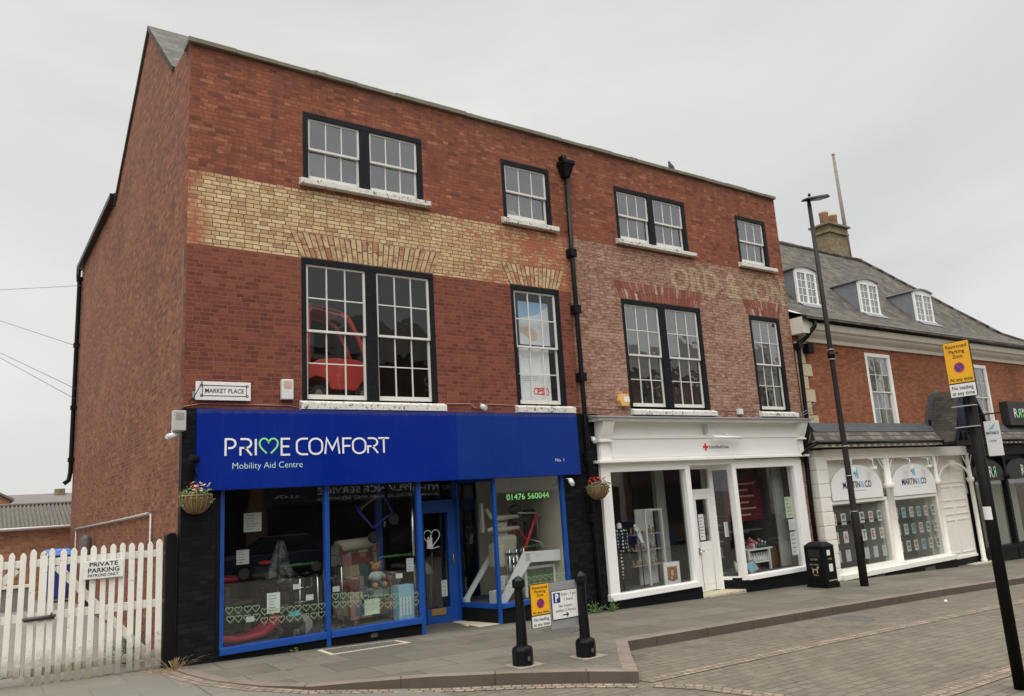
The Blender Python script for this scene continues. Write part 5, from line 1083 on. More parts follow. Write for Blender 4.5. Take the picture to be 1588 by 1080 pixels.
for z in (4.16, 3.96): MB().lathe([(.066, 0), (.066, .02)], (lx_-.01, ly, z), 14).build('steel_band', m_galv, t)
MB().lathe([(.074, 0), (.074, .12)], (lx_-.01, ly, 4.0), 14).box(lx_+.05, lx_+.24, ly-.02, ly+.02, 4.10, 4.13).build('bracket_collar', m_blackgl, t)
for z in (2.2, 1.62, .93): MB().lathe([(.070, 0), (.070, .018)], (lx_, ly, z), 14).build('steel_band', m_galv, t)
MB().box(lx_-.03, lx_+.03, ly-.085, ly-.076, z0+.55, z0+.95).build('access_door', m_post_dk, t)
# litter bin
bx, by = 13.50, -.84; z0 = g(13.6); t = thing('litter_bin', 'square black litter bin with gold print and white stickers', 'bin', (13.68, -.63, z0))
MB().box(bx-.02, bx+.38, by-.02, by+.44, z0-.05, z0+.10).box(bx, bx+.36, by, by+.42, z0+.10, z0+.77).build('body', m_blackgl, t, bevel=.012)
MB().prism([(bx-.015, by-.015, z0+.77), (bx+.375, by-.015, z0+.77), (bx+.375, by+.435, z0+.77), (bx-.015, by+.435, z0+.77)], [(bx+.08, by+.08, z0+.85), (bx+.28, by+.08, z0+.85), (bx+.28, by+.34, z0+.85), (bx+.08, by+.34, z0+.85)]).build('lid', m_blackgl, t, bevel=.01)
mt = basis((bx-.0005, by+.42, z0), (0, -1, 0)); op = MB(); op.M = mt; op.prism([(.09, .58, 0), (.34, .58, 0), (.34, .72, 0), (.09, .72, 0)], [(.09, .58, .003), (.34, .58, .003), (.34, .72, .003), (.09, .72, .003)]); op.build('opening', m_ink, t)
gl = MB(); text(gl, 'LITTER', mt, .12, .28, .515, .545, .002, .01); text(gl, 'DOG WASTE', mt, .09, .29, .42, .445, .002, .01); gl.M = mt
gl.ribbon([(.15, .27), (.15, .34), (.24, .34), (.24, .27)], .022, .002); gl.ribbon([(.24, .335), (.255, .385), (.285, .38)], .025, .002); gl.ribbon([(.15, .34), (.125, .375)], .012, .002); gl.M = None
text(gl, 'ONLY', mt, .15, .26, .225, .25, .002, .01); mt2 = basis((bx, by-.0005, z0), (1, 0, 0)); text(gl, 'LITTER', mt2, .12, .25, .515, .545, .002, .01); gl.M = mt2; gl.ribbon([(.08, .135), (.34, .135)], .016, .002); gl.M = None; gl.build('gold_print', m_gold, t)
s1 = MB(); s1.M = mt2
for a, b, c, d in ((.11, .21, .60, .70), (.13, .25, .30, .44)): s1.prism([(a, c, 0), (b, c, 0), (b, d, 0), (a, d, 0)], [(a, c, .002), (b, c, .002), (b, d, .002), (a, d, .002)])
s1.build('sticker', m_plate, t)
# flagpole, pigeon, cables
t = thing('flagpole', 'bare brown flagpole standing behind the slate roof ridge', 'flagpole', (24.75, 4.2, 8.3)); MB().tube([(24.8, 4.2, 8.0), (24.7, 4.2, 12.92)], [.075, .05], 10).build('pole', m_flag, t); MB().ball((24.7, 4.2, 12.95), .06, 8, 6).build('finial', m_flag, t)
pg = MB(); pg.M = Matrix.Translation((11.43, .06, 7.965)) @ Matrix.Rotation(R(200), 4, 'Z'); pg.tube([(-.15, 0, .05), (-.08, 0, .075), (0, 0, .085), (.06, 0, .11), (.085, 0, .15), (.10, 0, .17), (.125, 0, .168)], [.012, .035, .055, .045, .028, .026, .010], 10); pg.tube([(.01, .015, .04), (.015, .015, -.002)], .006, 5); pg.tube([(.01, -.015, .04), (.015, -.015, -.002)], .006, 5)
tag(pg.build('pigeon', m_pigeon, None, (11.43, .06, 7.965)), 'small grey pigeon perched on the parapet coping', 'bird')
for k, (za, zb, lab) in enumerate(((7.36, 7.66, 'highest thin overhead cable meeting the far downpipe'), (6.60, 6.05, 'second thin overhead cable below the highest one'), (5.84, 4.96, 'overhead cable just above the lowest one'), (5.73, 4.70, 'lowest overhead cable reaching the gable downpipe'))):
    a = Vector((2.06, 11.9, zb)); b = Vector((.33, 11.9, za)); d = b-a; P = [a+d*t*6-Vector((0, 0, -1.6*(t*t-t)*-.0)) for t in lin(0, 1, 9)]
    tag(MB().tube(P, .006, 5).build('overhead_cable', m_cable, None, a), lab, 'cable', 'overhead cables beside the gable')
# wall mounted things
def cctv(p, d, label, m, r=.035, l=.16):
    t = thing('security_camera', label, 'camera', p); a = Vector(p); dv = Vector(d).normalized()
    MB().tube([a-dv*l*.5, a+dv*l*.5], r, 12).tube([a+dv*l*.5-dv*.005, a+dv*(l*.5+.02)], r*.7, 12).build('housing', m, t); MB().tube([a, a+Vector((0, .04, .05)), (a.x, max(a.y+.08, -.02), a.z+.06)], .012, 6).build('arm', m, t); return t
cctv((1.97, -.10, 2.585), (-.8, -.5, -.2), 'white bullet camera on the corner below the junction box', m_boxw); cctv((2.20, -.17, 2.30), (-.5, -.8, .1), 'dark camera between the corner pier and the blue sign', m_black, .045, .14)
cctv((7.98, -.18, 1.80), (-.3, -.8, -.5), 'white camera under the end of the blue sign by the drainpipe', m_boxw, .04, .12); cctv((6.43, -.09, 3.0), (0, -1, -.3), 'small white camera on brick between two first floor windows', m_boxw, .045, .09); cctv((8.60, -.10, 2.48), (0, -.6, -.8), 'white dome camera on the black pier by the red cross shop', m_boxw, .04, .08)
def wallbox(name, label, cat, x0, x1, z0, z1, d, m, y=0., m2=None):
    t = thing(name, label, cat, ((x0+x1)/2, y, z0)); MB().box(x0, x1, y-d, y-.002, z0, z1).build('case', m, t, bevel=.012)
    if m2: MB().box(x0+.03, x1-.03, y-d-.004, y-d-.0005, z0+(z1-z0)*.55, z1-.03).build('front_panel', m2, t)
    return t
wallbox('alarm_box', 'white alarm box on red brick beside the street name plate', 'alarm', 3.30, 3.46, 3.06, 3.33, .07, m_boxw, 0, m_skin)
wallbox('junction_box', 'grey junction box on the corner above the bullet camera', 'box', 1.955, 2.105, 2.64, 2.885, .10, m_plas, -.06, m_galv)
wallbox('wall_box', 'small pale wall box on faded brick above white cornice', 'box', 12.48, 12.62, 2.96, 3.07, .07, m_boxw); wallbox('wall_speaker', 'dark wall speaker box beside the upper stone quoins', 'speaker', 14.95, 15.15, 4.33, 4.55, .16, m_black, -.02)
t = thing('alarm_box', 'amber hexagonal alarm box on faded pink brick', 'alarm', (9.42, -.05, 3.06)); MB().pxz([(9.29, 3.17), (9.33, 3.07), (9.49, 3.07), (9.54, 3.17), (9.50, 3.29), (9.33, 3.29)], -.09, -.002).build('case', m_alarmy, t, bevel=.01); MB().box(9.38, 9.50, -.094, -.0905, 3.14, 3.24).build('label_panel', m_plate, t)
t = thing('sign_lamp', 'white tube lamp over the red cross lettering', 'lamp', (11.9, -.2, 2.48)); MB().tube([(11.47, -.22, 2.50), (12.30, -.22, 2.48)], .03, 10).build('tube', m_signw, t); MB().tube([(11.9, -.09, 2.57), (11.9, -.22, 2.53)], .012).build('arm', m_white, t); MB().box(11.34, 11.40, -.16, -.08, 2.58, 2.74).build('control_box', m_plas, t)
tag(MB().tube([(2.10, -.012, 2.95), (2.3, -.012, 2.99), (3.4, -.012, 2.985), (3.55, -.012, 2.96)], .006, 5).tube([(5.8, -.012, 3.05), (6.25, -.012, 3.06), (6.3, -.012, 3.0), (6.4, -.012, 2.99)], .006, 5).tube([(6.5, -.012, 3.0), (6.55, -.012, 3.06), (7.06, -.012, 3.05)], .006, 5).tube([(8.28, -.012, 3.05), (8.6, -.012, 3.05), (9.3, -.012, 3.02), (9.6, -.012, 3.03)], .006, 5).tube([(11.86, -.012, 3.05), (12.5, -.012, 3.04), (13.2, -.012, 3.06)], .006, 5).build('wall_cable', m_cablep, None, (6, 0, 3)), 'thin pinkish cable clipped along brick above the shop signs', 'cable')
tag(MB().tube([(14.40, -.06, 2.95), (14.62, -.12, 3.05), (14.95, -.06, 3.15), (15.2, -.03, 3.3)], .008, 5).tube([(14.35, -.06, 2.9), (14.7, -.14, 3.02), (15.2, -.05, 3.05)], .007, 5).build('wall_cable', m_cable, None, (14.8, 0, 3)), 'loose dark cable crossing the downpipe beside stone quoins', 'cable')
# hanging baskets
def basket(x, y, z, flowers, label):
    t = thing('hanging_basket', label, 'basket', (x, y, z), 'hanging flower baskets'); r = random.Random(int(x*100))
    MB().lathe([(.03, 0), (.09, .02), (.145, .08), (.17, .16), (.175, .20), (.15, .20), (.1, .17)], (x, y, z), 20).build('liner', m_coir, t)
    mb = MB()
    for k in range(18):
        a = k*math.pi/9; mb.tube([(x+rr_*math.cos(a), y+rr_*math.sin(a), z+zz) for rr_, zz in ((.035, -.003), (.095, .018), (.15, .078), (.176, .16), (.181, .205))], .0065, 5)
    mb.tube([(x+.181*math.cos(a), y+.181*math.sin(a), z+.205) for a in lin(0, 6.28, 20)], .008, 5); mb.build('basket', m_wick, t)
    def leaves(n, m, name, s0, s1, rad, h0, h1):
        mb = MB()
        for k in range(n):
            a = r.uniform(0, 6.28); q = rad*math.sqrt(r.random()); c = Vector((x+q*math.cos(a), y+q*math.sin(a), z+r.uniform(h0, h1)-q*.2)); s = r.uniform(s0, s1)
            u = Vector((r.gauss(0, 1), r.gauss(0, 1), r.gauss(0, .6))).normalized(); v = u.orthogonal().normalized(); v = (v+u.cross(v)*r.uniform(-1, 1)).normalized()
            mb.face([c-u*s, c-v*s*.5, c+u*s, c+v*s*.5])
        mb.build(name, m, t)
    leaves(230, m_leaf, 'foliage', .014, .036, .20, .13, .31)
    for m, n in flowers: leaves(n, m, 'flowers', .014, .028, .16, .25, .38)
    MB().tube([(x, -.03, z+.50), (x, y, z+.52), (x, y, z+.42)], .009, 6).build('bracket', m_black, t)
    mb = MB()
    for k in range(3): a = k*2.09+.4; mb.tube([(x+.175*math.cos(a), y+.175*math.sin(a), z+.2), (x, y, z+.43)], .003, 4)
    mb.build('chain', m_black, t)
basket(2.22, -.21, 1.655, ((m_yelfl, 60), (m_redfl, 26), (m_pinkfl, 8)), 'wicker hanging basket with yellow and red flowers on the corner pier')
basket(8.46, -.26, 1.50, ((m_redfl, 95), (m_signw, 8)), 'wicker hanging basket with red flowers on the black pier')
# gate
def gate(label, xs, zt, zb, rails, brace, name='picket_gate'):
    t = thing(name, label, 'gate', ((xs[0][0]+xs[-1][0])/2, .05, -.04), 'white picket gates')
    for x, zt_, zb_, wd in xs:
        h = wd/2; j = random.uniform(-.010, .010); lean = random.uniform(-.016, .022)
        P = [(x-h+lean, zb_), (x+h+lean, zb_), (x+h, zt_-.04), (x+h*.55, zt_-.012), (x, zt_), (x-h*.55, zt_-.012), (x-h, zt_-.04)]
        MB().pxz(P, .028+j*.3, .048+j*.3).build('picket', m_picket, t, bevel=.003)
    a, b = xs[0][0]-.03, xs[-1][0]+.03
    for z0, z1 in rails: MB().box(a, b, .056, .10, z0, z1).build('rail', m_picket, t, bevel=.004)
    if brace: MB().pxz(brace, .060, .095).build('brace', m_picket, t)
    return t
gx = [.616, .716, .79, .901, 1.0, 1.096, 1.193, 1.292, 1.391, 1.487, 1.583, 1.68, 1.778, 1.876]
G_ = [(x, 1.365+random.uniform(-.012, .012), -.035+random.uniform(-.008, .008), .058+random.uniform(-.003, .005)) for x in gx]; G_[-1] = (1.876, 1.385, -.03, .068); G_[1] = (.716, 1.35, -.035, .072)
gate('white picket gate leaf hung on the black post beside the shop', G_, 0, 0, [(1.185, 1.265), (.62, .71), (.06, .145)], [(.80, 1.16), (.88, 1.19), (1.83, .12), (1.76, .08)])
G2 = [(-.62+k*.104, 1.352+random.uniform(-.01, .01), .075+random.uniform(-.03, .02), .056) for k in range(12)]
gate('weathered white picket gate leaf with shorter rotted ends', G2, 0, 0, [(1.185, 1.265), (.62, .71), (.08, .155)], [(-.55, .2), (-.48, .16), (.5, 1.15), (.44, 1.2)])
t = thing('gate_latch', 'black iron bolt across the meeting of the picket gates', 'latch', (.7, .02, .65)); MB().box(.555, .84, .002, .014, .625, .675).build('plate', m_irn, t, bevel=.004); MB().tube([(.54, -.008, .655), (.85, -.008, .665)], .014).tube([(.80, -.01, .66), (.81, -.03, .70)], .010).build('bolt', m_irn, t)
t = thing('gate_post', 'thick black timber gate post with rounded top beside the shop corner', 'post', (2.0, .08, -.06)); MB().pxz([(1.935, -.15), (2.065, -.15), (2.065, 1.40), (2.045, 1.44), (1.99, 1.445), (1.945, 1.42)], .0, .16).build('timber', m_black, t, bevel=.01)
each('hinge', m_irn, t, [(1.90, 1.94, .03, .05, .66, .70), (1.90, 1.94, .03, .05, 1.20, 1.24)])
# street furniture on the ground
t = thing('manhole_cover', 'round dark manhole cover in the pavement near the bollards', 'manhole', (6.78, -1.16, g(6.78))); MB().lathe([(.27, 0), (.27, .006), (.255, .0075), (.01, .0075)], (6.78, -1.16, g(6.78)-.001), 28).build('cover', m_irn, t)
t = thing('manhole_cover', 'round manhole cover in the paved parking bay', 'manhole', (10.9, -2.95, g(10.9)-.11)); MB().lathe([(.30, 0), (.30, .008), (.29, .0095), (.01, .0095)], (10.9, -2.95, g(10.9)-.112), 28).build('cover', m_irn, t)
t = thing('pavement_light', 'long grey pavement light set against the blue shopfront base', 'grating', (4.25, -.3, g(4.25)))
gz = lambda x, o: (g(x)+o)
mb = MB(); P = [(3.70, -.62), (4.83, -.52), (4.78, -.20), (3.70, -.16)]; mb.prism([(x, y, g(x)-.01) for x, y in P], [(x, y, g(x)+.006) for x, y in P]); mb.build('frame', m_step, t)
mb = MB(); P = [(3.76, -.57), (4.74, -.49), (4.72, -.24), (3.76, -.20)]; mb.prism([(x, y, g(x)) for x, y in P], [(x, y, g(x)+.0085) for x, y in P]); mb.build('glass_grid', small_setts('pavement_glass', (.10, .105, .10), (.15, .155, .145), .06, .06), t)
def tuft(name, label, c, n, h, spread, m, cat='plant', flat=0., wd=.012):
    r = random.Random(int(c[0]*97)+n); mb = MB()
    for k in range(n):
        a = r.uniform(0, 6.28); q = spread*r.random(); b = Vector((c[0]+q*.4*math.cos(a), c[1]+q*.4*math.sin(a), c[2])); hh = h*r.uniform(.4, 1); tip = b+Vector((math.cos(a)*q, math.sin(a)*q, hh*(1-flat))); mid = b.lerp(tip, .55)+Vector((0, 0, hh*.18)); s = Vector((-math.sin(a), math.cos(a), 0))*wd*r.uniform(.6, 1.3)
        mb.face([b-s*.5, b+s*.5, mid+s, mid-s]); mb.face([mid-s, mid+s, tip])
    return tag(mb.build(name, m, None, c), label, cat)
def leafy(name, label, c, n, h, spread, m):
    r = random.Random(int(c[0]*31)+n); mb = MB()
    for k in range(n):
        a = r.uniform(0, 6.28); q = spread*math.sqrt(r.random()); hh = h*r.uniform(.25, 1)*(1-.5*q/spread); b = Vector((c[0]+q*.2*math.cos(a), c[1]+q*.2*math.sin(a), c[2])); tip = Vector((c[0]+q*math.cos(a), c[1]+q*.7*math.sin(a)-.02, c[2]+hh)); mb.tube([b, b.lerp(tip, .5)+Vector((0, 0, hh*.12)), tip], [.004, .003, .0015], 4)
        for j in range(7):
            p = b.lerp(tip, r.uniform(.25, 1.02)); u = Vector((r.gauss(0, 1), r.gauss(0, 1), r.gauss(.2, .5))).normalized(); v = u.orthogonal().normalized(); v = (v+u.cross(v)*r.uniform(-1, 1)).normalized(); l = r.uniform(.015, .038)
            mb.face([p, p+u*l*.5-v*l*.28, p+u*l, p+u*l*.5+v*l*.28])
    return tag(mb.build(name, m, None, c), label, 'plant')
leafy('weed', 'green weed growing at the foot of the drainpipe', (8.30, -.12, g(8.3)), 26, .24, .17, m_leaf2); leafy('weed', 'green weed against the white shopfront pilaster', (8.62, -.16, g(8.6)), 22, .30, .13, m_leaf2); leafy('weed', 'small weed in the joint below the blue shop window', (3.45, -.05, g(3.45)), 5, .08, .08, m_leaf2)
tuft('dry_grass', 'clump of dry straw at the foot of the black gate post', (2.05, -.10, -.065), 60, .20, .28, m_straw, 'grass', .35, .006)
mb = MB(); r = random.Random(5)
for k in range(90):
    x, y = r.gauss(1.9, .13), r.gauss(-.18, .08); a = r.uniform(0, 3.14); l = r.uniform(.02, .07); mb.tube([(x, y, g(x)+.004), (x+l*math.cos(a), y+l*math.sin(a), g(x)+.006)], .0025, 4)
tag(mb.build('straw_litter', m_straw), None, None, kind='stuff')['label'] = 'scattered straw on the driveway by the gate'
tag(MB().prism([(13.62, -2.94, g(13.6)-.107), (13.69, -2.96, g(13.6)-.108), (13.68, -2.91, g(13.6)-.107)], [(13.63, -2.93, g(13.6)-.075), (13.68, -2.94, g(13.6)-.08), (13.67, -2.92, g(13.6)-.085)]).build('litter', m_paper, None, (13.65, -2.93, g(13.6)-.11)), 'small scrap of white paper lying by the kerb', 'litter')

# ------------------------------------------------------------------ things upstairs
t = thing('cabin_scooter', 'red cabin mobility scooter seen through the first floor window', 'scooter', (4.25, .62, 3.05)); y0, y1 = .40, .98
body = [(3.82, 3.62), (3.82, 3.42), (3.87, 3.44), (3.93, 3.47), (4.05, 3.46), (4.12, 3.40), (4.17, 3.29), (4.56, 3.27), (4.60, 3.34), (4.68, 3.44), (4.80, 3.47), (4.83, 3.6), (4.74, 3.70), (4.55, 3.74), (4.25, 3.75), (4.0, 3.72)]
MB().pxz(body[::-1], y0, y1).build('body', m_red, t, bevel=.02)
fr = MB()
for yy in (y0, y1-.05):
    fr.M = basis((0, yy, 0), (1, 0, 0)); fr.ribbon([(3.84, 3.66), (3.845, 4.40), (3.90, 4.50), (4.32, 4.42), (4.46, 4.36), (4.62, 4.05), (4.76, 3.70)], .055, -.05)
fr.M = None; fr.prism([(3.83, y0, 4.49), (4.34, y0, 4.405), (4.34, y1, 4.405), (3.83, y1, 4.49)], [(3.86, y0, 4.54), (4.36, y0, 4.45), (4.36, y1, 4.45), (3.86, y1, 4.54)]); fr.build('cabin_frame', m_red, t)
MB().box(3.90, 4.30, .55, .85, 3.75, 3.82).box(3.90, 3.98, .55, .85, 3.82, 4.15).build('seat', m_seat, t)
for x, yy in ((3.98, y0-.01), (4.66, y0-.01), (3.98, y1-.07), (4.66, y1-.07)):
    wh = MB(); wh.tube([(x, yy, 3.22), (x, yy+.08, 3.22)], .125, 18); wo = wh.build('wheel', m_rub, t); MB().tube([(x, yy-.004, 3.22), (x, yy+.02, 3.22)], .06, 12).build('hub', m_chrome, wo)
MB().box(3.7, 8.3, .3, 1.2, 3.03, 3.09).build('platform', m_roomdk, bA)
t = thing('poster', 'blue and white poster with printed arm above the white poster', 'poster', (7.67, .13, 4.1)); MB().box(7.36, 7.99, .125, .13, 4.10, 4.84).build('sheet', m_posterw, t)
mb = MB(); mb.M = FR(.1245); mb.prism([(7.365, 4.55, 0), (7.72, 4.62, 0), (7.99, 4.80, 0), (7.99, 4.835, 0), (7.365, 4.835, 0)], [(7.365, 4.55, .001), (7.72, 4.62, .001), (7.99, 4.80, .001), (7.99, 4.835, .001), (7.365, 4.835, .001)]); mb.build('sky_print', m_posterb, t)
mb = MB(); mb.M = FR(.1245); mb.prism(*[[(a, b, d) for a, b in ((7.37, 4.30), (7.50, 4.24), (7.60, 4.16), (7.72, 4.19), (7.76, 4.27), (7.68, 4.36), (7.56, 4.42), (7.44, 4.40), (7.37, 4.42))] for d in (0, .0012)]); mb.build('arm_print', m_skin, t)
mb = MB(); mb.M = FR(.1244); mb.prism([(7.72, 4.16, 0), (7.94, 4.2, 0), (7.95, 4.48, 0), (7.76, 4.44, 0)], [(7.72, 4.16, .0012), (7.94, 4.2, .0012), (7.95, 4.48, .0012), (7.76, 4.44, .0012)]); mb.build('grey_print', m_card, t)
t = thing('poster', 'white poster with red logo below the blue and white poster', 'poster', (7.65, .13, 3.17)); MB().box(7.32, 7.94, .125, .13, 3.15, 4.05).build('sheet', m_signw, t)
mb = MB(); text(mb, 'PSI', FR(.1245), 7.65, 7.84, 3.27, 3.35, .001, .03); mb.M = FR(.1245); mb.ribbon([(7.60, 3.27), (7.58, 3.31), (7.60, 3.36), (7.86, 3.37), (7.89, 3.31), (7.87, 3.255)], .016, .001, closed=True); mb.build('logo', m_redx, t)
mb = MB(); text(mb, 'Rise', FR(.1245), 7.38, 7.56, 3.86, 3.93, .001); mb.M = FR(.1245)
for k in range(3): mb.ribbon([(7.38, 3.56-k*.035), (7.72-k*.03, 3.565-k*.035)], .008, .001)
mb.build('grey_print', m_card, t)
t = thing('paper_bundle', 'crumpled pale yellow cloth heap inside the small top window', 'cloth', (7.4, .16, 6.3)); mb = MB(); r = random.Random(2)
for k in range(9): mb.ball((7.26+.1*r.random()+k*.055, .20+r.random()*.06, 6.33+r.random()*.08+(.06 if k < 3 else 0)), (.06, .04, .07*r.uniform(.7, 1.4)), 7, 5)
mb.build('cloth', m_ylwcl, t)

# ------------------------------------------------------------------ things in the mobility shop windows
fz = .032
def wheel(parent, c, r, wd, ax='y', hub=m_seat):
    d = Vector((0, wd/2, 0)) if ax == 'y' else Vector((wd/2, 0, 0)); c = Vector(c)
    o = MB().tube([c-d, c-d*.5, c+d*.5, c+d], [r*.86, r, r, r*.86], 18).build('wheel', m_rub, parent); MB().tube([c-d*1.08, c+d*1.08], r*.52, 14).build('hub', hub, o); return o
def scooter(o, ang, col, label, s=1., low=False):
    t = thing('mobility_scooter', label, 'scooter', o); M_ = Matrix.Translation(o) @ Matrix.Rotation(ang, 4, 'Z') @ Matrix.Scale(s, 4)
    def P(name, mat, f, par=t, **k): mb = MB(); mb.M = M_; f(mb); return mb.build(name, mat, par, **k)
    if low: P('body', col, lambda m: m.pxz([(-.62, .16), (-.45, .06), (-.1, .03), (.30, .05), (.52, .17), (.60, .32), (.50, .34), (.40, .22), (.22, .13), (-.1, .11), (-.42, .17), (-.60, .26)][::-1], -.20, .20), bevel=.03)
    else: P('body', col, lambda m: m.pxz([(-.46, .12), (-.08, .08), (.30, .08), (.50, .13), (.54, .24), (.45, .36), (.37, .35), (.30, .13), (-.06, .13), (-.12, .32), (-.40, .35), (-.48, .25)][::-1], -.18, .18), bevel=.035)
    P('seat', m_seat, lambda m: m.box(-.36, .06, -.20, .20, .42, .49).box(-.38, -.30, -.20, .20, .49, .88).tube([(-.18, 0, .3), (-.18, 0, .42)], .03), bevel=.02)
    for sy in (-1, 1): P('armrest', m_seat, lambda m: m.box(-.30, .02, sy*.24-.025, sy*.24+.025, .60, .64))
    ti = P('tiller', m_black, lambda m: m.tube([(.44, 0, .22), (.34, 0, .72)], .03).tube([(.33, -.22, .75), (.34, 0, .72), (.33, .22, .75)], .016).box(.28, .38, -.08, .08, .70, .78))
    for x, y in ((-.32, -.1), (-.32, .1), (.42, -.08), (.42, .08)) if low else ((-.32, -.2), (-.32, .2), (.42, -.17), (.42, .17)):
        mb = MB(); mb.M = M_; mb.tube([(x, y-.035, .11), (x, y+.035, .11)], .11, 18); w_ = mb.build('wheel', m_rub, t); mb = MB(); mb.M = M_; mb.tube([(x, y-.038, .11), (x, y+.038, .11)], .042, 12); mb.build('hub', m_seat, w_)
    return t
scooter((2.95, .42, fz), R(10), m_pink, 'pink red mobility scooter behind the heart decals', .80, True)
scooter((3.62, .50, fz), R(250), m_blackgl, 'black mobility scooter facing the glass beside the middle post', .78)
scooter((3.25, 1.35, -.2), R(200), m_card, 'grey mobility scooter standing further inside the dark shop', 1.)
t = thing('bath_lift', 'green topped bath seat low behind the heart decals', 'bath seat', (3.62, .2, fz)); MB().ball((3.55, .2, .30), (.10, .08, .05), 12, 6).build('cushion', m_teal, t); MB().tube([(3.64, .14, .17), (3.64, .17, .17)], .12, 16).build('wheel_guard', m_galv, t); MB().tube([(3.55, .2, fz), (3.55, .2, .28)], .03).build('stem', m_galv, t)
t = thing('display_cover', 'clear plastic cover draped over a stand in the mobility shop', 'cover', (3.55, .75, .45)); mb = MB(); r = random.Random(4)
for k in range(12):
    a = k*.52; mb.face([(3.55+.05*math.cos(a), .75+.05*math.sin(a), 1.22), (3.55+.05*math.cos(a+.5), .75+.05*math.sin(a+.5), 1.2+r.random()*.06), (3.55+(.15+.1*r.random())*math.cos(a+.6), .75+.16*math.sin(a+.6), .62+r.random()*.15), (3.55+(.14+.1*r.random())*math.cos(a), .75+.16*math.sin(a), .66+r.random()*.1)])
mb.build('plastic', m_clear, t); MB().tube([(3.55, .8, -.2), (3.55, .8, 1.2)], .02).build('stand', m_black, t)
def sheet_(name, label, cat, x0, x1, z0, z1, y, m, m2=None, lines=0):
    t = thing(name, label, cat, ((x0+x1)/2, y, z0)); MB().box(x0, x1, y, y+.003, z0, z1).build('sheet', m, t)
    if m2:
        mb = MB(); mb.M = FR(y-.0003); h = (z1-z0)
        for k in range(lines): z = z1-h*(.14+.72*k/max(1, lines-1)); mb.ribbon([(x0+(x1-x0)*.14, z), (x0+(x1-x0)*random.uniform(.5, .86), z)], h*.035, .0008)
        mb.build('print', m2, t)
    return t
sheet_('notice', 'white printed notice taped just above the heart decals', 'notice', 3.135, 3.30, .375, .62, .03, m_paper, m_print, 6)
sheet_('notice', 'pale green notice in front of the patchwork armchair', 'notice', 4.44, 4.66, .185, .385, .03, m_paperg)
sheet_('notice', 'grey lined notice, highest and largest in the mobility shop window', 'notice', 2.95, 3.18, 1.38, 1.62, .4, m_card, m_print, 6)
sheet_('notice', 'small grey lined notice below the largest notice', 'notice', 2.86, 3.02, .98, 1.16, .4, m_card, m_print, 5)
sheet_('notice', 'small white notice on the silver pole near the shop door', 'notice', 5.10, 5.21, .68, .86, .06, m_posterw, m_print, 4)
sheet_('notice', 'white notice low inside the blue shop door', 'notice', 6.08, 6.18, .18, .42, .835, m_paper, m_print, 4)
# patchwork armchair and teddy
ac = thing('armchair', 'patchwork fabric armchair behind the mobility shop window', 'armchair', (4.72, .62, fz)); Mx = Matrix.Translation((4.70, .58, fz)) @ Matrix.Rotation(R(8), 4, 'Z')
def AP(name, mat, f, bevel=.03):
    mb = MB(); mb.M = Mx; f(mb); return mb.build(name, mat, ac, bevel=bevel)
AP('base', m_patch, lambda m: m.box(-.27, .27, -.22, .26, .07, .32)); AP('seat_cushion', m_patch, lambda m: m.box(-.25, .25, -.27, .20, .32, .46), .04)
AP('backrest', m_patch, lambda m: m.prism([(-.30, .14, .40), (.30, .14, .40), (.30, .34, .40), (-.30, .34, .40)], [(-.31, .24, 1.10), (.31, .24, 1.10), (.31, .40, 1.10), (-.31, .40, 1.10)]), .06)
for s in (-1, 1):
    AP('armrest', m_patch, lambda m: m.box(s*.33-.07, s*.33+.07, -.27, .26, .07, .54).tube([(s*.34, -.29, .55), (s*.34, .26, .58)], .088, 14), .02); AP('wing', m_patch, lambda m: m.box(s*.315-.04, s*.315+.04, .12, .34, .62, 1.06), .03)
AP('head_roll', m_uphol, lambda m: m.tube([(-.31, .24, 1.04), (.31, .24, 1.06)], .085, 14), 0)
for x in (-.30, .30): AP('foot', m_wood, lambda m: m.lathe([(.02, 0), (.035, .03), (.03, .08)], (x, -.22, 0), 8), 0)
td = thing('teddy', 'small teddy with pale jacket sitting on the patchwork armchair', 'teddy', (4.80, .42, .49)); c = Vector((4.80, .42, .49))
def TP(name, mat, f): mb = MB(); mb.M = Matrix.Translation(c); f(mb); return mb.build(name, mat, td)
TP('body', m_fur, lambda m: m.ball((0, 0, .27), (.075, .068, .07)).ball((0, -.06, .255), (.03, .025, .025)).ball((-.06, .01, .33), .026).ball((.06, .01, .33), .026).ball((-.07, -.12, .035), (.04, .05, .04)).ball((.07, -.13, .035), (.04, .05, .04)).ball((-.11, -.02, .13), .03).ball((.11, -.02, .13), .03))
TP('jacket', m_shirt, lambda m: m.lathe([(.06, .08), (.085, .13), (.075, .19), (.045, .225)], (0, 0, 0), 12).tube([(-.05, 0, .19), (-.11, -.02, .13)], .032).tube([(.05, 0, .19), (.11, -.02, .13)], .032)); TP('trousers', m_trous, lambda m: m.ball((0, 0, .06), (.085, .075, .06)).tube([(-.04, 0, .04), (-.07, -.10, .04)], .042).tube([(.04, 0, .04), (.07, -.11, .04)], .042))
TP('eyes', m_ink, lambda m: m.ball((-.026, -.064, .285), .008, 6, 5).ball((.026, -.064, .285), .008, 6, 5).ball((0, -.085, .262), .009, 6, 5))
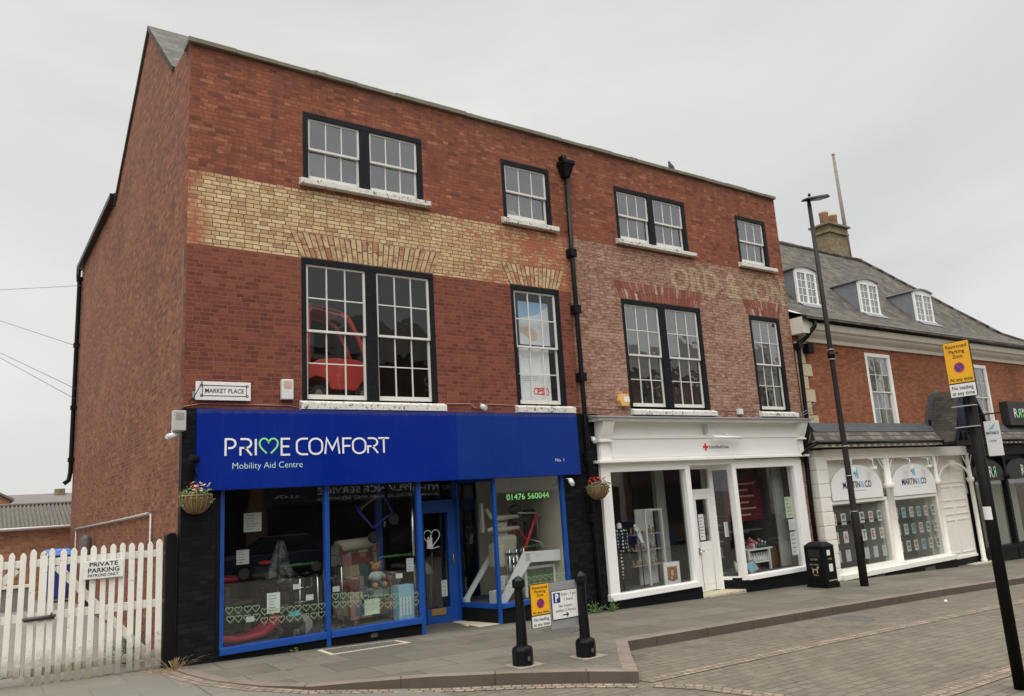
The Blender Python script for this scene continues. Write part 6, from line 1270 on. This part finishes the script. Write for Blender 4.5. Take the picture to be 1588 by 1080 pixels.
# folding walker hung on the back, box, pole
t = thing('walking_aid', 'blue violet wheeled walking frame hung above the armchair', 'walking frame', (4.85, .62, 1.2)); yk = .52
P = {'a': (4.55, yk, 1.63), 'b': (4.82, yk, 1.30), 'c': (5.13, yk, 1.50), 'd': (4.98, yk+.02, 1.82)}
MB().tube([P['a'], P['b'], P['c'], P['d']], .013).tube([(4.62, yk+.05, 1.55), (4.68, yk+.05, 1.57)], .012).tube([(4.62, yk+.1, 1.56), (4.86, yk+.1, 1.30), (5.10, yk+.1, 1.47)], .011).build('tubes', m_purp, t)
MB().prism([(4.62, yk-.02, 1.60), (4.90, yk-.02, 1.78), (4.92, yk+.12, 1.80), (4.64, yk+.12, 1.62)], [(4.63, yk-.02, 1.57), (4.91, yk-.02, 1.75), (4.93, yk+.12, 1.77), (4.65, yk+.12, 1.59)]).build('seat', m_wood, t)
for q in ((4.82, yk, 1.17), (5.16, yk+.02, 1.40)): wheel(t, q, .085, .03)
MB().tube([(4.9, yk+.05, 1.78), (4.9, yk+.05, 2.06)], .005, 5).build('hanging_wire', m_black, t)
t = thing('product_box', 'pale blue patterned carton beside the shop door', 'box', (5.1, .22, fz)); MB().box(4.99, 5.23, .12, .30, fz, .50).build('carton', m_cardb, t, bevel=.005); mb = MB(); mb.M = FR(.1195)
for k in range(4): mb.ribbon([(5.02+.05*k, .10), (5.02+.05*k, .34)], .022, .001)
mb.build('print', m_paper, t)
t = thing('display_pole', 'silver floor to ceiling grab pole beside the shop door', 'pole', (5.40, .42, fz)); MB().tube([(5.40, .42, .03), (5.40, .42, 2.05)], .022, 12).build('pole', m_chrome, t); MB().tube([(5.40, .42, .74), (5.40, .42, .86)], .035, 10).build('grip', m_black, t)
# right window: stairlift, stringer board, rollator, boxes
st = thing('stringer_board', 'white cut out stair stringer board behind the telephone number window', 'board', (7.3, .16, .04)); q = [(6.66, .045), (6.80, .045), (7.29, .60), (7.89, .575), (7.89, .745), (7.18, .765)]
MB().pxz(q, .13, .17).build('board', m_signw, st); MB().box(7.20, 7.29, .124, .129, .62, .745).build('label', m_card, st)
t = thing('stairlift', 'cream upholstered stairlift chair on a pale diagonal rail', 'stairlift', (6.95, .7, .04))
MB().prism([(6.42, .72, .10), (6.50, .72, .10), (7.25, .72, 1.02), (7.17, .72, 1.02)], [(6.42, .78, .10), (6.50, .78, .10), (7.25, .78, 1.02), (7.17, .78, 1.02)]).box(6.42, 6.5, .70, .8, .04, .12).build('rail', m_signw, t)
MB().prism([(6.86, .45, .62), (7.26, .45, .62), (7.22, .70, .62), (6.90, .70, .62)], [(6.84, .42, 1.02), (7.28, .42, 1.02), (7.24, .60, 1.05), (6.88, .60, 1.05)]).build('backrest', m_uphol, t, bevel=.05)
MB().box(6.80, 7.02, .36, .60, .55, .92).build('seat', m_uphol, t, bevel=.06); MB().box(6.93, 7.12, .46, .6, 1.02, 1.24).build('column', m_plas, t, bevel=.02)
for z in (1.30, 1.12): MB().tube([(6.72, .44, z+.16 if z > 1.2 else z), (6.80, .44, z+.02), (6.95, .44, z), (7.32, .44, z+.01)], [.03, .035, .045, .03], 10).build('armrest', m_uphol, t)
MB().box(6.62, 6.66, .42, .50, 1.1, 1.55).build('footplate', m_uphol, t, bevel=.015)
t = thing('rollator', 'red cross framed rollator behind the white stringer board', 'walking frame', (7.5, .5, .65)); y = .42
MB().box(7.05, 7.9, .3, .7, .58, .61).build('shelf', m_roomdk, t)
MB().tube([(7.34, y, .66), (7.68, y, 1.32)], .024).tube([(7.28, y+.2, 1.28), (7.56, y+.2, .95), (7.6, y+.2, .66)], .022).tube([(7.16, y+.2, .66), (7.42, y+.2, 1.24)], .022).build('cross_frame', m_redbox, t); MB().tube([(7.30, y, 1.36), (7.66, y, 1.34), (7.76, y, 1.26)], .016).tube([(7.56, y+.2, .95), (7.74, y, .86), (7.80, y, .66)], .014).tube([(7.34, y, .66), (7.28, y, .56)], .03).build('silver_tubes', m_galv, t)
MB().ball((7.30, y+.05, 1.42), (.13, .06, .08)).box(7.2, 7.55, y+.02, y+.12, 1.22, 1.30).build('bag', m_seat, t); MB().box(7.62, 7.82, y+.25, y+.3, .7, 1.4).build('back_panel', m_seat, t)
t = thing('walking_stick', 'grey walking stick with curved handle beside the red rollator', 'walking stick', (7.8, .6, .6)); MB().tube([(7.84, .62, .62), (7.82, .62, 1.40), (7.78, .62, 1.44), (7.73, .62, 1.41)], .012).build('stick', m_galv, t)
for k, (x, z, w_, h, lab) in enumerate(((6.80, .10, .26, .18, 'lower pale carton beside the stairlift rail'), (6.95, .28, .22, .20, 'upper pale carton leaning by the stairlift rail'))):
    t = thing('product_box', lab, 'box', (x, .38, z)); M_ = Matrix.Translation((x, .38, z-.06)) @ Matrix.Rotation(.35, 4, 'Z'); mb = MB(); mb.M = M_; mb.box(-w_/2, w_/2, -.06, .06, 0, h); mb.build('carton', m_card, t, bevel=.004); mb = MB(); mb.M = M_; mb.box(-w_*.3, -.02, -.063, -.0605, .03, h-.04); mb.box(.03, w_*.4, -.063, -.0605, .05, h-.03); mb.build('print', m_print, t)
t = thing('walking_aid', 'bundle of chrome walking frames stacked behind the stringer', 'walking frame', (7.1, .3, .2)); mb = MB()
for k in range(5): x = 6.98+k*.07; mb.tube([(x, .32, .1), (x, .32, .80-(k % 2)*.12), (x+.05, .32, .82-(k % 2)*.12), (x+.05, .34, .1)], .010, 6)
mb.build('tubes', m_chrome, t); MB().box(6.96, 7.3, .31, .33, .72, .76).box(6.96, 7.3, .31, .33, .45, .48).build('grips', m_navy, t)
t = thing('framed_mirror', 'white framed dark picture under the white stringer board', 'picture', (7.6, .3, .06)); MB().box(7.30, 7.85, .28, .30, .10, .50).build('picture', m_leaf, t); MB().box(7.27, 7.88, .27, .31, .48, .52).box(7.27, 7.31, .27, .31, .06, .48).box(7.84, 7.88, .27, .31, .06, .48).build('frame', m_signw, t)
t = thing('desk_lamp', 'white angled lamp seen through the blue shop door', 'lamp', (5.95, 1.3, -.2)); MB().lathe([(.12, 0), (.06, .14), (.03, .18)], (6.1, 1.35, .50), 14).build('shade', m_plas, t); MB().tube([(6.1, 1.35, .66), (6.25, 1.4, .85), (6.2, 1.45, -.2)], .014).build('stem', m_galv, t)
for k, (x, z, m, lab) in enumerate(((2.85, .78, m_pink, 'pink cushion above the pink red mobility scooter'), (3.35, .95, m_redbox, 'red parasol like cap in the dark shop'))):
    t = thing('shop_stock', lab, 'stock', (x, .75, z)); MB().ball((x, .8, z), (.16, .08, .06) if k == 0 else (.10, .08, .03), 12, 6).build('cushion', m, t); MB().box(x-.14, x+.14, .75, .95, -.2, z-.05).build('stand', m_roomdk, t)

def chrome_frame(x, y, z, h, wd, label):
    t = thing('walking_aid', label, 'walking frame', (x, y, z)); mb = MB()
    for s_ in (-1, 1): mb.tube([(x+s_*wd, y-.12, z), (x+s_*wd*.9, y-.10, z+h), (x+s_*wd*.9, y+.10, z+h), (x+s_*wd, y+.14, z)], .011, 7)
    mb.tube([(x-wd*.95, y+.12, z+h*.55), (x+wd*.95, y+.12, z+h*.55)], .010, 6); mb.tube([(x-wd*.95, y+.10, z+h*.8), (x+wd*.95, y+.10, z+h*.8)], .010, 6); mb.build('tubes', m_chrome, t)
    for s_ in (-1, 1): MB().tube([(x+s_*wd*.9, y-.11, z+h+.004), (x+s_*wd*.9, y+.02, z+h+.004)], .018, 8).build('grip', m_rub, t)
    for s_ in (-1, 1):
        for yy in (-.12, .14): MB().lathe([(.018, 0), (.016, .04)], (x+s_*wd, y+yy, z-.002), 8).build('ferrule', m_rub, t)
    MB().box(x-.05, x+.05, y-.135, y-.132, z+h*.6, z+h*.6+.07).build('price_card', m_paper, t)
chrome_frame(3.72, .26, fz, .72, .13, 'chrome walking frame with a price card against the middle window post'); chrome_frame(4.14, .40, fz, .80, .10, 'narrow chrome walking frame left of the patchwork armchair')
def carton_stack(x, y, z, label, n, m, seed):
    t = thing('carton_stack', label, 'boxes', (x, y, z)); r = random.Random(seed); zz = z
    for k in range(n): h = r.uniform(.12, .24); dx = r.uniform(-.03, .03); MB().box(x-.17+dx, x+.17+dx, y-.12, y+.12, zz, zz+h-.003).build('carton', m[k % len(m)], t, bevel=.004); MB().box(x-.10+dx, x+.06+dx, y-.1215, y-.1203, zz+h*.3, zz+h*.7).build('carton_label', m_paper, t); zz += h
carton_stack(2.80, 1.3, -.25, 'tall stack of cartons deep inside the window beside the black pier', 5, (m_card, m_photo, m_cardb), 1); carton_stack(3.9, 1.7, -.25, 'stack of brown and grey cartons behind the dark scooter', 4, (m_photo, m_card), 2); carton_stack(5.2, 1.6, -.25, 'stack of cartons behind the silver grab pole', 5, (m_cardb, m_card, m_photo), 3)
for k, (x, z) in enumerate(((2.95, .30), (3.55, .62), (5.02, .60))): sheet_('price_card', ('small price card on the pink red scooter', 'small price card on the black scooter', 'small price card above the pale blue carton')[k], 'card', x-.05, x+.05, z, z+.065, .10+.02*k, m_paper, m_print, 3)
# ------------------------------------------------------------------ things in the charity shop windows
t = thing('dress_form', 'mannequin in black and white polka dot dress', 'mannequin', (9.42, .35, -.1)); x, y = 9.42, .36
MB().lathe([(.15, .10), (.16, .30), (.15, .55), (.13, .72), (.145, .86), (.13, .93), (.07, .965)], (x, y, 0), 20).build('dress', m_polka, t); MB().lathe([(.06, .95), (.045, .98), (.042, 1.04), (.02, 1.06)], (x, y, 0), 12).build('neck', m_signw, t); MB().tube([(x, y, -.10), (x, y, .12)], .015).lathe([(.12, 0), (.12, .02)], (x, y, -.1), 14).build('stand', m_black, t)
t = thing('necklace_bust', 'small white jewellery bust with a necklace', 'bust', (9.86, .4, .6)); MB().prism([(9.80, .38, .93), (9.90, .38, .95), (10.02, .38, .66), (9.94, .38, .68)], [(9.81, .43, .93), (9.89, .43, .95), (10.01, .43, .66), (9.95, .43, .68)]).ball((9.84, .40, .97), (.035, .03, .04)).build('bust', m_signw, t, bevel=.006); MB().tube([(9.82, .375, .90), (9.86, .37, .83), (9.91, .375, .90)], .005, 5).build('necklace', m_ink, t); MB().tube([(9.95, .41, .67), (9.95, .41, -.1)], .01).build('stem', m_black, t)
t = thing('framed_picture', 'white framed orange brown portrait low beside the door', 'picture', (10.45, .22, -.1)); MB().box(10.26, 10.66, .20, .225, -.09, .30).build('frame', m_signw, t, bevel=.004); MB().box(10.335, 10.585, .196, .1995, -.01, .22).build('print', m_terra2, t)
mb = MB(); mb.M = FR(.1955); E_ = lambda cx, cy, a, b, d: mb.prism([(cx+a*math.cos(q), cy+b*math.sin(q), 0) for q in lin(0, 6, 14)], [(cx+a*math.cos(q), cy+b*math.sin(q), d) for q in lin(0, 6, 14)])
E_(10.45, .12, .075, .085, .0008); E_(10.47, .02, .10, .05, .001); mb.build('dark_print', m_wood, t); mb = MB(); mb.M = FR(.194); E_(10.455, .115, .04, .055, .0008); E_(10.43, .03, .03, .025, .0008); mb.build('skin_print', m_skin, t)
t = thing('display_cabinet', 'white framed glass cabinet of ornaments beside the polka dot dress', 'cabinet', (10.6, .75, -.1)); mb = MB(); mb.box(10.20, 10.235, .5, .53, -.1, 1.25); mb.box(10.235, 10.62, .5, .53, 1.215, 1.25); mb.box(10.62, 10.65, .5, .53, -.1, 1.25); mb.box(10.2, 10.65, .75, .78, -.1, 1.25); mb.build('frame', m_white, t)
mb = MB(); 
for z in (.25, .52, .80): mb.box(9.9, 10.62, .54, .75, z, z+.012)
mb.build('shelf', m_plas, t); r = random.Random(9); mb = MB()
for z in (.262, .532, .812):
    for k in range(7): xx = 9.95+k*.095; h = r.uniform(.05, .15); mb.lathe([(.02, 0), (.03, h*.4), (.012, h*.7), (.018, h)], (xx, .64, z), 8)
mb.build('ornaments', m_photo, t)
t = thing('side_table', 'small white table carrying pink flowers and ornaments', 'table', (13.2, .5, -.13)); MB().box(12.85, 13.62, .40, .72, .27, .30).build('table_top', m_white, t)
for xx in (12.9, 13.55): MB().box(xx-.02, xx+.02, .42, .46, -.13, .27).build('leg', m_white, t)
MB().box(12.9, 13.56, .42, .70, .02, .035).build('shelf', m_white, t)
t = thing('flower_bunch', 'pink artificial flowers on the white table', 'flowers', (13.15, .52, .3)); mb = MB(); r = random.Random(3)
for k in range(16): mb.ball((13.13+r.gauss(0, .07), .50+r.gauss(0, .04), .42+r.gauss(0, .04)), r.uniform(.02, .04), 7, 5)
mb.build('petals', m_pinkfl, t); MB().lathe([(.03, 0), (.05, .06), (.035, .12)], (13.13, .5, .3), 10).build('vase', m_signw, t)
t = thing('ornaments', 'row of small white and dark ornaments on the white table', 'ornament', (13.45, .5, .3)); mb = MB(); mb2_ = MB()
for k in range(8): (mb if k % 2 else mb2_).lathe([(.025, 0), (.03, .03), (.01, .06), (.016, .08+.03*(k % 3))], (13.25+k*.045, .47+.05*(k % 2), .30), 8); mb.lathe([(.03, 0), (.045, .06), (.02, .14), (.03, .17)], (13.0+k*.08, .52, .036), 8)
mb.build('white_pieces', m_signw, t); mb2_.build('dark_pieces', m_seat, t)
for nm, x, rz, label, m in (('a', 12.42, .5, 'pale framed picture leaning behind the middle post', m_paper), ('b', 12.86, -.25, 'framed pale blue print leaning below the white table', m_cardb)):
    t = thing('framed_picture', label, 'picture', (x, .3, -.13)); M_ = Matrix.Translation((x, .28, -.125)) @ Matrix.Rotation(rz, 4, 'Y') @ Matrix.Rotation(-.5, 4, 'X'); mb = MB(); mb.M = M_; mb.box(-.15, .15, 0, .015, 0, .24); mb.build('frame', m_wood if nm == 'b' else m_stone, t); mb = MB(); mb.M = M_; mb.box(-.125, .125, -.003, -.0005, .025, .215); mb.build('print', m, t)
t = thing('wood_cabinet', 'brown wooden cabinet beside the white table', 'cabinet', (13.8, .5, -.13)); MB().prism([(13.70, .5, -.13), (13.98, .5, -.13), (13.98, .8, -.13), (13.70, .8, -.13)], [(13.60, .5, .30), (13.86, .5, .30), (13.86, .8, .30), (13.60, .8, .30)]).build('panel', m_wood, t, bevel=.01); MB().box(13.72, 13.98, .49, .499, -.1, .0).build('drawer_front', m_wood, t)
sheet_('poster', 'large dark red display poster in the charity shop', 'poster', 12.55, 13.75, .85, 1.72, .62, m_redwall, m_skin, 6)
sheet_('poster', 'pale poster with orange lines, topmost of three at the window edge', 'poster', 13.72, 13.97, .86, 1.28, .04, m_paperg, m_photo, 5)
sheet_('poster', 'plain pale notice in the middle of the three at the window edge', 'poster', 13.76, 13.98, .61, .83, .04, m_paper); sheet_('poster', 'lowest white notice with red figures at the window edge', 'poster', 13.76, 13.99, .12, .58, .04, m_paper, m_sred, 5)
sheet_('notice', 'white letter stuck in the narrow pane beside the shop door', 'notice', 11.95, 12.06, .62, .90, .17, m_paper, m_card, 6); sheet_('notice', 'stack of leaflets in the glazed part of the white door', 'notice', 11.42, 11.56, .60, 1.08, .318, m_paper, m_print, 7)
sheet_('notice', 'pale leaflet in the side light behind the portrait', 'notice', 11.02, 11.12, .52, .86, .17, m_posterw, m_print, 4)
t = thing('book_shelf', 'shelves of books and boxes behind the narrow pane', 'shelf', (12.05, .75, -.13)); mb = MB()
for z in (-.13, .18, .48, .80): mb.box(11.92, 12.5, .7, .9, z, z+.015)
mb.build('shelf', m_plas, t); r = random.Random(8)
for m, n in ((m_photo, 'books'), (m_photob, 'boxes'), (m_redbox, 'red_box')):
    mb = MB()
    for z in (-.115, .195, .495, .815):
        for k in range(2 if n != 'red_box' else (1 if z == .195 else 0)): xx = 11.94+r.random()*.4; mb.box(xx, xx+.09, .69+r.random()*.02, .85, z, z+r.uniform(.12, .22))
    mb.build(n, m, t)

# ------------------------------------------------------------------ estate agent window cards
words = ['first', 'second', 'third', 'fourth', 'fifth', 'sixth']; rows = ['top', 'middle', 'bottom']; W = 'WANTED'
def card(x, z, m, label, letter=None, pic=None):
    t = thing('property_card', label, 'card', (x, -.03, z-.12), 'property cards in the estate agent windows'); MB().box(x-.085, x+.085, -.035, -.029, z-.12, z+.12).build('sheet', m, t)
    if letter: mb = MB(); text(mb, letter, FR(-.0353), x-.055, x+.055, z-.06, z+.08, .001, .02); mb.build('letter', m_redx if letter != 'T' else m_ink, t)
    if pic: mb = MB(); mb.box(x-.06, x+.06, -.0365, -.0353, z+.0, z+.09); mb.box(x-.06, x+.06, -.0365, -.0353, z-.07, z-.03); mb.build('photo', pic, t)
    return t
pics = [m_photo, m_print, m_photob, m_print, m_photo, m_print]
for rI in range(3):
    for k in range(6):
        x = 15.23+k*.354; z = (.72, .34, -.045)[rI]-k*.003
        card(x, z, m_posterw if rI == 2 else m_paper, '%s white card, %s row, agent window beside the stone quoins%s' % (words[k], rows[rI], ', lettered '+W[k] if rI == 1 else ''), W[k] if rI == 1 else None, pics[k] if rI == 0 else (m_card if rI == 2 else None))
        x = 17.70+k*.335; z = (.71, .33, -.05)[rI]-k*.003
        card(x, z, m_cardb if (rI, k) in ((0, 1), (0, 3), (1, 2), (2, 3)) else m_card, '%s %s card, %s row, agent window beside the panelled door' % (words[k], 'blue' if (rI, k) in ((0, 1), (0, 3), (1, 2), (2, 3)) else 'grey', rows[rI]), None, pics[(k+rI) % 6])

# ------------------------------------------------------------------ yard behind the gate
sh = thing('yard_shed', 'low brick shed with corrugated roof behind the picket gate', 'shed', (-1, 12.5, g(0)))
MB().box(-9, 2.3, 12.4, 12.6, -.3, 1.62).box(-9, 2.3, 15.6, 15.8, -.3, 1.62).build('wall', m_brick_s, sh)
mb = MB(); n = 460
for k in range(n):
    xa = -8.0+10.4*k/n; xb = -8.0+10.4*(k+1)/n; za = .036*math.cos(k*math.pi/2); zb = .036*math.cos((k+1)*math.pi/2)
    mb.face([(xa, 12.25, 1.63+za), (xb, 12.25, 1.63+zb), (xb, 14.3, 2.20+zb), (xa, 14.3, 2.20+za)], sm=True)
mb.build('corrugated_roof', m_corr, sh); MB().box(-8, 2.4, 12.22, 12.26, 1.56, 1.60).tube([(-8, 12.2, 1.60), (2.4, 12.2, 1.60)], .035, 6).build('gutter', m_plate, sh); MB().tube([(-8, 14.3, 2.21), (2.4, 14.3, 2.21)], .05, 6).build('ridge', m_corr, sh)
hs = thing('far_house', 'distant house with dark slate roof and a square chimney', 'house', (2, 26, 0)); MB().box(-3, 9, 24.5, 30, -.5, 2.1).build('wall', m_brick_s, hs); MB().pyz([(24.3, 2.05), (27.2, 2.95), (30.2, 2.05)], -3.2, 9.2).build('roof', m_dkroof, hs); MB().box(2.9, 3.25, 26.9, 27.4, 2.6, 3.12).build('chimney', m_brick_y, hs); MB().tube([(3.6, 27.2, 2.8), (3.6, 27.2, 3.12)], .02, 5).tube([(3.72, 27.2, 2.8), (3.72, 27.2, 3.1)], .02, 5).build('aerial', m_grey, hs)
hs = thing('red_gable_house', 'red brick gable end peeping beyond the corrugated shed roof', 'house', (-1.5, 23, 0)); MB().pxz([(-4.5, -.5), (1.15, -.5), (1.15, 2.55), (-1.6, 4.1), (-4.5, 2.5)], 21, 23.5).build('wall', m_brick_s, hs); MB().prism([(-1.6, 20.9, 4.12), (1.25, 20.9, 2.52), (1.25, 23.6, 2.52), (-1.6, 23.6, 4.12)], [(-1.6, 20.9, 4.2), (1.25, 20.9, 2.6), (1.25, 23.6, 2.6), (-1.6, 23.6, 4.2)]).build('roof', m_dkroof, hs)
wb = thing('wheelie_bin', 'blue wheelie bin seen between the pickets by the brick gable', 'bin', (1.78, 11.1, -.06)); MB().prism([(1.60, 10.95, -.02), (1.98, 10.95, -.02), (1.98, 11.35, -.02), (1.60, 11.35, -.02)], [(1.54, 10.88, .95), (2.03, 10.88, .95), (2.03, 11.45, .95), (1.54, 11.45, .95)]).build('body', m_binb, wb, bevel=.02); MB().prism([(1.52, 10.85, .95), (2.05, 10.85, .95), (2.05, 11.5, .95), (1.52, 11.5, .95)], [(1.54, 10.9, 1.07), (2.03, 10.9, 1.07), (2.03, 11.5, 1.09), (1.54, 11.5, 1.09)]).build('lid', m_binl, wb, bevel=.015)
for x in (1.58, 2.0): MB().tube([(x-.03, 11.4, .06), (x+.03, 11.4, .06)], .11, 14).build('wheel', m_rub, wb)
t = thing('timber_panel', 'pale timber boards leaning low in the yard behind the gate', 'fence', (.9, 6, 0)); MB().box(-2, 1.25, 9.6, 9.64, -.05, .42).build('boards', m_yard, t); MB().box(-2, 1.25, 9.55, 9.6, .40, .46).build('rail', m_picket, t)
t = thing('concrete_post', 'grey round topped concrete post against the brick gable', 'post', (1.98, 6.8, 0)); MB().tube([(1.95, 7.6, -.3), (1.95, 7.6, 1.32), (1.95, 7.6, 1.40)], [.10, .10, .06], 10).build('post', m_irn, t)
leafy('weed', 'tall weeds growing behind the picket gate', (1.70, .75, -.06), 60, .75, .36, m_leaf)

# ------------------------------------------------------------------ houses across the street (seen in the shop windows)
def opposite(x0, x1, h, m, label, fascia, lettering=None, wins=3):
    t = thing('opposite_building', label, 'building', ((x0+x1)/2, -18, 0)); Y = -18.
    MB().box(x0, x1, Y-6, Y, -1, h).build('wall', m, t); MB().pyz([(Y+.2, h), (Y-3, h+2.2), (Y-6.2, h)], x0, x1).build('roof', m_dkroof, t)
    MB().box(x0+.3, x1-.3, Y, Y+.12, 1.85, 2.55).build('fascia', fascia, t); MB().box(x0+.4, x1-.4, Y, Y+.06, -.1, 1.8).build('shop_window', m_black, t)
    for r_ in range(2):
        for k in range(wins):
            xx = x0+(x1-x0)*(k+.5)/wins; MB().box(xx-.5, xx+.5, Y, Y+.04, 3.2+r_*2.3, 4.7+r_*2.3).build('window', m_white, t); MB().box(xx-.42, xx+.42, Y+.041, Y+.05, 3.28+r_*2.3, 4.62+r_*2.3).build('pane', m_black, t)
    if lettering:
        mt = basis((0, Y+.121, 0), (-1, 0, 0)); mb = MB()
        for s_, a, b, z0, z1 in lettering: text(mb, s_, mt, -b, -a, z0, z1, .004, .01)
        mb.build('lettering', m_signgrey, t)
opposite(8.4, 18.0, 7.6, m_opp, 'dark fronted appliance shop mirrored in the shop window', m_dksign, [('GRANTHAM APPLIANCE SERVICE', 10.6, 17.6, 2.18, 2.42), ('THE APPLIANCE CHECKS, REPAIRS AND SERVICING', 10.6, 16.9, 1.95, 2.06), ('01476', 9.0, 9.9, 2.1, 2.2)])
opposite(18.0, 26.0, 6.8, m_render, 'cream rendered house across the street mirrored in glass', m_cream); opposite(26.0, 37.0, 7.4, m_opp, 'brick shop with a dark red fascia across the street', m_dkred); opposite(-2, 8.4, 7.2, m_opp, 'plain brick shop across the street from the corner', m_black); opposite(37, 50, 8, m_render, 'pale end house across the street beyond the brick shop', m_dksign)

def parked_car(x, y, col, label):
    t = thing('parked_car', label, 'car', (x, y, g(x)-.11), 'cars parked across the street'); z = g(x)-.11; M_ = Matrix.Translation((x, y, z))
    mb = MB(); mb.M = M_; mb.pxz([(-1.75, .25), (-1.78, .55), (-1.65, .72), (-.95, .78), (1.35, .80), (1.72, .74), (1.78, .50), (1.74, .22)][::-1], -.72, .72); mb.build('body', col, t, bevel=.06)
    mb = MB(); mb.M = M_; mb.prism([(-.95, -.68, .79), (1.40, -.68, .80), (1.40, .68, .80), (-.95, .68, .79)], [(-.30, -.55, 1.22), (1.0, -.55, 1.24), (1.0, .55, 1.24), (-.30, .55, 1.22)]); mb.build('cabin_glass', m_blackgl, t, bevel=.05)
    mb = MB(); mb.M = M_; mb.box(-.30, 1.02, -.54, .54, 1.23, 1.27); mb.build('roof', col, t, bevel=.015)
    for wx in (-1.1, 1.1):
        for s_ in (-1, 1):
            mb = MB(); mb.M = M_; mb.tube([(wx, s_*.60, .27), (wx, s_*.75, .27)], .27, 18); w_ = mb.build('wheel', m_rub, t); mb = MB(); mb.M = M_; mb.tube([(wx, s_*.70, .27), (wx, s_*.762, .27)], .16, 14); mb.build('rim', m_galv, w_)
    for s_ in (-1, 1): mb = MB(); mb.M = M_; mb.box(-1.79, -1.70, s_*.55-.14, s_*.55+.14, .54, .66); mb.build('headlight', m_plas, t, bevel=.02)
for x, m, lab in ((7.9, m_navy, 'dark navy car added across the street to darken the blue shop reflections'), (12.4, m_black, 'black car between two others, added across the street to darken shop reflections'), (17.6, m_lamp, 'brownish grey car added by the appliance shop to darken shop reflections'), (23.2, m_pblue, 'blue parked car across the street facing the charity shop'), (31.5, m_blackgl, 'glossy black parked car across the street by the far brick shop')): parked_car(x, -14.6, m, lab)  # first three cars are added, unseen, to darken reflections in the blue shop windows
# ------------------------------------------------------------------ metres, clean up
for me in bpy.data.meshes: me.transform(Matrix.Scale(S, 4))
for o in bpy.data.objects:
    if '_o' in o.keys():
        if o.parent is None: o.location = Vector(o.location)*S
        del o['_o']
